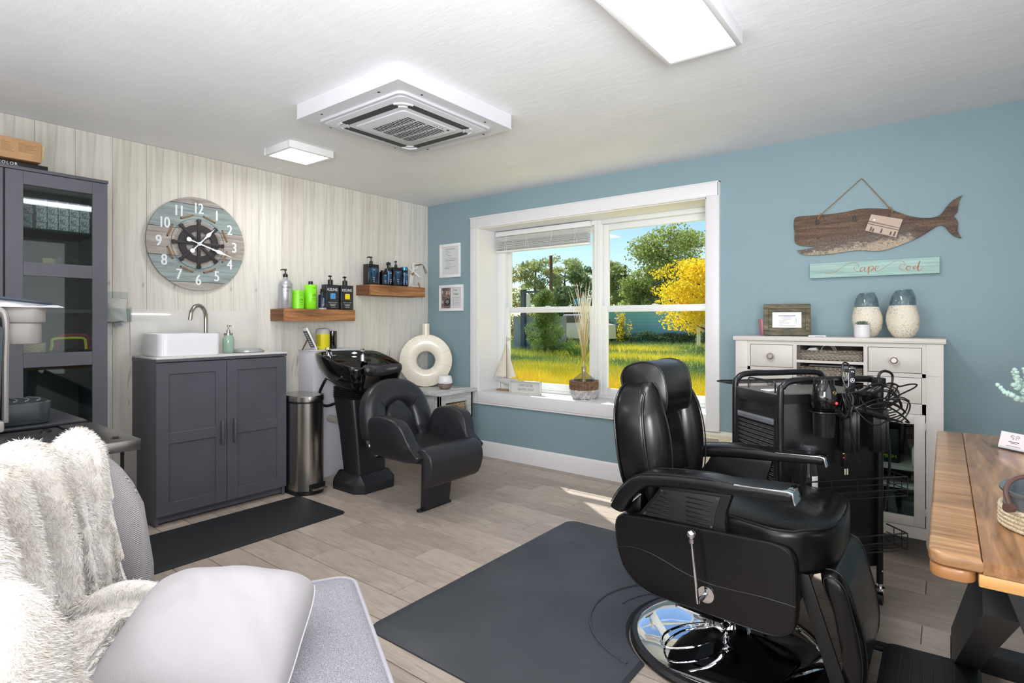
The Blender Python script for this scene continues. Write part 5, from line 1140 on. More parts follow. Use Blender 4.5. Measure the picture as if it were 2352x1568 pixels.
# --- loose things on the trolley, placed in world coordinates
TM = Matrix.Translation((3.425, -1.317, 0)) @ Matrix.Rotation(TR, 4, 'Z')
def onT(x, y, z): return TM @ Vector((x, y, z))
def tthing(name, lab, cat, p): return thing(name, lab, cat, onT(*p), TR)
hd = tthing('hair_dryer', 'glossy black hair dryer with red button standing in its holder', 'hair dryer', (0.15, -0.06, 0.838))
b = B(); b.lathe([(0, -0.02), (0.03, -0.015), (0.042, 0.0), (0.05, 0.025), (0.052, 0.055), (0.047, 0.085), (0.039, 0.105), (0.034, 0.116), (0.031, 0.121), (0.0, 0.121)], n=36, sx=0.93, sy=0.9); part('body', b, Mt('gloss_black_plastic', (12, 12, 14), 0.08, coat=0.6), hd)
b = B()
for i in range(16):
    a = 2 * PI * i / 16; b.box(-0.0025, 0.0025, -0.0015, 0.004, 0.104, 0.124, M=Matrix.Rotation(a, 4, 'Z') @ Matrix.Translation((0, 0.0335, 0)))
part('intake_ribs', b, black_pl, hd, kind='stuff')
b = B(); b.ball((0.022, -0.0425, 0.032), (0.0065, 0.004, 0.0065), 12); part('cool_button', b, Mt('red_button', (226, 70, 72), 0.35), hd)
b = B(); b.torus((0.012, -0.0445, 0.074), 0.007, 0.001, 'y', 18, 5); b.torus((0.012, -0.0445, 0.074), 0.004, 0.0008, 'y', 14, 5); part('emblem', b, Mt('gold_print', (150, 126, 60), 0.3, metal=0.6), hd)
b = B(); b.tube([(0.03, -0.005, 0.0), (0.06, -0.005, -0.01), (0.085, -0.008, -0.03)], [0.018, 0.016, 0.013], 12, sm=3); part('handle', b, black_pl, hd)
b = B()
random.seed(3)
for k in range(4):
    cx_, r_ = 0.075 + 0.01 * k, 0.042 + 0.004 * (k % 2)
    b.tube([(cx_ + 0.006 * math.sin(a * 2 + k), -0.012 + 0.35 * r_ * math.cos(a), 0.018 + r_ * 1.05 * math.sin(a)) for a in [2 * PI * i / 14 for i in range(14)]], 0.003, 6, closed=True, sm=2)
b.tube([(0.11, -0.01, -0.02), (0.115, -0.01, -0.1), (0.13, -0.012, -0.17), (0.148, -0.015, -0.215)], 0.0028, 6, sm=4); part('coiled_cord', b, black_pl, hd)
ir = tthing('hair_clipper', 'black and silver cordless clipper with round star emblem standing upright', 'clipper', (0.285, -0.04, 0.836))
b = B(); b.box(-0.016, 0.016, -0.014, 0.014, 0.0, 0.165, bv=0.006); part('body', b, Mt('clipper_black', (34, 34, 38), 0.3), ir)
b = B(); b.box(-0.018, -0.0155, -0.0145, 0.0145, 0.03, 0.15, bv=0.001); b.box(-0.016, 0.016, -0.0145, 0.0145, 0.163, 0.168, bv=0.001); b.box(-0.006, 0.006, -0.016, -0.014, 0.149, 0.157, bv=0.002); part('silver_trim', b, chrome, ir)
b = B(); b.torus((0.0, -0.015, 0.118), 0.0085, 0.0012, 'y', 24, 6)
for k in range(3):
    a = PI / 2 + k * 2 * PI / 3; b.tube([(0, -0.0152, 0.118), (0.008 * math.cos(a), -0.0152, 0.118 + 0.008 * math.sin(a))], [0.0016, 0.0005], 6)
part('emblem', b, white_print, ir)
b = B(); b.tube([(0.0, 0, 0.165), (-0.01, 0, 0.185), (-0.03, 0, 0.185), (-0.036, 0, 0.14), (-0.028, -0.01, 0.09), (-0.01, -0.02, 0.06)], 0.0038, 8, sm=5); part('cord', b, black_pl, ir)
ci = tthing('curling_iron', 'black curling iron handle with a cord arching over, right end of the trolley', 'curling iron', (0.42, -0.04, 0.836))
b = B(); b.cyl((0, 0, 0.0), (0, 0, 0.125), 0.017, 0.019, n=20); b.box(-0.02, 0.02, -0.018, 0.018, 0.085, 0.125, bv=0.004); part('handle', b, black_pl, ci)
b = B(); b.tube([(0.0, 0, 0.12), (0.005, 0, 0.142), (0.03, 0, 0.152), (0.062, 0, 0.14), (0.066, 0, 0.11), (0.05, -0.005, 0.07), (0.03, -0.02, 0.04)], [0.006, 0.0055, 0.0055, 0.005, 0.004, 0.004, 0.004], 8, sm=5); part('cord', b, black_pl, ci)
fl = tthing('straightener', 'black hair straightener lying across the tool holders', 'straightener', (0.33, -0.09, 0.826))
b = B(); Ms = Matrix.Rotation(math.radians(14), 4, 'Y') @ Matrix.Rotation(-0.15, 4, 'Z')
b.tube([(-0.09, 0, 0.0), (-0.05, 0, 0.006), (0.03, 0, 0.004), (0.06, 0, 0.0)], [0.008, 0.014, 0.013, 0.008], 12, sm=3, M=Ms); b.tube([(0.06, 0, 0.0), (0.1, 0, -0.002), (0.14, 0, -0.004)], [0.006, 0.005, 0.003], 8, sm=2, M=Ms); part('body', b, black_pl, fl)
# tangled cords: separate loops
cd = tthing('tangled_cords', 'tangle of thin black cords piled over the right half of the trolley', 'cords', (0.34, -0.05, 0.835))
random.seed(11)
loops = [((-0.03, 0.0, 0.07), 0.07, 0.03, 0.2), ((-0.02, -0.03, 0.045), 0.08, 0.028, -0.2), ((0.06, -0.02, 0.05), 0.085, 0.04, 0.1), ((0.08, -0.03, 0.03), 0.08, 0.045, -0.35), ((0.02, -0.05, 0.02), 0.1, 0.03, 0.15), ((0.1, -0.01, 0.065), 0.06, 0.04, 0.5), ((-0.06, -0.02, 0.05), 0.05, 0.045, 0.3), ((0.05, -0.06, 0.0), 0.09, 0.035, -0.1), ((0.0, -0.04, 0.085), 0.055, 0.02, 0.35), ((0.11, -0.05, 0.0), 0.06, 0.05, 0.9)]
for (c, a_, h_, tl_) in loops:
    b = B(); ph_ = random.uniform(0, 6)
    pts = []
    for i in range(26):
        t = 2 * PI * i / 13; dr = 1 + 0.12 * math.sin(i * 0.9 + ph_) - 0.004 * i
        x = a_ * dr * math.cos(t); z = h_ * dr * math.sin(t) + 0.004 * math.sin(3 * t + ph_); y = 0.02 * math.sin(t + ph_) + 0.0008 * i
        pts.append((c[0] + x * math.cos(tl_) - z * math.sin(tl_), c[1] + y, c[2] + x * math.sin(tl_) + z * math.cos(tl_)))
    b.tube(pts, 0.0028, 6, sm=3); part('cord', b, black_pl, cd)
b = B(); b.tube([(0.08, -0.03, 0.05), (0.12, -0.02, 0.1), (0.15, -0.02, 0.092), (0.2, -0.02, 0.1), (0.232, -0.02, 0.098), (0.22, -0.02, 0.085), (0.17, -0.02, 0.065), (0.12, -0.02, 0.045)], 0.0032, 6, sm=4); part('cord', b, black_pl, cd)
b = B(); b.tube([(-0.09, -0.04, 0.03), (-0.07, -0.06, -0.01), (-0.03, -0.07, -0.045), (0.01, -0.07, -0.052), (0.06, -0.06, -0.03)], 0.003, 6, sm=4); part('cord', b, black_pl, cd)
b = B(); b.tube([(0.03, -0.07, 0.03), (0.08, -0.08, 0.0), (0.12, -0.08, -0.03), (0.135, -0.08, -0.045), (0.118, -0.08, -0.04)], 0.0034, 6, sm=4); part('cord', b, black_pl, cd)
wb = tthing('water_bottle', 'clear glass bottle with dark cap in the trolley wire basket', 'bottle', (0.075, -0.07, 0.504))
b = B(); b.lathe([(0, 0), (0.03, 0.001), (0.033, 0.008), (0.033, 0.085), (0.027, 0.12), (0.0265, 0.155), (0.0245, 0.155), (0.025, 0.12), (0.031, 0.083), (0.031, 0.012), (0, 0.008)], n=28); part('glass', b, Mt('clear_glass', (235, 240, 240), 0.0, trans=1, ior=1.4), wb)
b = B(); b.loft([[(0.0335 * math.cos(a), 0.0335 * math.sin(a), z) for a in [-1.9 + 0.9 * i / 8 for i in range(9)]] for z in (0.03, 0.085)], cap=False, ring_closed=False); part('label', b, paper_m, wb)
b = B(); b.lathe([(0, 0.15), (0.026, 0.151), (0.028, 0.17), (0.035, 0.186), (0.034, 0.196), (0.026, 0.203), (0, 0.204)]); part('cap', b, Mt('smoked_cap', (50, 50, 54), 0.12, coat=0.5), wb)
tm = tthing('trimmer', 'small black trimmer hanging with red and yellow marks above the wire basket', 'trimmer', (0.265, -0.035, 0.60))
b = B(); b.box(-0.012, 0.012, -0.01, 0.01, 0.0, 0.075, bv=0.004, M=Matrix.Rotation(0.1, 4, 'Y')); b.tube([(0.012, 0, 0.075), (0.006, 0, 0.13), (-0.015, 0, 0.2)], 0.003, 6, sm=3); part('body', b, black_pl, tm)
b = B(); b.box(-0.016, -0.008, -0.0115, -0.01, 0.038, 0.043); part('red_mark', b, Mt('red_mark', (220, 50, 60), 0.4), tm)
b = B(); b.box(-0.016, -0.009, -0.0115, -0.01, 0.055, 0.059); part('yellow_mark', b, Mt('yellow_mark', (220, 200, 60), 0.4), tm)
b = B(); b.box(-0.008, -0.003, -0.012, -0.008, -0.03, -0.005, bv=0.001); b.box(0.003, 0.008, -0.012, -0.008, -0.03, -0.005, bv=0.001); part('prong', b, Mt('cream_plastic', (210, 200, 180), 0.4), tm)
b = B(); b.prism([(onT(0.02, 0.11, 0)[0], onT(0.02, 0.11, 0)[1]), (onT(0.1, 0.11, 0)[0], onT(0.1, 0.11, 0)[1]), (onT(0.1, 0.16, 0)[0], onT(0.1, 0.16, 0)[1]), (onT(0.02, 0.16, 0)[0], onT(0.02, 0.16, 0)[1])], 'z', 0.8955, 0.899)
solo('comb_case', b, paper_m, 'small white card lying on top of the trolley tray', 'card')
# ================================================================ WHITE CHEST AGAINST THE WINDOW WALL
wht = Mt('off_white_paint', (196, 190, 184), 0.42).m; wht_line = Mt('chest_gap', (70, 64, 60), 0.8).m
ch = thing('storage_chest', 'off white chest with drawers, glazed doors and splayed legs under the whale', 'chest', (3.465, -0.19, 0))
cx0, cx1, cyf, cyb = 2.982, 3.948, -0.38, -0.018
b = B(); b.box(cx0 - 0.012, cx1 + 0.010, cyf - 0.012, cyb + 0.004, 1.083, 1.107, bv=0.003); part('top_board', b, wht, ch, w=1)
for s, xo, xi in ((0, cx0, cx0 + 0.066), (1, cx1, cx1 - 0.068)):
    sg = 1 if xi > xo else -1
    b = B(); b.prism([(xo, 1.082), (xi, 1.082), (xi, 0.10), (xo + sg * 0.022 + sg * 0.02, 0.0), (xo + sg * 0.008, 0.0), (xo, 0.11)], 'y', cyf - 0.002, cyf + 0.03, bv=0.0015); part('front_leg', b, wht, ch, w=1)
    b = B(); b.prism([(xo, 1.082), (xo + sg * 0.035, 1.082), (xo + sg * 0.035, 0.1), (xo + sg * 0.03, 0.0), (xo, 0.0)], 'y', cyb - 0.035, cyb); part('rear_leg', b, wht, ch, w=1)
    b = B(); b.box(min(xo, xo + sg * 0.016), max(xo, xo + sg * 0.016), cyf + 0.03, cyb - 0.035, 0.12, 1.082); part('side_panel', b, wht, ch, w=1)
b = B(); xi0, xi1 = cx0 + 0.066, cx1 - 0.068
b.box(xi0, xi1, cyf + 0.002, cyf + 0.02, 1.062, 1.082); b.box(xi0, xi1, cyf, cyf + 0.02, 0.122, 0.178); b.box(xi0, xi1, cyf, cyf + 0.02, 0.735, 0.785); b.box(xi0, xi0 + 0.016, cyf, cyf + 0.02, 0.178, 1.062); b.box(xi1 - 0.016, xi1, cyf, cyf + 0.02, 0.735, 1.062)
for x in (3.288, 3.62): b.box(x, x + 0.018, cyf, cyf + 0.3, 0.785, 1.062)
b.box(3.306, 3.62, cyf + 0.0, cyf + 0.3, 0.967, 0.981); b.box(3.306, 3.62, cyf, cyf + 0.3, 0.875, 0.889)
for x in (xi0, 3.639): b.box(x, x + 0.24, cyf, cyf + 0.02, 0.915, 0.934)
b.box(xi0, xi1, cyb - 0.02, cyb - 0.012, 0.12, 1.07); b.box(xi0, xi1, cyf + 0.02, cyb - 0.02, 0.15, 0.165); b.box(xi0, xi1, cyf + 0.02, cyb - 0.02, 0.735, 0.75); b.box(xi0, xi1, cyf + 0.02, cyb - 0.02, 0.447, 0.465)
part('case_frame', b, wht, ch, w=1)
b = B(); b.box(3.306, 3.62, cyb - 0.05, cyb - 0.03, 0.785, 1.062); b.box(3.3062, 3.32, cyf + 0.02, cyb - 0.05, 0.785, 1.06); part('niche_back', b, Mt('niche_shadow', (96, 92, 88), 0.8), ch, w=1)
def knob(x, z, d):
    b = B(); b.cyl((x, cyf - 0.0, z), (x, cyf - 0.016, z), 0.008, n=12); t = bmesh.new(); 
    b.cyl((x, cyf - 0.014, z), (x, cyf - 0.024, z), 0.019, 0.021, n=8); b.cyl((x, cyf - 0.024, z), (x, cyf - 0.03, z), 0.019, 0.012, n=8); part('knob', b, Mt('pewter_knob', (176, 166, 156), 0.3, metal=0.7), d, w=1, smooth=False)
for x0, x1 in ((xi0 + 0.018, 3.286), (3.641, xi1 - 0.018)):
    for z0, z1 in ((0.9365, 1.0595), (0.7875, 0.9125)):
        b = B(); b.box(x0, x1, cyf + 0.0015, cyf + 0.018, z0, z1, bv=0.001); d = part('drawer', b, wht, ch, w=1); knob((x0 + x1) / 2, (z0 + z1) / 2 - 0.001, d)
        b = B(); b.box(x0 - 0.0025, x1 + 0.0025, cyf + 0.008, cyf + 0.02, z0 - 0.0025, z1 + 0.0025); part('gap_line', b, wht_line, d, w=1)
for x0, x1 in ((xi0 + 0.003, 3.462), (3.466, xi1 - 0.003)):
    b = B(); st_ = 0.045
    b.box(x0, x0 + st_, cyf, cyf + 0.02, 0.18, 0.733, bv=0.001); b.box(x1 - st_, x1, cyf, cyf + 0.02, 0.18, 0.733, bv=0.001); b.box(x0 + st_, x1 - st_, cyf + 0.0005, cyf + 0.02, 0.18, 0.226, bv=0.001); b.box(x0 + st_, x1 - st_, cyf + 0.0005, cyf + 0.02, 0.684, 0.733, bv=0.001)
    d = part('door', b, wht, ch, w=1)
    b = B(); b.box(x0 + st_, x1 - st_, cyf + 0.008, cyf + 0.011, 0.226, 0.684); part('pane', b, cab_glass, d, w=1)
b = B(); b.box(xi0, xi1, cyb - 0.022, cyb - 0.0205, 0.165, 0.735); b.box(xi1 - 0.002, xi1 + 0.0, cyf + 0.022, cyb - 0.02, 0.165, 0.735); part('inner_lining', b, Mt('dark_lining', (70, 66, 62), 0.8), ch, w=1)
b = B()
for z in (0.66, 0.24):
    b.box(xi1 - 0.003, xi1 + 0.003, cyf - 0.004, cyf + 0.002, z, z + 0.035)
b.box(xi1 + 0.002, xi1 + 0.05, cyf - 0.004, cyf, 0.925, 0.929); b.box(xi0 - 0.05, xi0 - 0.002, cyf - 0.004, cyf, 0.925, 0.929); part('hinge', b, Mt('hinge_white', (186, 182, 176), 0.5), ch, w=1)
gw = wood('grey_willow', (136, 126, 114), (160, 150, 138), (86, 78, 70), 0, 1.2, 0.7)
bt = basket('wicker_tray', 3.312, 3.612, cyf + 0.012, cyf + 0.2, 0.9815, 1.035, gw, 'grey wicker tray in the upper open niche of the chest', rows=6, step=0.011)
bt = basket('wicker_tray', 3.312, 3.612, cyf + 0.012, cyf + 0.2, 0.8895, 0.945, gw, 'grey wicker tray in the lower open niche of the chest', rows=6, step=0.011)
b = B()
for k in range(3): b.torus((3.44, -0.28, 1.03), 0.03 + k * 0.003, 0.0015, 'y', 24, 5, M=Matrix.Translation((k * 0.004, 0, 0)))
solo('white_cable', b, Mt('pale_cable', (190, 188, 186), 0.5), 'pale coiled cable in the upper wicker tray', 'cable')
b = B(); b.prism([(3.34, 1.025), (3.40, 1.032), (3.39, 1.048), (3.36, 1.045)], 'y', -0.32, -0.27); solo('paper_packet', b, paper_m, 'white paper packet in the upper wicker tray', 'packet')
b = B(); b.box(3.36, 3.57, -0.34, -0.2, 0.9475, 0.955, bv=0.001); solo('notebook', b, Mt('grey_cover', (120, 120, 120), 0.6), 'grey notebook lying on the lower wicker tray', 'notebook')
# inside the glazed part, right door
b = B(); b.box(3.69, 3.765, -0.30, -0.24, 0.4655, 0.64, bv=0.002); hb = solo('hair_gel_box', b, Mt('black_box', (20, 20, 22), 0.5), 'black product box with green lettering behind the chest glass door', 'box')
b = B(); addme(b, text_mesh('MESH', 0.026, frame_m((3.725, -0.3004, 0.49), (1, 0, 0), (0, 0, 1)))); part('lettering', b, Mt('lime_print', (150, 190, 40), 0.6), hb, w=1)
b = B(); b.box(3.60, 3.665, -0.30, -0.25, 0.4655, 0.62, bv=0.002); hb = solo('tube_box', b, paper_m, 'white and red striped box left of the black one in the chest', 'box')
b = B(); b.box(3.655, 3.6655, -0.3006, -0.2994, 0.47, 0.615); part('red_stripe', b, Mt('red_stripe', (200, 110, 90), 0.5), hb, w=1)
b = B(); b.lathe([(0, 0), (0.022, 0.001), (0.022, 0.085), (0.012, 0.1), (0.012, 0.115), (0, 0.115)], (3.842, -0.3, 0.4655)); solo('lotion_bottle', b, white_pl, 'small white bottle at the right of the upper glazed shelf', 'bottle')
tbx = thing('storage_tub', 'translucent storage tub with a lid on the lowest chest shelf', 'tub', (3.77, -0.25, 0.1655))
clr = thin_glass('frosted_plastic', (200, 212, 214), 0.05)
b = B(); b.loft([rr3(3.69, 3.85, -0.335, -0.16, 0.02, 0.166), rr3(3.68, 3.86, -0.345, -0.15, 0.02, 0.35), rr3(3.683, 3.857, -0.342, -0.153, 0.02, 0.35), rr3(3.693, 3.847, -0.332, -0.163, 0.02, 0.17)]); part('body', b, clr, tbx, w=1)
b = B(); b.prism(rrect(3.675, 3.865, -0.35, -0.145, 0.02), 'z', 0.351, 0.366, bv=0.004); part('lid', b, white_pl, tbx, w=1)
b = B(); b.cyl((3.745, -0.3, 0.1705), (3.73, -0.3, 0.33), 0.022, 0.014, n=16); solo('cream_tube', b, Mt('tube_white', (210, 214, 222), 0.4), 'white cream tube standing inside the translucent tub', 'tube')
b = B(); b.box(3.78, 3.835, -0.32, -0.29, 0.1705, 0.28, bv=0.002); cb_ = solo('label_card', b, paper_m, 'small white labelled box inside the translucent tub', 'box')
b = B(); 
for i in range(5): b.box(3.786, 3.825 - 0.004 * (i % 3), -0.3206, -0.32, 0.262 - i * 0.009, 0.265 - i * 0.009)
part('printed_lines', b, ink, cb_, w=1)
b = B(); b.box(3.58, 3.665, -0.33, -0.2, 0.1655, 0.31, bv=0.002); solo('white_carton', b, paper_m, 'plain white carton left of the translucent tub', 'box')
# --- things on the chest
CT = 1.1072
fr = thing('picture_frame', 'rustic olive brown picture frame holding a licence on the chest', 'picture frame', (3.22, -0.19, CT))
M = Matrix.Translation((3.22, -0.2, CT + 0.0005)) @ Matrix.Rotation(math.radians(12), 4, 'Z') @ Matrix.Rotation(math.radians(-13), 4, 'X')
fw = wood('rustic_olive', (96, 90, 70), (124, 116, 92), (52, 46, 36), 0, 1.0, 0.6)
b = B(); W2, H = 0.125, 0.19
def fbar(b, w2, z0, z1, t, y0, y1, bv=0.002):
    b.box(-w2, w2, y0, y1, z0, z0 + t, bv=bv, M=M); b.box(-w2, w2, y0, y1, z1 - t, z1, bv=bv, M=M); b.box(-w2, -w2 + t, y0, y1, z0 + t, z1 - t, bv=bv, M=M); b.box(w2 - t, w2, y0, y1, z0 + t, z1 - t, bv=bv, M=M)
fbar(b, W2, 0, H, 0.028, -0.012, 0.012, 0.004); fbar(b, W2 - 0.024, 0.024, H - 0.024, 0.024, -0.006, 0.012, 0.003); part('frame', b, fw, fr, w=1)
b = B(); b.box(-0.08, 0.08, 0.0, 0.003, 0.045, 0.145, M=M); part('mount', b, paper_m, fr, w=1)
b = B(); b.box(-0.045, 0.045, -0.0004, 0.0, 0.118, 0.122, M=M)
for i, (a, c) in enumerate(((-0.02, 0.025), (-0.03, 0.03), (-0.02, 0.02), (-0.04, 0.0), (-0.04, -0.015), (-0.04, 0.015), (-0.035, -0.02))): b.box(a, c, -0.0004, 0.0, 0.112 - i * 0.0072, 0.1135 - i * 0.0072, M=M)
b.box(-0.04, 0.045, -0.0004, 0.0, 0.058, 0.060, M=M); b.box(0.048, 0.050, -0.0004, 0, 0.075, 0.105, M=M); part('licence_print', b, Mt('violet_print', (110, 104, 140), 0.7), fr, w=1)
b = B(); b.prism([(-0.012, 0), (0.012, 0), (0.01, 0.13), (-0.01, 0.13)], 'y', 0, 0.003, M=Matrix.Translation((3.205, -0.128, CT)) @ Matrix.Rotation(math.radians(12), 4, 'Z') @ Matrix.Rotation(math.radians(20), 4, 'X')); part('easel_back', b, black_pl, fr, w=1)
b = B(); b.box(-0.004, 0.004, -0.03, 0.03, 0, 0.098, bv=0.001, M=Matrix.Translation((3.077, -0.17, CT)) @ Matrix.Rotation(0.5, 4, 'Z') @ Matrix.Rotation(-0.1, 4, 'Y')); solo('pink_card', b, Mt('pink_card', (196, 120, 140), 0.6), 'pink card leaning behind the left side of the picture frame', 'card')
b = B(); b.box(3.352, 3.438, -0.31, -0.28, CT, CT + 0.007, bv=0.001); b.box(3.385, 3.43, -0.3105, -0.3095, CT + 0.0012, CT + 0.0032, mi=1); solo('white_case', b, [white_pl, ink_lt], 'thin white plastic case lying right of the picture frame', 'case')
def vase_mat():
    m = Mt('speckled_vase', (214, 206, 188), 0.45)
    v = m.N.new('ShaderNodeTexVoronoi'); v.inputs['Scale'].default_value = 150; m.L.new(m.coord(1), v.inputs['Vector'])
    sp_ = m.ramp(v.outputs['Distance'], ((0.22, (92, 84, 70)), (0.33, (214, 206, 188))))
    m.setc(m.mix((214, 206, 188), sp_, m.ramp(m.noise(14, 3), ((0.38, (30, 30, 30)), (0.58, (255, 255, 255))))))
    m.bump(fac=v.outputs['Distance'], strength=0.6, dist=0.002); return m.m
vm = vase_mat(); glz = Mt('blue_glaze', (100, 122, 128), 0.1, coat=0.6).vary((70, 92, 98), 30).m
def crackle_vase(x, y, s, lab, ph):
    t = thing('stoneware_vase', lab, 'vase', (x, y, CT))
    prof = [(0.0, 0.0), (0.035, 0.0), (0.05, 0.012), (0.066, 0.045), (0.0725, 0.085), (0.071, 0.115), (0.064, 0.145), (0.058, 0.165)]
    top = [(0.0582, 0.165), (0.057, 0.185), (0.052, 0.212), (0.043, 0.232), (0.038, 0.238), (0.037, 0.243), (0.034, 0.243), (0.033, 0.236), (0.038, 0.21), (0.0, 0.2)]
    def mk(pr):
        rg = []
        for r_, z in pr: rg.append([(s * (r_ * (1 + 0.05 * math.sin(3 * a + ph + z * 20)) * math.cos(a)), s * (r_ * (1 + 0.04 * math.sin(2 * a + ph)) * math.sin(a)), s * (z + (0.004 * math.sin(a + ph) if z > 0.22 else 0))) for a in [2 * PI * i / 32 for i in range(32)]])
        return B().loft(rg)
    part('body', mk(prof), vm, t); part('glazed_neck', mk(top), glz, t)
crackle_vase(3.617, -0.185, 0.985, 'left speckled cream vase with blue glazed neck, behind the succulent', 0.4)
crackle_vase(3.779, -0.2, 1.02, 'right speckled cream vase with blue glazed neck, standing alone', 2.1)
sc_ = thing('succulent_pot', 'small succulent in a white ribbed pot before the left vase', 'potted plant', (3.606, -0.305, CT))
b = B(); b.lathe([(0, 0), (0.033, 0.0), (0.036, 0.006), (0.0375, 0.02), (0.037, 0.03), (0.038, 0.04), (0.0375, 0.05), (0.0385, 0.062), (0.039, 0.068), (0.036, 0.068), (0.034, 0.06), (0, 0.058)]); part('pot', b, Mt('white_glaze', (212, 210, 210), 0.35), sc_)
random.seed(5); lf = Mt('succulent_green', (112, 130, 110), 0.5).vary((86, 104, 84), 60).m
for k in range(26):
    a = k * 2.399; e = 0.25 + 1.2 * (1 - k / 26); L = 0.026 + 0.012 * (1 - k / 26)
    M_ = Matrix.Translation((0, 0, 0.062)) @ Matrix.Rotation(a, 4, 'Z') @ Matrix.Rotation(e * 0.85, 4, 'Y')
    b = B(); b.tube([(0, 0, 0), (0.001, 0, L * 0.35), (0.002, 0, L * 0.7), (0.001, 0, L)], [0.003, 0.0058, 0.0045, 0.0006], 6, M=M_); part('leaf', b, lf, sc_)
# --- whale board
wh_pts = [(3.226, 1.815), (3.243, 1.829), (3.303, 1.8285), (3.394, 1.825), (3.457, 1.826), (3.507, 1.83), (3.555, 1.836), (3.603, 1.835), (3.655, 1.828), (3.701, 1.818), (3.735, 1.804), (3.768, 1.785), (3.807, 1.767), (3.85, 1.754), (3.892, 1.749), (3.924, 1.755), (3.942, 1.771), (3.96, 1.80), (3.985, 1.83), (4.024, 1.852), (4.012, 1.824), (4.007, 1.792), (4.004, 1.767), (3.988, 1.749), (4.001, 1.728), (4.007, 1.706), (4.006, 1.664), (4.021, 1.629), (3.995, 1.639), (3.97, 1.667), (3.955, 1.692), (3.939, 1.704), (3.92, 1.702), (3.892, 1.683), (3.85, 1.655), (3.807, 1.633), (3.752, 1.612), (3.70, 1.594), (3.655, 1.588), (3.603, 1.594), (3.555, 1.600), (3.494, 1.596), (3.432, 1.59), (3.356, 1.588), (3.29, 1.592), (3.257, 1.605), (3.240, 1.625), (3.277, 1.627), (3.334, 1.634), (3.335, 1.642), (3.303, 1.644), (3.263, 1.652), (3.236, 1.665), (3.226, 1.688), (3.227, 1.733), (3.222, 1.77)]
sharpi = {19, 27, 23, 46, 48, 49}
dense = []
for i in range(len(wh_pts)):
    p = [Vector((wh_pts[(i + k) % len(wh_pts)][0], wh_pts[(i + k) % len(wh_pts)][1], 0)) for k in (-1, 0, 1, 2)]
    if i in sharpi: p[0] = p[1]
    if (i + 1) % len(wh_pts) in sharpi: p[3] = p[2]
    for j in range(3):
        t = j / 3; q = 0.5 * ((2 * p[1]) + (p[2] - p[0]) * t + (2 * p[0] - 5 * p[1] + 4 * p[2] - p[3]) * t * t + (3 * p[1] - p[0] - 3 * p[2] + p[3]) * t ** 3); dense.append((q.x, q.y))
def whale_mat():
    m = Mt('driftwood_whale', (96, 78, 64), 0.65)
    f = m.noise((4, 30, 46), 6, 0.65, dist=0.7)
    base = m.ramp(f, ((0.3, (62, 50, 43)), (0.5, (100, 80, 66)), (0.68, (128, 100, 78))))
    sep = m.N.new('ShaderNodeSeparateXYZ'); m.L.new(m.coord(1), sep.inputs[0])
    # chalky belly paint: below a line rising to the right
    ma = m.N.new('ShaderNodeMath'); ma.operation = 'MULTIPLY_ADD'; ma.inputs[1].default_value = -0.12; m.L.new(sep.outputs['X'], ma.inputs[0]); m.L.new(sep.outputs['Z'], ma.inputs[2])
    n = m.noise((46, 60, 90), 4, 0.75)
    ad = m.N.new('ShaderNodeMath'); ad.operation = 'MULTIPLY_ADD'; ad.inputs[1].default_value = 0.16; m.L.new(n, ad.inputs[0]); m.L.new(ma.outputs[0], ad.inputs[2])
    mr = m.N.new('ShaderNodeMapRange'); mr.inputs['From Min'].default_value = 0.18; mr.inputs['From Max'].default_value = 0.26; mr.inputs['To Max'].default_value = 0.12; m.L.new(sep.outputs['X'], mr.inputs['Value']); a2 = m.N.new('ShaderNodeMath'); m.L.new(ad.outputs[0], a2.inputs[0]); m.L.new(mr.outputs[0], a2.inputs[1])
    g = m.ramp(a2.outputs[0], ((0.115, (225, 225, 225)), (0.145, (0, 0, 0)))); g2 = m.ramp(a2.outputs[0], ((0.15, (200, 200, 200)), (0.21, (0, 0, 0))))
    c = m.mix(base, (112, 108, 104), g2); c = m.mix(c, (200, 184, 160), g)
    sp2 = m.ramp(m.noise((120, 200, 240), 2, 0.5), ((0.4, (120, 98, 78)), (0.5, (255, 255, 255)))); c = m.mix(c, sp2, 0.55, 'MULTIPLY'); m.setc(c); m.bump(fac=f, strength=0.3, dist=0.002); return m.m
wh = thing('whale_board', 'large brown wooden whale plaque hanging from a string', 'wall decor', (3.62, -0.01, 1.588))
b = B(); b.prism(dense, 'y', -0.02, -0.004, bv=0.002); part('body', b, whale_mat(), wh, w=1)
b = B(); b.tube([(3.352, -0.024, 1.80), (3.372, -0.022, 1.828), (3.47, -0.012, 1.918), (3.568, -0.006, 2.008), (3.573, -0.006, 2.013), (3.579, -0.006, 2.008), (3.645, -0.012, 1.915), (3.71, -0.022, 1.822), (3.722, -0.024, 1.805)], 0.0026, 8); b.ball((3.37, -0.024, 1.826), 0.007, 10); b.ball((3.712, -0.024, 1.82), 0.008, 10); b.tube([(3.37, -0.026, 1.826), (3.357, -0.028, 1.812), (3.352, -0.026, 1.795)], 0.0035, 6); b.tube([(3.712, -0.026, 1.82), (3.722, -0.03, 1.81), (3.72, -0.026, 1.795)], 0.0035, 6); part('string', b, rope_m, wh, w=1)
for x, z in ((3.35, 1.79), (3.54, 1.783), (3.706, 1.772)):
    b = B(); b.box(x - 0.012, x + 0.012, -0.03, -0.02, z - 0.014, z - 0.009); b.box(x - 0.006, x + 0.006, -0.026, -0.02, z - 0.01, z + 0.014, bv=0.002); b.cyl((x, -0.032, z + 0.004), (x, -0.022, z + 0.004), 0.006, n=10); part('clip', b, black_mt, wh, w=1)
b = B(); b.torus((3.356, -0.0205, 1.687), 0.0045, 0.0012, 'y', 16, 5); part('eye', b, black_mt, wh, w=1)
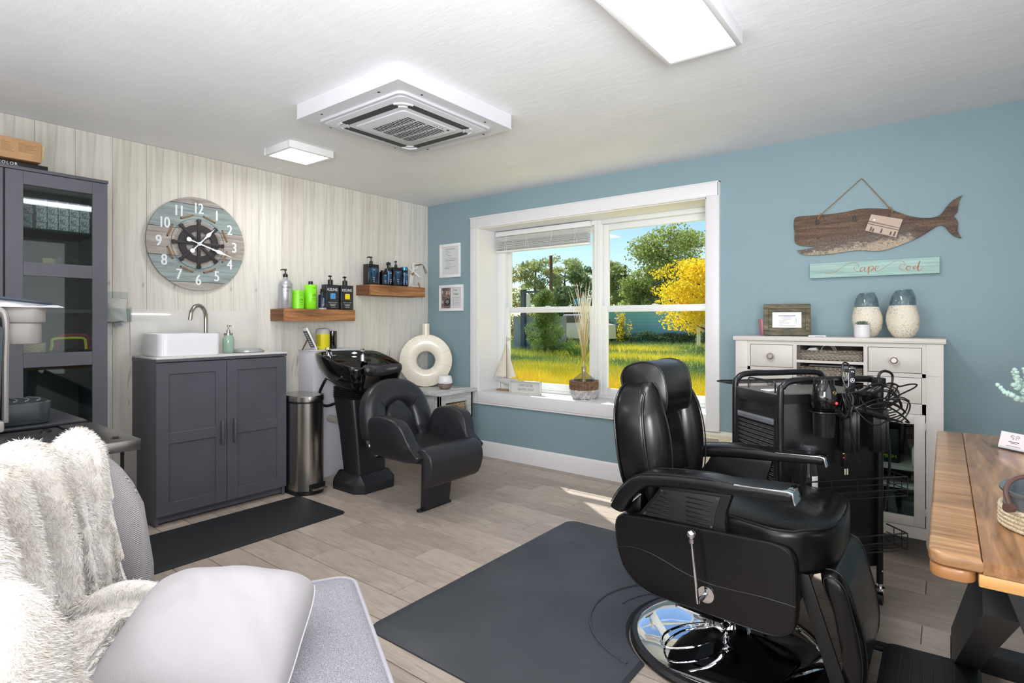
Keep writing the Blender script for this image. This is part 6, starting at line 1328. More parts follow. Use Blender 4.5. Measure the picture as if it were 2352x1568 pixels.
ph_ = thing('photo_print', 'tilted sepia beach photograph clipped to the whale board', 'photograph', (3.68, -0.032, 1.66))
A_, B2, C_, D_ = (3.623, 1.797), (3.77, 1.752), (3.739, 1.656), (3.592, 1.704)
b = B(); b.prism([A_, B2, C_, D_], 'y', -0.0345, -0.033); part('paper', b, Mt('sepia_photo', (186, 164, 146), 0.45), ph_, w=1)
def uv(u, v): return (A_[0] + u * (B2[0] - A_[0]) + v * (D_[0] - A_[0]), A_[1] + u * (B2[1] - A_[1]) + v * (D_[1] - A_[1]))
b = B(); b.prism([uv(0, 0.52), uv(1, 0.60), uv(1, 0.64), uv(0, 0.56)], 'y', -0.0349, -0.0345)
for u, v0, v1 in ((0.16, 0.68, 0.92), (0.24, 0.76, 0.95), (0.5, 0.7, 0.94), (0.8, 0.76, 0.96), (0.92, 0.72, 0.98)): b.prism([uv(u - 0.022, v0), uv(u + 0.022, v0), uv(u + 0.03, v1), uv(u - 0.03, v1)], 'y', -0.035, -0.0345)
b.prism([uv(0, 0.95), uv(1, 1.0), uv(0, 1.0)], 'y', -0.0349, -0.0345); part('dark_print', b, Mt('sepia_dark', (84, 70, 66), 0.5), ph_, w=1)
b = B(); b.prism([uv(0, 0.36), uv(1, 0.47), uv(1, 0.52), uv(0, 0.46)], 'y', -0.0348, -0.0345); part('horizon_band', b, Mt('sepia_mid', (134, 112, 98), 0.5), ph_, w=1)
b = B(); q = uv(0.16, 0.28); b.cyl((q[0], -0.035, q[1]), (q[0], -0.0345, q[1]), 0.006, n=16); part('sun_spot', b, Mt('sepia_light', (232, 222, 208), 0.5), ph_, w=1)
# --- name board
sg = thing('name_board', 'pale turquoise board reading Cape Cod under the whale', 'sign', (3.62, -0.02, 1.448))
b = B(); b.box(3.311, 3.931, -0.035, -0.001, 1.4485, 1.5365, bv=0.002); part('board', b, wood('turquoise_board', (164, 196, 190), (176, 206, 200), (150, 184, 178), 0, 1.0, 0.55), sg, w=1)
copper = Mt('copper_paint', (178, 108, 62), 0.4).m
def stroke(b, pts, r): b.tube([(x, -0.0352, z) for x, z in pts], r, 6, sm=5)
b = B()
stroke(b, [(3.3908, 1.4827), (3.4019, 1.4756), (3.424, 1.4744), (3.446, 1.4815), (3.4708, 1.4997), (3.4954, 1.516), (3.5198, 1.5268), (3.5409, 1.529), (3.5574, 1.5209), (3.5649, 1.5082), (3.5604, 1.5033), (3.5574, 1.5104), (3.5484, 1.5092), (3.5394, 1.4992), (3.5439, 1.485), (3.5559, 1.4773), (3.5694, 1.4773), (3.5768, 1.4814)], 0.0009)
stroke(b, [(3.5916, 1.4997), (3.5798, 1.5004), (3.5708, 1.4887), (3.5723, 1.4782), (3.5812, 1.4794), (3.5901, 1.4928), (3.5931, 1.5013), (3.5915, 1.486), (3.5935, 1.475), (3.6019, 1.4783)], [0.001, 0.0012, 0.0022, 0.0024, 0.001, 0.001, 0.0022, 0.0024, 0.001, 0.0008])
stroke(b, [(3.6019, 1.4783), (3.6136, 1.5036), (3.6116, 1.4881), (3.6092, 1.4606)], [0.0008, 0.002, 0.0026, 0.0026]); stroke(b, [(3.6116, 1.495), (3.6209, 1.5049), (3.6326, 1.5007), (3.6311, 1.4853), (3.618, 1.4774), (3.6238, 1.484), (3.6384, 1.49)], [0.001, 0.001, 0.0022, 0.0022, 0.001, 0.0008, 0.0008])
stroke(b, [(3.6384, 1.4866), (3.6528, 1.4909), (3.6571, 1.501), (3.6499, 1.5031), (3.6419, 1.4933), (3.6427, 1.4795), (3.6514, 1.4749), (3.6643, 1.4776)], [0.0008, 0.001, 0.001, 0.0015, 0.0024, 0.0024, 0.001, 0.0008])
stroke(b, [(3.6643, 1.4776), (3.6815, 1.4893), (3.7042, 1.5066), (3.7295, 1.522), (3.7517, 1.5256), (3.7711, 1.5193), (3.7807, 1.5053), (3.7766, 1.4988), (3.7738, 1.505), (3.7628, 1.503), (3.7545, 1.4918), (3.7587, 1.4781), (3.7697, 1.4731), (3.782, 1.4734)], 0.0009)
stroke(b, [(3.7875, 1.4915), (3.7853, 1.4816), (3.7889, 1.474), (3.7984, 1.4735), (3.8039, 1.4822), (3.8011, 1.4933), (3.793, 1.4945), (3.7875, 1.4915), (3.8066, 1.492), (3.8174, 1.4947)], [0.002, 0.0024, 0.0018, 0.001, 0.001, 0.001, 0.001, 0.0016, 0.0008, 0.0008])
stroke(b, [(3.8309, 1.4922), (3.8214, 1.4911), (3.8169, 1.4814), (3.8214, 1.4778), (3.8309, 1.4856), (3.8349, 1.4936)], [0.001, 0.0016, 0.0024, 0.0016, 0.001, 0.001]); stroke(b, [(3.8456, 1.5194), (3.8389, 1.495), (3.8362, 1.4753), (3.8416, 1.4651), (3.8496, 1.4713), (3.8576, 1.4873)], [0.0026, 0.0028, 0.0026, 0.0018, 0.0009, 0.0008])
part('lettering', b, copper, sg, w=1)
# --- framed papers near the corner
def cert(x0, x1, z0, z1, lab):
    t = thing('framed_certificate', lab, 'picture frame', ((x0 + x1) / 2, -0.01, z0)); f = 0.026
    b = B(); b.box(x0, x1, -0.018, -0.001, z0, z0 + f, bv=0.002); b.box(x0, x1, -0.018, -0.001, z1 - f, z1, bv=0.002); b.box(x0, x0 + f, -0.018, -0.001, z0 + f, z1 - f, bv=0.002); b.box(x1 - f, x1, -0.018, -0.001, z0 + f, z1 - f, bv=0.002); part('frame', b, white_pl, t, w=1)
    b = B(); b.box(x0 + f, x1 - f, -0.009, -0.006, z0 + f, z1 - f); part('sheet', b, Mt('cert_paper', (205, 208, 208), 0.3), t, w=1); return t
t = cert(0.172, 0.437, 1.60, 1.913, 'white framed certificate with printed text, the upper one by the corner')
b = B()
for i, (a, c, h) in enumerate(((0.24, 0.37, 0.004), (0.24, 0.30, 0.002), (0.24, 0.31, 0.002), (0.24, 0.28, 0.002), (0.27, 0.33, 0.003), (0.27, 0.33, 0.002), (0.235, 0.375, 0.002), (0.235, 0.375, 0.004), (0.25, 0.30, 0.002), (0.25, 0.32, 0.002), (0.25, 0.31, 0.002), (0.235, 0.375, 0.003), (0.235, 0.3, 0.005))):
    z = 1.862 - i * 0.015; b.box(a, c, -0.0094, -0.009, z, z + h)
part('printed_lines', b, ink_lt, t, w=1)
t = cert(0.165, 0.472, 1.287, 1.53, 'white framed portrait certificate, the lower one by the corner')
b = B(); b.box(0.192, 0.31, -0.0096, -0.009, 1.314, 1.503); part('photo_strip', b, Mt('dark_photo', (62, 54, 54), 0.5).vary((150, 130, 126), 26), t, w=1)
skn = Mt('photo_skin', (196, 160, 146), 0.5).m
b = B()
for x, z, rx, rz in ((0.208, 1.463, 0.010, 0.017), (0.262, 1.458, 0.010, 0.018), (0.296, 1.455, 0.009, 0.018), (0.208, 1.37, 0.01, 0.016)): b.prism([(x + rx * math.cos(2 * PI * i / 16), z + rz * math.sin(2 * PI * i / 16)) for i in range(16)], 'y', -0.0101, -0.0096)
part('portrait_face', b, skn, t, w=1)
b = B(); b.prism([(0.27 + 0.038 * math.cos(2 * PI * i / 24), 1.37 + 0.035 * math.sin(2 * PI * i / 24)) for i in range(24)], 'y', -0.0104, -0.0096); part('badge', b, ink, t, w=1)
b = B(); addme(b, text_mesh('EXPERT', 0.017, frame_m((0.27, -0.0105, 1.365), (1, 0, 0), (0, 0, 1)), sx=0.85)); addme(b, text_mesh('Color', 0.016, frame_m((0.27, -0.0105, 1.382), (1, 0, 0), (0, 0, 1)))); addme(b, text_mesh('2022', 0.009, frame_m((0.27, -0.0105, 1.352), (1, 0, 0), (0, 0, 1)))); part('lettering', b, white_print, t, w=1)
b = B(); addme(b, text_mesh('Truss', 0.02, frame_m((0.37, -0.0093, 1.475), (1, 0, 0), (0, 0, 1)))); addme(b, text_mesh('Certificate', 0.02, frame_m((0.378, -0.0093, 1.438), (1, 0, 0), (0, 0, 1)), sx=0.75))
for i in range(6): b.box(0.33, 0.435 - 0.01 * (i % 3), -0.0094, -0.009, 1.41 - i * 0.014, 1.4115 - i * 0.014)
part('printed_lines', b, ink, t, w=1)

# ================================================================ CARTON AND SILL THINGS
cb = thing('open_carton', 'open pale cardboard carton standing between barber chair and window wall', 'box', (2.72, -0.19, 0))
cream = Mt('cream_card', (214, 204, 182), 0.7).m
b = B(); x0, x1, y0, y1 = 2.60, 2.90, -0.36, -0.03
b.box(x0, x1, y0, y0 + 0.004, 0, 0.44); b.box(x0, x1, y1 - 0.004, y1, 0, 0.44); b.box(x0, x0 + 0.004, y0, y1, 0, 0.44); b.box(x1 - 0.004, x1, y0, y1, 0, 0.44); b.box(x0, x1, y0, y1, 0, 0.005); part('body', b, cream, cb, w=1)
for M_, a in ((Matrix.Translation((x0, y0, 0.44)) @ Matrix.Rotation(0.9, 4, 'X'), 0), (Matrix.Translation((x0, y1, 0.44)) @ Matrix.Rotation(-1.0, 4, 'X'), 1)):
    b = B(); b.box(0, x1 - x0, -0.002, 0.002, 0, 0.1, M=M_); part('flap', b, Mt('card_white', (224, 220, 210), 0.6), cb, w=1)
SZ = WZ0 + 0.0005
sb = thing('model_sailboat', 'small white model sailboat on a wooden base on the window sill', 'model boat', (0.84, 0.15, SZ))
b = B(); b.box(0.745, 0.94, 0.13, 0.17, SZ, SZ + 0.012, bv=0.002); part('base', b, wood('boat_base', (168, 140, 96), (186, 158, 112), (130, 100, 66), 0, 1, 0.6), sb, w=1)
b = B(); rg = []
for x, hw, zb in ((0.695, 0.002, 0.672), (0.73, 0.014, 0.66), (0.78, 0.024, 0.642), (0.84, 0.03, 0.622), (0.88, 0.028, 0.62), (0.93, 0.02, 0.648), (0.975, 0.006, 0.678)):
    rg.append([(x, 0.15 + hw * math.cos(a), 0.682 + (0.682 - zb) * min(0, math.sin(a)) * 1.0) for a in [2 * PI * i / 16 for i in range(16)]])
b.loft(rg); part('hull', b, Mt('weathered_white', (200, 200, 196), 0.6), sb, w=1)
b = B(); b.cyl((0.78, 0.15, SZ + 0.01), (0.78, 0.15, 0.645), 0.002, n=8); b.cyl((0.9, 0.15, SZ + 0.01), (0.9, 0.15, 0.635), 0.002, n=8); b.tube([(0.975, 0.15, 0.682), (0.852, 0.15, 0.985)], 0.001, 4); b.tube([(0.7, 0.15, 0.682), (0.848, 0.15, 0.985)], 0.001, 4); part('rigging', b, nickel, sb, w=1)
b = B(); b.cyl((0.85, 0.15, 0.68), (0.85, 0.15, 0.99), 0.0035, 0.0025, n=10); b.cyl((0.85, 0.15, 0.985), (0.85, 0.15, 1.055), 0.0018, n=8); part('mast', b, Mt('mast_brown', (160, 112, 72), 0.6), sb, w=1)
b = B()
def sail(pts, n=8, bulge=0.02):
    a, c, d = [Vector(p) for p in pts]; rows = []
    for i in range(n + 1):
        t = i / n; l = a.lerp(c, t); r_ = a.lerp(d, t); rows.append([l.lerp(r_, k / 6) + Vector((0, -bulge * math.sin(PI * k / 6) * t, 0)) for k in range(7)])
    b.loft(rows, cap=False, ring_closed=False); b.loft([[p + Vector((0, 0.0008, 0)) for p in r_] for r_ in rows], cap=False, ring_closed=False)
sail([(0.846, 0.15, 0.975), (0.716, 0.15, 0.70), (0.846, 0.15, 0.698)]); part('sail', b, Mt('sail_cloth', (216, 210, 196), 0.8), sb, w=1); b = B(); sail([(0.855, 0.15, 0.965), (0.855, 0.15, 0.698), (0.955, 0.15, 0.70)]); part('sail', b, Mt('sail_cloth2', (212, 204, 190), 0.8), sb, w=1)
b = B(); b.prism([(0.852, 1.052), (0.915, 1.028), (0.852, 1.012)], 'y', 0.149, 0.151); part('pennant', b, Mt('flag_cloth', (206, 198, 180), 0.8), sb, w=1)
ws = thing('word_sign', 'small white framed sign with a hopeful sentence on the sill', 'sign', (1.105, 0.09, SZ))
M = Matrix.Translation((1.105, 0.085, SZ)) @ Matrix.Rotation(0.14, 4, 'Z'); swd = Mt('sign_white', (204, 204, 198), 0.55).m
b = B(); b.box(-0.15, 0.15, 0.012, 0.016, 0, 0.11, M=M); b.box(-0.15, 0.15, -0.016, 0.016, 0, 0.006, bv=0.001, M=M); b.box(-0.15, 0.15, -0.016, 0.016, 0.104, 0.11, bv=0.001, M=M); b.box(-0.15, -0.144, -0.016, 0.016, 0, 0.11, bv=0.001, M=M); b.box(0.144, 0.15, -0.016, 0.016, 0, 0.11, bv=0.001, M=M); part('box_frame', b, swd, ws, w=1)
b = B()
for i, s_ in enumerate(('I HOPE YOU FEEL', 'BEAUTIFUL TODAY')): addme(b, text_mesh(s_, 0.029, M @ frame_m((0, 0.0115, 0.06 - i * 0.034), (1, 0, 0), (0, 0, 1)), sx=0.62, ext=0.0003))
part('lettering', b, ink_lt, ws, w=1)
jg = thing('demijohn_vase', 'glass bottle vase in a two tone wicker jacket on the sill', 'vase', (1.655, 0.135, SZ))
b = B(); b.lathe([(0, 0.004), (0.08, 0.006), (0.1, 0.05), (0.106, 0.11), (0.1, 0.14), (0.078, 0.168), (0.045, 0.193), (0.024, 0.21), (0.02, 0.225), (0.021, 0.26), (0.019, 0.26), (0.018, 0.225), (0.022, 0.208), (0.043, 0.19), (0.075, 0.165), (0.097, 0.138), (0.103, 0.11), (0.097, 0.05), (0.075, 0.01), (0, 0.009)], n=32)
part('glass', b, thin_glass('vase_glass', (236, 238, 238), 0.05), jg)
wk_w = Mt('white_wicker', (214, 212, 210), 0.7).vary((170, 164, 158), 40).m; wk_b = wood('brown_wicker', (128, 98, 72), (156, 122, 92), (76, 56, 40), 0, 1.5, 0.7)
def weave(b, r_of_z, z0, z1, rows, n=40, rad=0.0042):
    for k in range(rows):
        z = z0 + (z1 - z0) * (k + 0.5) / rows; r0 = r_of_z(z)
        b.tube([((r0 + 0.003 * (1 if (i + k) % 2 else -1)) * math.cos(2 * PI * i / n), (r0 + 0.003 * (1 if (i + k) % 2 else -1)) * math.sin(2 * PI * i / n), z + 0.001 * math.sin(i * 1.3 + k)) for i in range(n)], (z1 - z0) / rows * 0.52, 5, closed=True)
rz_ = lambda z: float(np.interp(z, [0, 0.03, 0.08, 0.12, 0.15], [0.078, 0.098, 0.11, 0.113, 0.111]))
b = B(); weave(b, rz_, 0.008, 0.075, 9)
for i in range(20):
    a = 2 * PI * i / 20; b.tube([((rz_(z) + 0.006) * math.cos(a), (rz_(z) + 0.006) * math.sin(a), z) for z in (0.005, 0.03, 0.055, 0.078)], 0.004, 6)
part('white_weave', b, wk_w, jg)
b = B(); weave(b, rz_, 0.078, 0.148, 9)
for i in range(20):
    a = 2 * PI * i / 20; b.tube([((rz_(z) + 0.003) * math.cos(a), (rz_(z) + 0.003) * math.sin(a), z) for z in (0.078, 0.11, 0.15)], 0.004, 6)
part('brown_weave', b, wk_b, jg)
gs = thing('dried_grasses', 'tall bunch of dried grass stems in the wicker covered vase', 'dried flowers', (1.655, 0.135, SZ + 0.02))
random.seed(21)
gm1, gm2 = Mt('dry_stem', (176, 156, 84), 0.8).m, Mt('pale_awn', (220, 212, 186), 0.8).m
bs = [B(), B()]
for k in range(150):
    a = random.uniform(0, 6.28); sp_ = abs(random.gauss(0, 0.35)); H = random.uniform(0.45, 0.86); base = Vector((random.uniform(-0.012, 0.012), random.uniform(-0.012, 0.012), 0.0))
    tip = Vector((math.cos(a) * sp_ * 0.22 * (H ** 2), math.sin(a) * 0.05 * sp_, H)) + Vector((random.uniform(-0.03, 0.03), 0, 0))
    mid = Vector((tip.x * 0.12, tip.y * 0.1, H * 0.45))
    i_ = 0 if H < 0.68 else 1
    bs[i_].tube([base, Vector((0, 0, 0.2)) + base * 0.8, mid, tip], [0.0016, 0.0016, 0.0022, 0.0006], 4, sm=3)
for k in range(12):
    s = random.uniform(-1, 1); p0 = Vector((0.01 * s, 0, 0.5)); bs[1].tube([p0, p0 + Vector((0.05 * s - 0.01, 0, 0.2)), p0 + Vector((0.13 * s - 0.03, 0.01, 0.36 + 0.06 * random.random()))], [0.0018, 0.0025, 0.0008], 5, sm=4)
part('stems', bs[0], gm1, gs, kind='stuff'); part('awns', bs[1], gm2, gs, kind='stuff')

# ================================================================ WOODEN TABLE ON THE RIGHT
tw_ = wood('acacia_top', (170, 120, 74), (200, 150, 98), (118, 76, 42), 0, 0.34, 0.3, coat=0.25, along=2.2, across=16)
tw2 = wood('acacia_light', (196, 142, 80), (214, 164, 104), (150, 100, 54), 0, 0.3, 0.32, coat=0.25, along=2.0, across=14)
tb = thing('desk', 'thick honey brown wooden table with black crossed steel legs', 'table', (4.45, -1.7, 0))
TX0, TX1, TY0, TY1, TZ = 3.928, 4.92, -2.452, -0.978, 0.76
xs = [TX0, 4.008, 4.16, 4.33, 4.5, 4.68, 4.80, TX1]
for i in range(len(xs) - 1):
    b = B()
    if i == 0: b.prism(rrect(xs[0], xs[1] + 0.03, TY0, TY1, 0.028)[6:] + [(xs[1], TY0), (xs[1], TY1)] if False else [(xs[1], TY0), (xs[1], TY1)] + arc2(xs[0] + 0.028, TY1 - 0.028, 0.028, 90, 180, 5) + arc2(xs[0] + 0.028, TY0 + 0.028, 0.028, 180, 270, 5), 'z', TZ - 0.025, TZ, bv=0.006, seg=3)
    elif i == len(xs) - 2: b.prism([(xs[i], TY1), (xs[i], TY0)] + arc2(xs[-1] - 0.028, TY0 + 0.028, 0.028, 270, 360, 5) + arc2(xs[-1] - 0.028, TY1 - 0.028, 0.028, 0, 90, 5), 'z', TZ - 0.025, TZ, bv=0.006, seg=3)
    else: b.box(xs[i], xs[i + 1], TY0, TY1, TZ - 0.025, TZ, bv=0); 
    part('board', b, wood('acacia_%d' % i, *[((158, 118, 80), (180, 140, 100), (128, 92, 60)), ((150, 108, 72), (180, 136, 92), (104, 70, 44))][i % 2], 1 if i % 2 else 0, 1.0, 0.3, coat=0.25, along=3, across=22), tb, w=1)
b = B(); b.prism(rrect(TX0 + 0.002, 4.0, TY0 + 0.002, TY0 + 0.3, 0.026), 'z', TZ - 0.0505, TZ - 0.0265, bv=0.005); part('edge_block', b, tw_, tb, w=1)
b = B(); b.box(4.002, TX1 - 0.01, TY0 + 0.002, TY0 + 0.06, TZ - 0.0505, TZ - 0.0265, bv=0.003); part('edge_block', b, tw2, tb, w=1)
b = B(); b.box(TX0 + 0.002, 3.99, TY0 + 0.3, TY1 - 0.002, TZ - 0.0505, TZ - 0.0265, bv=0.003); part('edge_block', b, tw_, tb, w=1)
lg = Mt('black_steel_leg', (36, 37, 41), 0.5).bump(500, 0.1).m
h_ = TZ - 0.052
def strut(p, q, w_, d_):   # flat steel bar between two points
    p, q = Vector(p), Vector(q); d = (q - p).normalized(); sx = Vector((1, 0, 0)) - d * d.x; sx.normalize(); n_ = d.cross(sx)
    r = B(); r.loft([[c + sx * a * w_ / 2 + n_ * e * d_ / 2 for a, e in ((-1, -1), (1, -1), (1, 1), (-1, 1))] for c in (p, q)]); return r
for xf, xt in ((4.0, 4.045), (4.85, 4.81)):
    part('leg', strut((xf, -1.265, 0.04), (xt, -2.24, h_ - 0.06), 0.06, 0.13), lg, tb, w=1)
for sg_ in (0, 1):
    X_ = (lambda x: x) if sg_ == 0 else (lambda x: 8.85 - x)
    b = B(); pl_ = [(X_(4.035), h_), (X_(4.33), h_), (X_(4.42), 0.0), (X_(4.275), 0.0)]; b.prism(pl_ if sg_ == 0 else pl_[::-1], 'y', -2.345, -2.265, bv=0.002)
    if sg_ == 0: part('leg', b, lg, tb, w=1)
b = B(); b.box(3.968, 4.885, -1.30, -1.215, 0.0, 0.07, bv=0.006); part('foot_bar', b, lg, tb, w=1)
b = B(); b.box(4.16, 4.80, -2.345, -2.265, 0.0, 0.07, bv=0.006); part('foot_bar', b, lg, tb, w=1)
b = B(); b.box(4.02, 4.85, -2.345, -2.265, h_ - 0.01, h_); b.box(4.1, 4.75, -1.9, -1.2, h_ - 0.01, h_); part('top_bar', b, lg, tb, w=1)
# card holder
chd = thing('card_holder', 'clear acrylic stand of business cards on the wooden table', 'card holder', (4.14, -1.25, TZ))
ang = math.atan2(-1.298 + 1.232, 4.158 - 4.087); M = Matrix.Translation((4.135, -1.275, TZ + 0.001)) @ Matrix.Rotation(ang, 4, 'Z')
b = B(); b.box(-0.066, 0.056, -0.012, 0.03, 0, 0.003, M=M); b.box(-0.066, 0.056, -0.013, -0.011, 0, 0.012, M=M); b.box(-0.066, -0.064, -0.012, 0.03, 0, 0.03, M=M); b.box(0.054, 0.056, -0.012, 0.03, 0, 0.03, M=M); b.box(-0.066, 0.056, 0, 0.002, 0, 0.035, M=M @ Matrix.Translation((0, 0.02, 0.002)) @ Matrix.Rotation(-0.25, 4, 'X')); part('stand', b, cl_m, chd, w=1)
Mc = M @ Matrix.Translation((0, -0.006, 0.004)) @ Matrix.Rotation(-0.28, 4, 'X')
b = B()
for k in range(5): b.box(-0.048, 0.05, k * 0.003, k * 0.003 + 0.0012, 0.0, 0.056, M=Mc)
part('cards', b, Mt('blush_card', (232, 222, 224), 0.6), chd, w=1)
b = B(); 
for s in (-1, 1): b.tube([(0.0 + s * 0.002, -0.0006, 0.043), (s * 0.009, -0.0006, 0.047), (s * 0.014, -0.0006, 0.042), (s * 0.008, -0.0006, 0.04), (s * 0.003, -0.0006, 0.037), (s * 0.005, -0.0006, 0.033)], 0.0006, 4, sm=4, M=Mc)
b.box(-0.016, 0.016, -0.0004, 0.0, 0.024, 0.026, M=Mc); b.box(-0.01, 0.01, -0.0004, 0.0, 0.020, 0.0215, M=Mc); b.box(-0.022, 0.022, -0.0004, 0.0, 0.010, 0.0112, M=Mc); part('printed_emblem', b, ink, chd, w=1)
# galvanised tray with rope
gt = thing('galvanised_tray', 'oval galvanised tray with rope wrap and rusty handle on the table', 'tray', (4.20, -2.16, TZ))
gv = Mt('galvanised', (150, 158, 162), 0.35, metal=0.75).vary((120, 128, 134), 20).m
def ov(a, c, z, n=40): return [(4.215 + p[0] * math.cos(0.9) - p[1] * math.sin(0.9), -2.12 + p[0] * math.sin(0.9) + p[1] * math.cos(0.9), z) for p in superell(0, 0, a, c, 2.6, n)]
b = B(); b.loft([ov(0.18, 0.125, TZ + 0.001), ov(0.182, 0.127, TZ + 0.07), ov(0.188, 0.133, TZ + 0.076), ov(0.188, 0.133, TZ + 0.08), ov(0.18, 0.125, TZ + 0.078), ov(0.178, 0.122, TZ + 0.006)]); part('body', b, gv, gt, w=1)
b = B()
for k in range(5): b.tube([tuple(p) for p in ov(0.186, 0.131, TZ + 0.006 + k * 0.0085)], 0.0052, 8, closed=True)
part('rope_band', b, Mt('pale_rope', (206, 192, 168), 0.85).vary((160, 142, 112), (260, 260, 260)), gt, w=1)
b = B(); e = ov(0.19, 0.135, 0, 40)
p0 = Vector(e[18]); b.tube([(p0.x + 0.0, p0.y - 0.02, TZ + 0.055), (p0.x - 0.004, p0.y + 0.01, TZ + 0.085), (p0.x + 0.02, p0.y + 0.04, TZ + 0.105), (p0.x + 0.08, p0.y + 0.08, TZ + 0.105), (p0.x + 0.12, p0.y + 0.06, TZ + 0.08)], 0.0045, 8, sm=5); b.cyl((p0.x - 0.006, p0.y - 0.024, TZ + 0.052), (p0.x + 0.004, p0.y - 0.014, TZ + 0.052), 0.009, n=16); part('handle', b, Mt('rusty_iron', (78, 54, 46), 0.6), gt, w=1)
# pale green coral ornament
co = thing('coral_ornament', 'pale mint coral ornament at the right edge above the table', 'ornament', (4.24, -1.02, TZ))
cm = Mt('mint_coral', (186, 214, 204), 0.7); cm.bump(90, 0.8, 0.006); cm = cm.m
b = B(); random.seed(9)
b.lathe([(0, 0), (0.045, 0.001), (0.05, 0.01), (0.03, 0.03), (0.015, 0.06), (0.012, 0.12), (0, 0.12)]); part('stand', b, Mt('stand_grey', (140, 130, 120), 0.6), co)
b = B()
def branch(p, d, L, r, lv):
    n = 7; q = Vector(p); d = Vector(d).normalized()
    for i in range(n):
        rr = r * (1 - 0.4 * i / n); b.ball(q + Vector([random.uniform(-0.3, 0.3) * rr for _ in range(3)]), [rr * random.uniform(0.85, 1.2) for _ in range(3)], 8)
        for _ in range(2): b.ball(q + Vector([random.uniform(-1, 1) for _ in range(3)]).normalized() * rr * 0.8, rr * 0.42, 6)
        q = q + d * (L / n); d = (d + Vector((random.uniform(-0.15, 0.15), random.uniform(-0.15, 0.15), 0.08))).normalized()
        if lv > 0 and i in (2, 4): branch(q, d + Vector((random.uniform(-0.8, 0.8), random.uniform(-0.8, 0.8), random.uniform(-0.1, 0.5))), L * 0.6, rr * 0.9, lv - 1)
for d in ((-1.0, -0.5, 0.15), (-1, -0.1, 0.55), (-0.7, -0.6, 0.9), (-0.3, 0, 1), (0.4, 0.4, 0.9), (0.9, 0.3, 0.5), (0.3, 0.9, 0.6), (-0.5, 0.8, 0.5)): branch((0, 0, 0.13), d, 0.135, 0.0155, 1)
part('branches', b, cm, co)
# ================================================================ FRIDGE, RACK, COFFEE MAKER
fg = thing('mini_fridge', 'black compact fridge with rounded door under the coffee maker', 'fridge', (1.5, -3.5, 0))
b = B(); b.box(1.22, 1.70, -3.72, -3.182, 0.02, 0.868, bv=0.006); b.box(1.22, 1.735, -3.722, -3.18, 0.86, 0.872, bv=0.004); part('cabinet', b, Mt('fridge_black', (34, 37, 42), 0.28).bump(600, 0.1), fg, w=1)
b = B(); rg = []
for z, e in ((0.1, 0.0), (0.80, 0.0), (0.835, 0.004), (0.852, 0.016), (0.858, 0.035)): rg.append([(1.702, -3.722, z), (1.702, -3.182, z)] + [(1.702 + (0.058 - e) * math.sin(PI * (0.12 + 0.76 * i / 12)) ** 0.5, -3.182 - 0.54 * i / 12, z) for i in range(13)])
b.loft(rg); part('door', b, Mt('fridge_door', (52, 54, 62), 0.35), fg, w=1)
b = B(); b.box(1.24, 1.69, -3.70, -3.2, 0, 0.02); part('foot', b, black_pl, fg, w=1)
rk = thing('metal_stand', 'steel topped stand between the black fridge and the armchair', 'stand', (1.98, -3.38, 0))
b = B(); b.box(1.77, 2.19, -3.265, -3.178, 0.838, 0.868, bv=0.003); part('top_rail', b, dark_steel, rk, w=1)
b = B(); b.box(1.77, 2.185, -3.60, -3.268, 0.834, 0.864, bv=0.003); part('top_plate', b, Mt('dull_steel', (92, 90, 90), 0.35, metal=0.9), rk, w=1)
b = B()
for x, y in ((2.13, -3.222), (1.95, -3.30), (1.84, -3.31)): b.cyl((x, y, 0.863), (x, y, 0.873), 0.008, n=6); b.cyl((x, y, 0.863), (x, y, 0.8685), 0.013, n=16)
part('bolt', b, Mt('dark_bolt', (60, 58, 56), 0.35, metal=0.9), rk, w=1)
for x in (1.79, 2.16):
    for y in (-3.58, -3.2): b = B(); b.box(x - 0.015, x + 0.015, y - 0.015, y + 0.015, 0, 0.838); part('leg', b, dark_steel, rk, w=1)
km = thing('coffee_maker', 'silver and charcoal pod coffee maker on the black fridge', 'coffee maker', (1.63, -3.45, 0.8725))
KZ = 0.8725; ksil = Mt('warm_silver_plastic', (150, 144, 142), 0.35, metal=0.25).m; kchar = Mt('charcoal_plastic', (48, 52, 58), 0.32).m
b = B(); b.box(1.52, 1.745, -3.715, -3.385, KZ, KZ + 0.34, bv=0.02, seg=3); part('body', b, kchar, km, w=1)
b = B(); hx0, hx1 = 1.545, 1.72
b.prism(rrect(hx0, hx1, -3.47, -3.287, 0.04, 6), 'z', KZ + 0.25, KZ + 0.318, bv=0.003); b.prism(rrect(hx0 - 0.006, hx1 + 0.006, -3.47, -3.277, 0.045, 6), 'z', KZ + 0.316, KZ + 0.366, bv=0.003); part('brew_head', b, ksil, km, w=1, sharp=50)
b = B(); rg = []
for y, z in ((-3.72, 0.378), (-3.6, 0.402), (-3.48, 0.404), (-3.38, 0.398), (-3.30, 0.386), (-3.25, 0.375), (-3.232, 0.368)):
    hw = 0.115 * (1 if y < -3.3 else (0.86 if y < -3.24 else 0.6)); rg.append([(1.6325 + hw * math.cos(a), y, KZ + 0.364 + (z - 0.364) * max(0, math.sin(a)) ** 0.7) for a in [PI * i / 14 for i in range(15)]])
b.loft(rg); part('lid', b, Mt('pale_silver', (206, 208, 214), 0.2, metal=0.3), km, w=1, sharp=60)
b = B(); b.tube([(1.735, -3.70, KZ + 0.395), (1.74, -3.52, KZ + 0.402), (1.742, -3.40, KZ + 0.39), (1.735, -3.30, KZ + 0.378), (1.70, -3.245, KZ + 0.372)], [0.006, 0.006, 0.006, 0.005, 0.003], 8, sm=4); part('lid_trim', b, Mt('blue_grey_trim', (70, 78, 90), 0.25, metal=0.5), km, w=1)
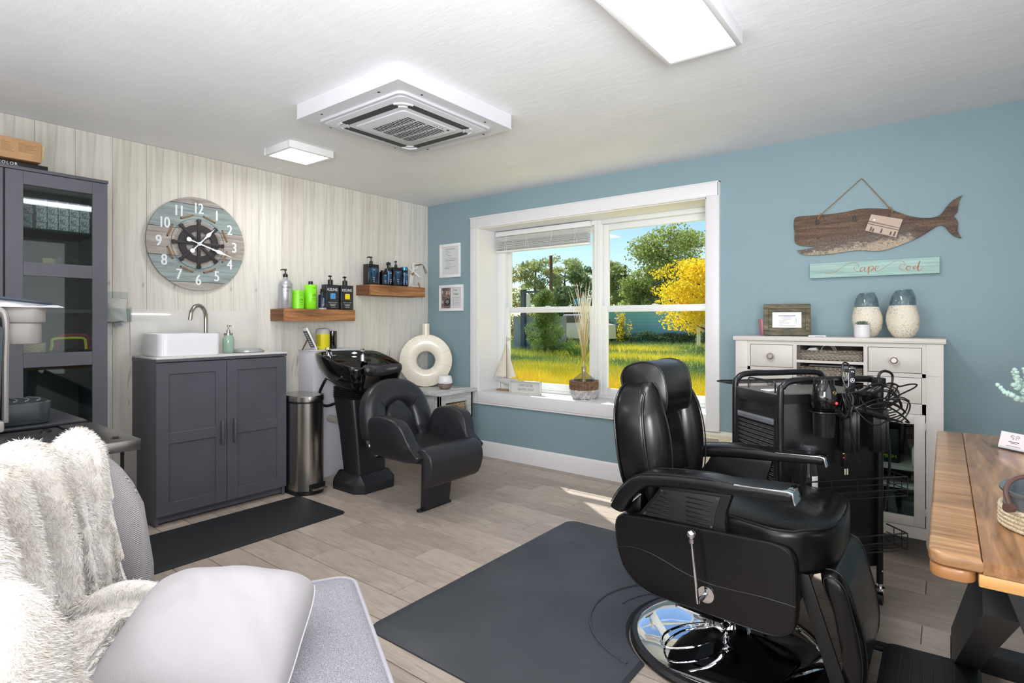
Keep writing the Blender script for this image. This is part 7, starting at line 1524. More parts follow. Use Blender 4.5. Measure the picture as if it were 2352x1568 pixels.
b = B(); b.prism(rrect(1.555, 1.71, -3.46, -3.262, 0.04, 6), 'z', KZ, KZ + 0.068, bv=0.004); dt = part('drip_tray', b, Mt('tray_dark', (44, 50, 54), 0.3), km, w=1, sharp=50)
b = B(); b.prism(rrect(1.562, 1.703, -3.455, -3.269, 0.036, 6), 'z', KZ + 0.068, KZ + 0.071); part('grille', b, Mt('grille_dark', (30, 34, 38), 0.3), dt, w=1)
b = B()
for i in range(6):
    y = -3.44 + i * 0.028; b.tube([(1.6325 + 0.062 * t, y + 0.018 * (1 - t * t), KZ + 0.0722) for t in (-1, -0.6, -0.2, 0.2, 0.6, 1)], 0.002, 5)
part('grille_rib', b, Mt('rib_grey', (120, 128, 136), 0.35), dt, w=1, kind='stuff')
b = B(); b.tube([(1.745, -3.385, KZ + 0.02), (1.748, -3.385, KZ + 0.2), (1.748, -3.384, KZ + 0.325), (1.748, -3.405, KZ + 0.36), (1.748, -3.48, KZ + 0.385), (1.748, -3.7, KZ + 0.392)], 0.0085, 10, sm=4); part('silver_edge', b, ksil, km, w=1)
b = B(); b.prism([(-3.70, 0.03), (-3.405, 0.03), (-3.398, 0.30), (-3.43, 0.335), (-3.50, 0.358), (-3.70, 0.37)], 'x', 1.746, 1.80, bv=0.008, M=Matrix.Translation((0, 0, KZ))); part('water_reservoir', b, Mt('smoked_tank', (96, 104, 116), 0.1, trans=0.5, ior=1.2), km, w=1)
b = B(); b.box(1.742, 1.806, -3.70, -3.396, KZ, KZ + 0.032, bv=0.006); part('tank_base', b, ksil, km, w=1)

# ================================================================ ARMCHAIR, THROW, CUSHION
AC, AR = Vector((2.743, -3.178, 0)), math.atan2(-0.471, 0.882)
AM = Matrix.Translation(AC) @ Matrix.Rotation(AR, 4, 'Z')
ach = thing('armchair', 'grey herringbone armchair with rounded back at the lower left', 'armchair', AC, AR)
def herring():
    m = Mt('herringbone_tweed', (176, 172, 174), 0.9)
    def saw(freq, phase_y):
        pass
    sep = m.N.new('ShaderNodeSeparateXYZ'); m.L.new(m.coord(1, src='UV'), sep.inputs[0])
    def math_(op, a, b_=None, c=None):
        n = m.N.new('ShaderNodeMath'); n.operation = op
        for i, v in enumerate((a, b_, c)):
            if v is None: continue
            if isinstance(v, (int, float)): n.inputs[i].default_value = v
            else: m.L.new(v, n.inputs[i])
        return n.outputs[0]
    zig = math_('PINGPONG', sep.outputs['X'], 0.014)
    s_ = math_('ADD', math_('MULTIPLY', sep.outputs['Y'], 1.0), math_('MULTIPLY', zig, 0.9))
    st = math_('PINGPONG', s_, 0.0026)
    c = m.ramp(math_('MULTIPLY', st, 385.0), ((0.40, (84, 74, 78)), (0.52, (186, 182, 183))))
    n = m.noise(900, 2); c2 = m.mix(c, m.ramp(n, ((0.35, (120, 115, 118)), (0.65, (190, 187, 188)))), 0.25); m.setc(c2); m.bump(fac=math_('MULTIPLY', st, 385.0), strength=0.4, dist=0.0008); return m.m
tweed_h = herring()
tweed = Mt('light_grey_tweed', (170, 168, 172), 0.9); tweed.vary((124, 122, 132), (520, 520, 520), 0.4, 0.56, 3); tweed.bump(700, 0.5, 0.001); tweed = tweed.m
# seat cushion with piping (local coordinates, front is +y)
def quad_ring(e, z, r=0.06):
    return [(p[0], p[1], z + 0.006 * (1 - (p[0] / 0.31) ** 2)) for p in rrect(-0.31 + e, 0.315 - e, -0.30 + e, 0.285 - e, max(0.02, r - e), 6)]
b = B(); b.loft([quad_ring(0.02, 0.32), quad_ring(0.006, 0.328), quad_ring(0, 0.345), quad_ring(0, 0.448), quad_ring(0.006, 0.463), quad_ring(0.03, 0.472), quad_ring(0.1, 0.484), quad_ring(0.2, 0.489)]); stc = part('seat_cushion', b, tweed, ach, sharp=60)
b = B(); b.tube(quad_ring(0.002, 0.461), 0.0055, 8, closed=True); b.tube(quad_ring(0.002, 0.332), 0.0055, 8, closed=True); part('piping', b, Mt('piping_grey', (168, 166, 172), 0.9).bump(900, 0.5), stc)
b = B(); b.prism(rrect(-0.33, 0.33, -0.36, 0.29, 0.06), 'z', 0.20, 0.318, bv=0.012); part('seat_base', b, tweed, ach)
for x, y in ((-0.27, 0.23), (0.27, 0.23), (-0.25, -0.3), (0.25, -0.3)): b = B(); b.cyl((x, y, 0.2), (x * 1.06, y * 1.06, 0.0), 0.022, 0.013); part('leg', b, wood('dark_leg', (70, 50, 38), (86, 62, 48), (46, 32, 24), 2), ach)
# back: thick shell following a rounded path
bpath = smooth_path([Vector((x, y, 0)) for x, y in ((-0.405, -0.22), (-0.385, -0.32), (-0.31, -0.41), (-0.19, -0.455), (-0.06, -0.475), (0.06, -0.475), (0.19, -0.455), (0.30, -0.405), (0.37, -0.31), (0.385, -0.20))], 5)
ns = len(bpath)
cum = [0.0]
for i in range(1, ns): cum.append(cum[-1] + (bpath[i] - bpath[i - 1]).length)
LB = cum[-1]
def bp(s):     # point and inward normal at arc length s
    s = min(max(s, 0), LB); i = min(max(int(np.searchsorted(cum, s)) - 1, 0), ns - 2); t = (s - cum[i]) / max(cum[i + 1] - cum[i], 1e-6)
    p = bpath[i].lerp(bpath[i + 1], t); a = bpath[max(i - 1, 0)]; c = bpath[min(i + 2, ns - 1)]; d = (c - a).normalized(); return p, Vector((-d.y, d.x, 0))
def ztop(s):
    u = min(s, LB - s) / 0.20
    return 0.885 if u >= 1 else 0.55 + 0.335 * math.sqrt(max(0, 1 - (1 - u) ** 2.2))
b = B(); rows = []
for k in range(49):
    s = LB * k / 48; p, n_ = bp(s); zt = ztop(s); hw = 0.052 if 0 < k < 48 else 0.03
    sec = [(-hw, 0.22), (-hw, zt - 0.06), (-hw * 0.92, zt - 0.03), (-hw * 0.6, zt - 0.008), (0, zt), (hw * 0.6, zt - 0.008), (hw * 0.92, zt - 0.03), (hw, zt - 0.06), (hw * 1.05, 0.5), (hw, 0.22)]
    rows.append([(p.x + n_.x * a, p.y + n_.y * a, z) for a, z in sec])
b.loft(rows); me = b.mesh('backrest', 60)
uvl = me.uv_layers.new(name='UVMap')
for poly in me.polygons:
    for li in poly.loop_indices:
        v = me.vertices[me.loops[li].vertex_index].co
        i = min(range(0, ns, 1), key=lambda q: (bpath[q].x - v.x) ** 2 + (bpath[q].y - v.y) ** 2); p = bpath[i]
        side = (v.x - p.x) * bp(cum[i])[1].x + (v.y - p.y) * bp(cum[i])[1].y
        uvl.data[li].uv = (cum[i] + side * 1.0, v.z + abs(side) * 0.3)
part('backrest', me, tweed_h, ach)
# throw: parametric cloth draped over the back and onto the seat
th_root = thing('fur_throw', 'white faux fur throw draped over the back of the armchair', 'throw blanket', (AC.x, AC.y, 0.5), AR)
def throw_pt(u, v):
    # u along the back (0 far end .. 1), v across: outside hem, top, inside, seat
    s = 0.115 - 0.045 * min(1, max(0, v - 0.35) / 0.3) + (LB - 0.075) * u
    p, n_ = bp(s); zt = ztop(s)
    h = 0.068; sl = 0.08 + 0.24 * min(1, u * 1.7)
    if v < 0.25: a = -h; z = 0.40 + (zt - 0.03 - 0.40) * v / 0.25
    elif v < 0.37:
        t = (v - 0.25) / 0.12; ang = PI * (1 - t); a = h * math.cos(ang); z = zt - 0.035 + (h * 0.9) * math.sin(ang)
    elif v < 0.66: t = (v - 0.37) / 0.29; a = h + 0.05 * t * t; z = zt - 0.035 - (zt - 0.035 - 0.54) * t
    else: t = (v - 0.66) / 0.34; a = h + 0.05 + sl * t; z = 0.54 + 0.035 * math.sin(min(1, t * 1.15) * PI * 0.62) * min(1, u * 3 + 0.2)
    P_ = Vector((p.x + n_.x * a, p.y + n_.y * a, z))
    if v < 0.25: N = -n_
    elif v < 0.37: t = (v - 0.25) / 0.12; N = n_ * math.cos(PI * (1 - t)) + Vector((0, 0, math.sin(PI * (1 - t))))
    elif v < 0.6: N = n_.copy()
    else: t = min(1, (v - 0.6) / 0.1); N = n_ * (1 - t) + Vector((0, 0, 1)) * t
    N.normalize()
    f = 0.014 * math.sin(2 * PI * (s * 6.5 + 0.25 * math.sin(v * 6))) + 0.006 * math.sin(2 * PI * (s * 15 + v * 1.3 + 0.4))
    f += 0.02 * noise.noise(Vector((s * 8, v * 4, 1.7))) + 0.006 * noise.noise(Vector((s * 22, v * 11, 5.1)))
    for s0, dr, wd, hh in ((0.30, 0.10, 0.03, 0.036), (0.43, 0.06, 0.028, 0.034), (0.58, 0.05, 0.035, 0.03)):
        f += hh * math.exp(-((s - s0 - dr * v) / wd) ** 2) * min(1, max(0, (v - 0.3) / 0.12))
    return P_ + N * max(f, -0.012), N
NU, NV = 110, 120
grid = [[throw_pt(i / NU, j / NV)[0] for j in range(NV + 1)] for i in range(NU + 1)]
b = B(); b.loft(grid, cap=False, ring_closed=False)
fur_base = Mt('fur_base', (222, 216, 210), 0.95, sheen=0.3).bump(160, 0.8, 0.004).m
me = b.mesh('cloth', 180); me.transform(Matrix.Translation((0, 0, -0.5))); part('cloth', me, fur_base, th_root)
rng = np.random.default_rng(4)
def fur_from_grid(g, n, L, Wd, name, mat, parent, zoff, comb=(0, 0, -0.5), seed=0, flip=1):
    G = np.array([[tuple(p) for p in r] for r in g]); nu, nv = G.shape[0] - 1, G.shape[1] - 1
    du = np.gradient(G, axis=0); dv = np.gradient(G, axis=1); N = np.cross(du, dv) * flip; N /= np.linalg.norm(N, axis=2, keepdims=True) + 1e-9
    area = np.linalg.norm(np.cross(du, dv), axis=2)[:-1, :-1].ravel(); area /= area.sum()
    idx = rng.choice(len(area), n, p=area); iu = idx // nv; iv = idx % nv; fu = rng.random(n); fv = rng.random(n)
    def smp(A): return (A[iu, iv] * ((1 - fu) * (1 - fv))[:, None] + A[iu + 1, iv] * (fu * (1 - fv))[:, None] + A[iu, iv + 1] * ((1 - fu) * fv)[:, None] + A[iu + 1, iv + 1] * (fu * fv)[:, None])
    P = smp(G); Nn = smp(N)
    fl = np.stack([np.sin(P[:, 0] * 37 + P[:, 2] * 11), np.sin(P[:, 1] * 41 + P[:, 0] * 7), np.sin(P[:, 2] * 33 + P[:, 1] * 13)], 1) * 0.3
    D = Nn * 0.6 + np.array(comb) + fl + rng.normal(0, 0.22, (n, 3)); D /= np.linalg.norm(D, axis=1, keepdims=True)
    S = np.cross(D, rng.normal(0, 1, (n, 3))); S /= np.linalg.norm(S, axis=1, keepdims=True) + 1e-9
    ln = L * rng.uniform(0.6, 1.25, n)[:, None]; P = P - Nn * 0.001
    mid = P + D * ln * 0.55; tip = P + D * ln + np.array(comb) * ln * 0.25
    V = np.empty((n, 4, 3)); V[:, 0] = P - S * Wd; V[:, 1] = P + S * Wd; V[:, 2] = mid + S * Wd * 0.8; V[:, 3] = tip
    V[:, :, 2] += zoff
    m_ = bpy.data.meshes.new(name); m_.vertices.add(n * 4); m_.vertices.foreach_set('co', V.ravel()); m_.loops.add(n * 4); m_.loops.foreach_set('vertex_index', np.arange(n * 4)); m_.polygons.add(n)
    m_.polygons.foreach_set('loop_start', np.arange(n) * 4); m_.update(calc_edges=True); m_.validate()
    m_.polygons.foreach_set('use_smooth', [True] * len(m_.polygons))
    return part(name, m_, mat, parent, kind='stuff')
fur_m = Mt('fur_strands', (234, 230, 226), 0.85, sheen=0.4); fur_m.vary((216, 206, 192), 16, 0.45, 0.72); fur_m = fur_m.m
fur_from_grid(grid, 230000, 0.0115, 0.00045, 'fur', fur_m, th_root, -0.5, comb=(0.05, 0.15, -0.45), flip=1)
# cushion on the seat
cu = thing('cushion', 'plump white velvety cushion on the armchair seat', 'cushion', (2.782, -3.25, 0.465))
cu.rotation_euler = (math.radians(14), math.radians(4), math.radians(46))
def cushion_pt(u, v, side):
    # u,v in -1..1
    H = 0.178; k_ = 1 - 0.10 * (abs(u) * abs(v)) ** 3
    px = H * u * (1 - 0.05 * (1 - v * v)) * k_; py = H * v * (1 - 0.05 * (1 - u * u)) * k_
    t = (1 - abs(u) ** 2.3) * (1 - abs(v) ** 2.3)
    z = 0.105 * max(t, 0) ** 0.45 * side
    w_ = noise.noise(Vector((u * 2.3, v * 2.6, 0.7 * side))) * 0.014 + 0.007 * math.sin(11 * (u + v * 0.6) + 2 * math.sin(3 * v)) * (0.15 + abs(u * v)) + 0.005 * abs(noise.noise(Vector((u * 5 + v * 2, v * 4, 3.3)))) 
    return Vector((px, py, 0.095 + z + w_ * t * side))
n = 44
for side in (1, -1): pass
gt_ = [[cushion_pt(-1 + 2 * i / n, -1 + 2 * j / n, 1) for j in range(n + 1)] for i in range(n + 1)]
gb_ = [[cushion_pt(-1 + 2 * i / n, -1 + 2 * j / n, -1) for j in range(n + 1)] for i in range(n + 1)]
b = B(); b.loft(gt_, cap=False, ring_closed=False); b.loft(gb_, cap=False, ring_closed=False); bmesh.ops.remove_doubles(b.bm, verts=b.bm.verts, dist=1e-4); bmesh.ops.recalc_face_normals(b.bm, faces=b.bm.faces[:])
cuv = Mt('white_plush', (172, 168, 171), 0.9).bump((300, 60, 300), 0.35, 0.0012).m
part('cover', b, cuv, cu, sharp=120)
edge = [gt_[i][0] for i in range(n)] + [gt_[n][j] for j in range(n)] + [gt_[n - i][n] for i in range(n)] + [gt_[0][n - j] for j in range(n)]
b = B(); b.tube(edge, 0.0022, 5, closed=True); part('seam', b, Mt('cushion_seam', (196, 190, 192), 0.9), cu)
# ================================================================ OUTDOORS
GZ = -0.4
def meadow():
    m = Mt('meadow', (120, 140, 60), 0.9, spec=0.1)
    n1 = m.noise((0.10, 0.22, 1), 4, 0.6); sep = m.N.new('ShaderNodeSeparateXYZ'); m.L.new(m.coord(1), sep.inputs[0])
    far = m.ramp(n1, ((0.38, (118, 144, 104)), (0.47, (150, 172, 110)), (0.55, (232, 220, 90))))
    near = m.ramp(m.noise((0.35, 0.5, 1), 4, 0.6), ((0.34, (196, 186, 70)), (0.5, (240, 224, 88)), (0.70, (240, 198, 96))))
    mr = m.N.new('ShaderNodeMapRange'); mr.inputs['From Min'].default_value = 9.0; mr.inputs['From Max'].default_value = 13.0; m.L.new(sep.outputs['Y'], mr.inputs['Value'])
    m.setc(m.mix(near, far, mr.outputs[0])); return m
mdw = meadow(); g_m = mdw.m
b = B(); b.box(-70, 30, 0.4, 110, GZ - 0.2, GZ); struct('ground', b, g_m)
rg_ = np.random.default_rng(12)
def blades(name, n, y0, y1, h, wdt, lab, zc=GZ):
    y = y0 * (y1 / y0) ** rg_.random(n); k0 = -0.95; k1 = -0.12
    x = 3.95 + (y + 3.78) * (k0 + (k1 - k0) * rg_.random(n))
    hh = h * rg_.uniform(0.5, 1.3, n) ; ww = wdt * (0.5 + y / 12)
    a = rg_.uniform(0, 3.14, n); lean = rg_.normal(0, 0.35, (n, 2)) * hh[:, None]
    V = np.empty((n, 3, 3)); V[:, 0] = np.stack([x - ww * np.cos(a), y - ww * np.sin(a), np.full(n, zc)], 1); V[:, 1] = np.stack([x + ww * np.cos(a), y + ww * np.sin(a), np.full(n, zc)], 1); V[:, 2] = np.stack([x + lean[:, 0], y + lean[:, 1], zc + hh], 1)
    c = np.array([V[:, :, 0].mean(), V[:, :, 1].mean(), zc]); c[:] = 0
    m_ = bpy.data.meshes.new(name); m_.vertices.add(n * 3); m_.vertices.foreach_set('co', V.ravel()); m_.loops.add(n * 3); m_.loops.foreach_set('vertex_index', np.arange(n * 3)); m_.polygons.add(n); m_.polygons.foreach_set('loop_start', np.arange(n) * 3); m_.update(calc_edges=True); m_.validate()
    m_.materials.append(g_m); o = bpy.data.objects.new(name, m_); COL.objects.link(o); o['label'] = lab; o['category'] = 'grass'; o['kind'] = 'stuff'; return o
blades('meadow_grass', 90000, 3.0, 36, 0.26, 0.006, 'long yellow and green meadow grass beyond the window')
def leafmat(name, c1, c2, c3):
    m = Mt(name, c1, 0.7, spec=0.2); m.setc(m.ramp(m.noise(0.9, 3), ((0.35, c1), (0.55, c2), (0.7, c3)))); m.m.use_backface_culling = False
    m.I['Subsurface Weight'].default_value = 0.0; m.I['Transmission Weight'].default_value = 0.0
    t = m.N.new('ShaderNodeBsdfTranslucent'); mx = m.N.new('ShaderNodeMixShader'); mx.inputs[0].default_value = 0.4
    m.L.new(m.I['Base Color'].links[0].from_socket, t.inputs['Color']); m.L.new(m.p.outputs[0], mx.inputs[1]); m.L.new(t.outputs[0], mx.inputs[2]); m.L.new(mx.outputs[0], m.N['Material Output'].inputs['Surface']); return m.m
bark = Mt('bark', (78, 66, 58), 0.9).vary((104, 88, 76), 3).m
def leaf_mesh(name, clumps, n, size, mat):
    C = np.array([c[0] for c in clumps]); R = np.array([c[1] for c in clumps]); w = R[:, 0] ** 2; w = w / w.sum()
    idx = rg_.choice(len(C), n, p=w); d = rg_.normal(0, 1, (n, 3)); d /= np.linalg.norm(d, axis=1, keepdims=True); rad = rg_.random(n) ** 0.45
    P = C[idx] + d * R[idx] * rad[:, None]
    A = rg_.normal(0, 1, (n, 3)); A /= np.linalg.norm(A, axis=1, keepdims=True); Bv = np.cross(A, rg_.normal(0, 1, (n, 3))); Bv /= np.linalg.norm(Bv, axis=1, keepdims=True)
    s = size * rg_.uniform(0.6, 1.3, n)[:, None]
    V = np.empty((n, 4, 3)); V[:, 0] = P - A * s; V[:, 1] = P + Bv * s * 0.5; V[:, 2] = P + A * s; V[:, 3] = P - Bv * s * 0.5
    m_ = bpy.data.meshes.new(name); m_.vertices.add(n * 4); m_.vertices.foreach_set('co', V.ravel()); m_.loops.add(n * 4); m_.loops.foreach_set('vertex_index', np.arange(n * 4)); m_.polygons.add(n); m_.polygons.foreach_set('loop_start', np.arange(n) * 4); m_.update(calc_edges=True); m_.validate(); m_.materials.append(mat); return m_
def tree(lab, x, y, top, width, mat, n, size, trunk=0.16, bare=0.3, nb=9, group=None, name='tree', seed=1, dense=0.22, low=0.35, flat=0.55):
    random.seed(seed); t = thing(name, lab, 'tree' if name == 'tree' else 'shrub', (x, y, GZ), group=group)
    H = top - GZ; b = B(); clumps = []
    tr_ = [Vector((0, 0, -0.05)), Vector((0.02 * H, 0, 0.3 * H)), Vector((-0.02 * H, 0.01 * H, 0.6 * H)), Vector((0.01 * H, 0, 0.9 * H))]
    b.tube(tr_, [trunk, trunk * 0.8, trunk * 0.5, trunk * 0.12], 8, sm=4)
    for k in range(nb):
        z0 = H * (bare + (0.85 - bare) * k / nb); a = k * 2.4 + random.random(); L = width / 2 * (0.95 - 0.45 * (k / nb)) * random.uniform(0.75, 1.1)
        e = Vector((math.cos(a) * L, math.sin(a) * L, z0 + L * random.uniform(0.25, 0.7)))
        md = Vector((math.cos(a) * L * 0.5, math.sin(a) * L * 0.5, z0 + L * 0.2)); b.tube([(0, 0, z0), md, e], [trunk * 0.4, trunk * 0.25, trunk * 0.07], 5, sm=3)
        for j in range(4):
            f = 0.45 + 0.18 * j; c = Vector((0, 0, z0)).lerp(e, f) + Vector([random.uniform(-0.1, 0.1) * width for _ in range(3)]); r_ = width * dense * random.uniform(0.55, 1.0)
            c.z = min(c.z, H - r_ * flat * 0.7); clumps.append((tuple(c), (r_, r_, r_ * flat)))
    for j in range(int(nb * low)):
        clumps.append(((random.uniform(-0.3, 0.3) * width, random.uniform(-0.3, 0.3) * width, H * random.uniform(0.6, 0.93)), (width * dense,) * 2 + (width * dense * flat,)))
    part('trunk', b, bark, t); part('foliage', leaf_mesh('foliage', clumps, n, size, mat), mat, t, kind='stuff'); t.children[1].data.materials.pop(index=1) if len(t.children[1].data.materials) > 1 else None
    return t
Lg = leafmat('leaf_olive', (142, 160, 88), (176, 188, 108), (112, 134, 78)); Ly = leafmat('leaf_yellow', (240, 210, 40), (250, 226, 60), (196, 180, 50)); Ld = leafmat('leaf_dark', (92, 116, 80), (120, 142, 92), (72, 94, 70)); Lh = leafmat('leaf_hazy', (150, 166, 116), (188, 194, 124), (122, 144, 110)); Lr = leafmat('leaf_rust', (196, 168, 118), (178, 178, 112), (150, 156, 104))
tree('tallest green tree behind the yellow tree seen through the right window', -13.6, 39.6, 8.9, 7.6, Lg, 15000, 0.13, seed=2, dense=0.2, nb=16, bare=0.22)
tree('bright yellow leaved tree at the right edge of the window view', -5.9, 25.8, 4.5, 5.6, Ly, 17000, 0.085, seed=3, dense=0.2, nb=16, bare=0.18, trunk=0.13)
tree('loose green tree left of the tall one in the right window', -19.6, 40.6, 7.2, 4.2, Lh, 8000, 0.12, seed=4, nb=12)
tree('low olive tree between the loose tree and the yellow tree', -15.2, 38.0, 5.0, 4.6, Lg, 9000, 0.12, seed=5, nb=12, bare=0.15)
tree('hazy tree leftmost in the left window view', -25.6, 32.5, 6.2, 4.6, Lr, 4200, 0.12, seed=6, nb=11, dense=0.19)
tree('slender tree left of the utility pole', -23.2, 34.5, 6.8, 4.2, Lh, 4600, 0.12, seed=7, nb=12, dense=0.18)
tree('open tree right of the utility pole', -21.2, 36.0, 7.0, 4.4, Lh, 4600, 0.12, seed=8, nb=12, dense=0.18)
tree('dark twisted pine at the right side of the left window', -16.9, 31.2, 5.6, 2.8, Ld, 5000, 0.08, seed=9, nb=10, dense=0.15, bare=0.45)
tree('dark leafy tree behind the blue flag', -19.6, 33.5, 3.9, 3.8, Ld, 7000, 0.1, seed=10, nb=10, bare=0.12)
# broad evergreen in the left window
random.seed(31); t = thing('evergreen_bush', 'big rounded evergreen bush in the lawn seen through the left window', 'bush', (-10.9, 17.9, GZ))
cl_ = []
for k in range(46):
    h = random.random(); wd = 1.12 * (1 - h ** 1.8) + 0.16; a = random.uniform(0, 6.28); r_ = wd * random.uniform(0.1, 0.9); cl_.append(((math.cos(a) * r_, math.sin(a) * r_, 0.25 + h * 2.55), (0.34, 0.34, 0.34)))
m_ = leaf_mesh('foliage', cl_, 16000, 0.042, leafmat('leaf_evergreen', (96, 126, 72), (140, 162, 90), (66, 92, 58))); part('foliage', m_, [], t, kind='stuff'); b = B(); b.tube([(0, 0, 0), (0.02, 0, 1.2)], [0.07, 0.04], 8); part('trunk', b, bark, t)
def bush(x, y, r, h, mat, n, lab, size=0.06):
    random.seed(int(x * 31 + y)); t = thing('shrub', lab, 'shrub', (x, y, GZ)); cc = [((random.uniform(-r, r), random.uniform(-0.4, 0.4), random.uniform(0.1, h)), (r * 0.45, 0.4, h * 0.35)) for _ in range(10)]
    b = B()
    for k in range(5): b.tube([(0.1 * k - 0.2, 0, 0), (random.uniform(-r, r) * 0.6, 0, h * 0.9)], [0.02, 0.008], 5)
    part('stems', b, bark, t); part('foliage', leaf_mesh('foliage', cc, n, size, mat), [], t, kind='stuff')
bush(-14.6, 33.0, 1.15, 1.5, Ld, 3500, 'dark shrub against the teal wall, the bigger and left one'); bush(-12.2, 33.4, 1.3, 0.75, Ld, 2800, 'low dark shrub right of the bigger one by the teal wall'); bush(-10.2, 33.4, 1.2, 0.75, Ld, 2600, 'low dark shrub below the window of the teal house'); bush(-8.2, 33.2, 1.1, 0.85, Ld, 2400, 'low dark shrub near the white post by the house'); bush(-14.3, 32.6, 0.5, 2.3, Ly, 1200, 'thin yellow green shrub rising over the dark one')
# reedy clump in the lawn
for cxr, cyr, lab in ((-8.3, 16.6, 'arching green reed clump in the lawn, right window'),):
    t = thing('reed_clump', lab, 'grass', (cxr, cyr, GZ)); b = B(); random.seed(8)
    for k in range(140):
        a = random.uniform(0, 6.28); L = random.uniform(0.5, 1.1); o = random.uniform(0, 0.35); p0 = Vector((math.cos(a) * o, math.sin(a) * o, 0)); b.tube([p0, p0 + Vector((math.cos(a) * L * 0.25, math.sin(a) * L * 0.25, L * 0.55)), p0 + Vector((math.cos(a) * L * 0.75, math.sin(a) * L * 0.75, L * 0.62))], [0.009, 0.009, 0.002], 4, sm=3)
    part('blades', b, leafmat('reed_green', (120, 164, 84), (160, 190, 110), (90, 140, 70)), t, kind='stuff')
# teal house
hs = thing('house', 'teal clapboard house with white end and hung blind window', 'house', (-11.5, 36.5, GZ))
teal = Mt('teal_siding', (150, 216, 222), 0.7).m; wsd = Mt('white_siding', (226, 230, 236), 0.7).m
b = B(); b.box(-22, -9.3, 34.55, 40, GZ, 2.1); part('wall', b, teal, hs, w=1)
b = B(); b.box(-9.3, -3, 34.55, 40, GZ, 2.1); part('wall', b, wsd, hs, w=1, label='white wall')
q = B(); q.box(0, 12.7, 0, 0.03, 0, 0.235, bv=0.0); sm_ = q.mesh('siding_board'); sm_.materials.append(teal)
q = B(); q.box(0, 6.3, 0, 0.03, 0, 0.235); sm2_ = q.mesh('siding_board'); sm2_.materials.append(wsd)
for k in range(10):
    for me_, x in ((sm_, -22), (sm2_, -9.3)):
        o = bpy.data.objects.new('siding_board', me_); COL.objects.link(o); o.parent = hs; o.location = (x + 11.5, 34.515 - 36.5, 0.02 + k * 0.248); o.rotation_euler = (math.radians(-3), 0, 0)
b = B(); b.prism([(34.2, 2.08), (37.3, 2.28), (40.3, 2.08)], 'x', -22.3, -2.8); part('roof', b, Mt('pale_roof', (196, 200, 204), 0.8), hs, w=1)
b = B(); b.box(-10.75, -9.65, 34.42, 34.53, 0.55, 1.95); fw_ = part('window_frame', b, Mt('win_frame_w', (214, 214, 214), 0.6), hs, w=1)
b = B(); b.box(-10.68, -9.72, 34.38, 34.43, 1.25, 1.9); part('blind', b, Mt('brown_blind', (120, 104, 76), 0.8), fw_, w=1); b = B(); b.box(-10.72, -9.68, 34.36, 34.43, 0.62, 1.2); part('awning', b, Mt('awning_blue', (84, 124, 160), 0.6), fw_, w=1)
b = B(); b.box(-9.45, -9.2, 34.4, 34.52, 0.9, 1.9); b.box(-8.35, -7.75, 34.36, 34.52, 1.2, 1.95); b.box(-9.0, -8.75, 34.4, 34.52, 1.0, 1.6); b.cyl((-9.0, 34.45, 1.35), (-7.9, 34.45, 1.35), 0.03); part('meter_box', b, Mt('meter_grey', (176, 182, 192), 0.5), hs, w=1)
b = B(); b.cyl((-7.75, 29.6, GZ), (-7.75, 29.6, 0.85), 0.11, n=12); b.lathe([(0.14, 0.85), (0.12, 0.93), (0, 0.96)], (-7.75, 29.6, 0)); solo('bollard', b, Mt('bollard_white', (210, 212, 216), 0.6), 'pale standing post in front of the white end of the house', 'post')
b = B(); b.cyl((-15.9, 25.9, GZ), (-15.9, 25.9, 5.35), 0.14, 0.1, n=10); solo('utility_pole', b, Mt('pole_brown', (92, 72, 64), 0.8), 'tall dark utility pole beyond the lawn in the left window', 'pole')
b = B(); b.cyl((-18.2, 41, GZ), (-18.2, 41, 6.1), 0.1, n=8); b.box(-19.6, -16.8, 40.9, 41.1, 5.1, 5.2); b.box(-19.5, -16.9, 40.9, 41.1, 4.6, 4.68); solo('power_pole', b, Mt('pole_grey', (110, 104, 100), 0.8), 'far pole with two cross arms behind the trees', 'pole')
fgp = thing('flag', 'light blue flag on a pale pole in the left window view', 'flag', (-11.35, 22.6, GZ)); b = B(); b.cyl((-11.35, 22.6, GZ), (-11.35, 22.6, 2.4), 0.04, n=8); part('pole', b, Mt('pole_pale', (170, 190, 205), 0.5), fgp, w=1)
b = B(); rows = [[(-12.2 + 1.1 * i / 10, 22.6 + 0.06 * math.sin(i * 1.2), 2.42 - 0.28 * j / 3 - 0.05 * math.sin(i * 0.9)) for j in range(4)] for i in range(11)]; b.loft(rows, cap=False, ring_closed=False); b.loft([[(p[0], p[1] + 0.01, p[2]) for p in r_] for r_ in rows], cap=False, ring_closed=False); part('cloth', b, Mt('flag_blue', (60, 160, 200), 0.7), fgp, w=1)
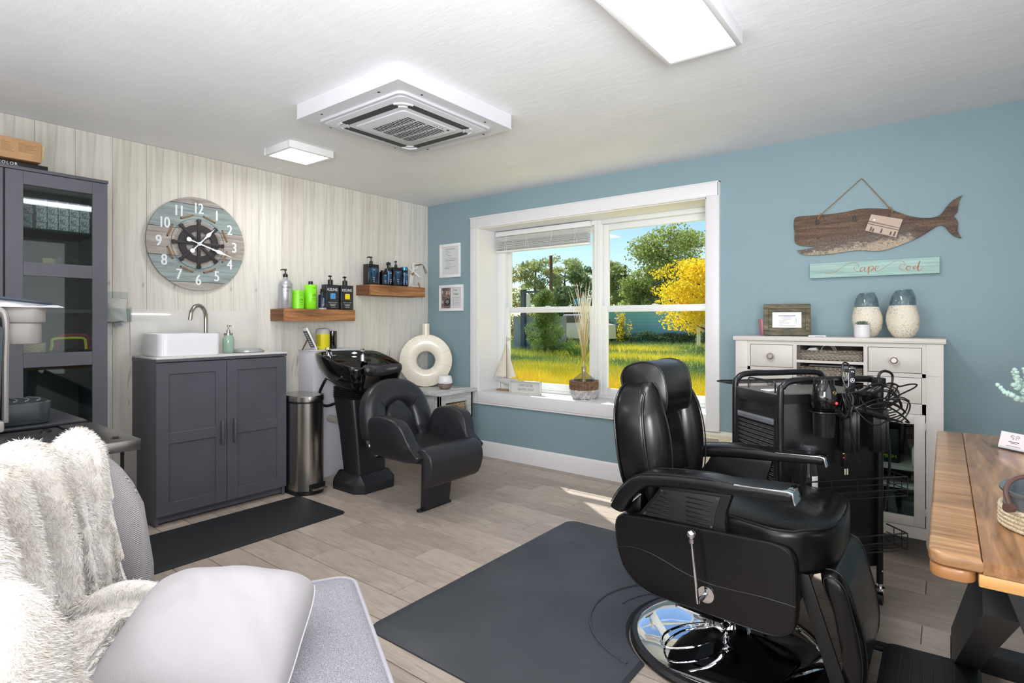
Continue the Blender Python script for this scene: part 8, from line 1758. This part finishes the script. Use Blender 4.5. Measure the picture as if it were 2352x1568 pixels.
sb_ = thing('shed', 'blue grey shed with a narrow white window behind the evergreen bush', 'shed', (-14.2, 21.0, GZ)); b = B(); b.box(-15.0, -12.6, 20.8, 22.5, GZ, 1.45); part('wall', b, Mt('shed_blue', (128, 140, 168), 0.8), sb_, w=1)
b = B(); b.box(-14.35, -14.1, 20.6, 20.8, GZ, 2.9); b.box(-14.35, -12.3, 20.6, 20.75, 2.72, 2.82); part('post_frame', b, Mt('post_navy', (72, 84, 112), 0.7), sb_, w=1); b = B(); b.box(-13.98, -13.75, 20.62, 20.7, 1.6, 2.6); part('sign_panel', b, Mt('panel_white', (210, 216, 226), 0.6), sb_, w=1)
cr = thing('parked_vehicle', 'white vehicle partly hidden behind the dried grasses, left window', 'vehicle', (-12.9, 26.6, GZ))
b = B(); b.prism([(-15.95, 0.1), (-15.95, 0.9), (-15.55, 1.05), (-15.05, 1.6), (-13.45, 1.62), (-12.95, 1.1), (-12.25, 0.95), (-12.20, 0.1)], 'y', 26, 27.7, bv=0.08); part('body', b, Mt('car_white', (208, 208, 212), 0.3), cr, w=1)
b = B(); b.prism([(-15.40, 1.08), (-14.95, 1.5), (-13.55, 1.52), (-13.15, 1.1)], 'y', 25.98, 27.72); part('windows', b, Mt('car_glass', (60, 64, 70), 0.1), cr, w=1)
for x in (-15.15, -13.05): b = B(); b.cyl((x, 25.95, -0.05), (x, 26.15, -0.05), 0.34, n=20); part('wheel', b, black_pl, cr, w=1)
# brown brush along the far edge
b_ = []
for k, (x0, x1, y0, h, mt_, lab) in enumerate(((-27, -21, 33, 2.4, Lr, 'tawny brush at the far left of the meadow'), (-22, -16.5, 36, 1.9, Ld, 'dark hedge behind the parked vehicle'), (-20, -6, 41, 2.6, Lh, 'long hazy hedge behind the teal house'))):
    random.seed(k); cc = [((random.uniform(x0, x1) - (x0 + x1) / 2, random.uniform(-0.5, 0.5), random.uniform(0.2, h * 0.85)), (0.9, 0.6, 0.5)) for _ in range(60)]
    t = thing('hedge', lab, 'hedge', ((x0 + x1) / 2, y0, GZ)); part('foliage', leaf_mesh('foliage', cc, 6500, 0.1, mt_), [], t, kind='stuff')
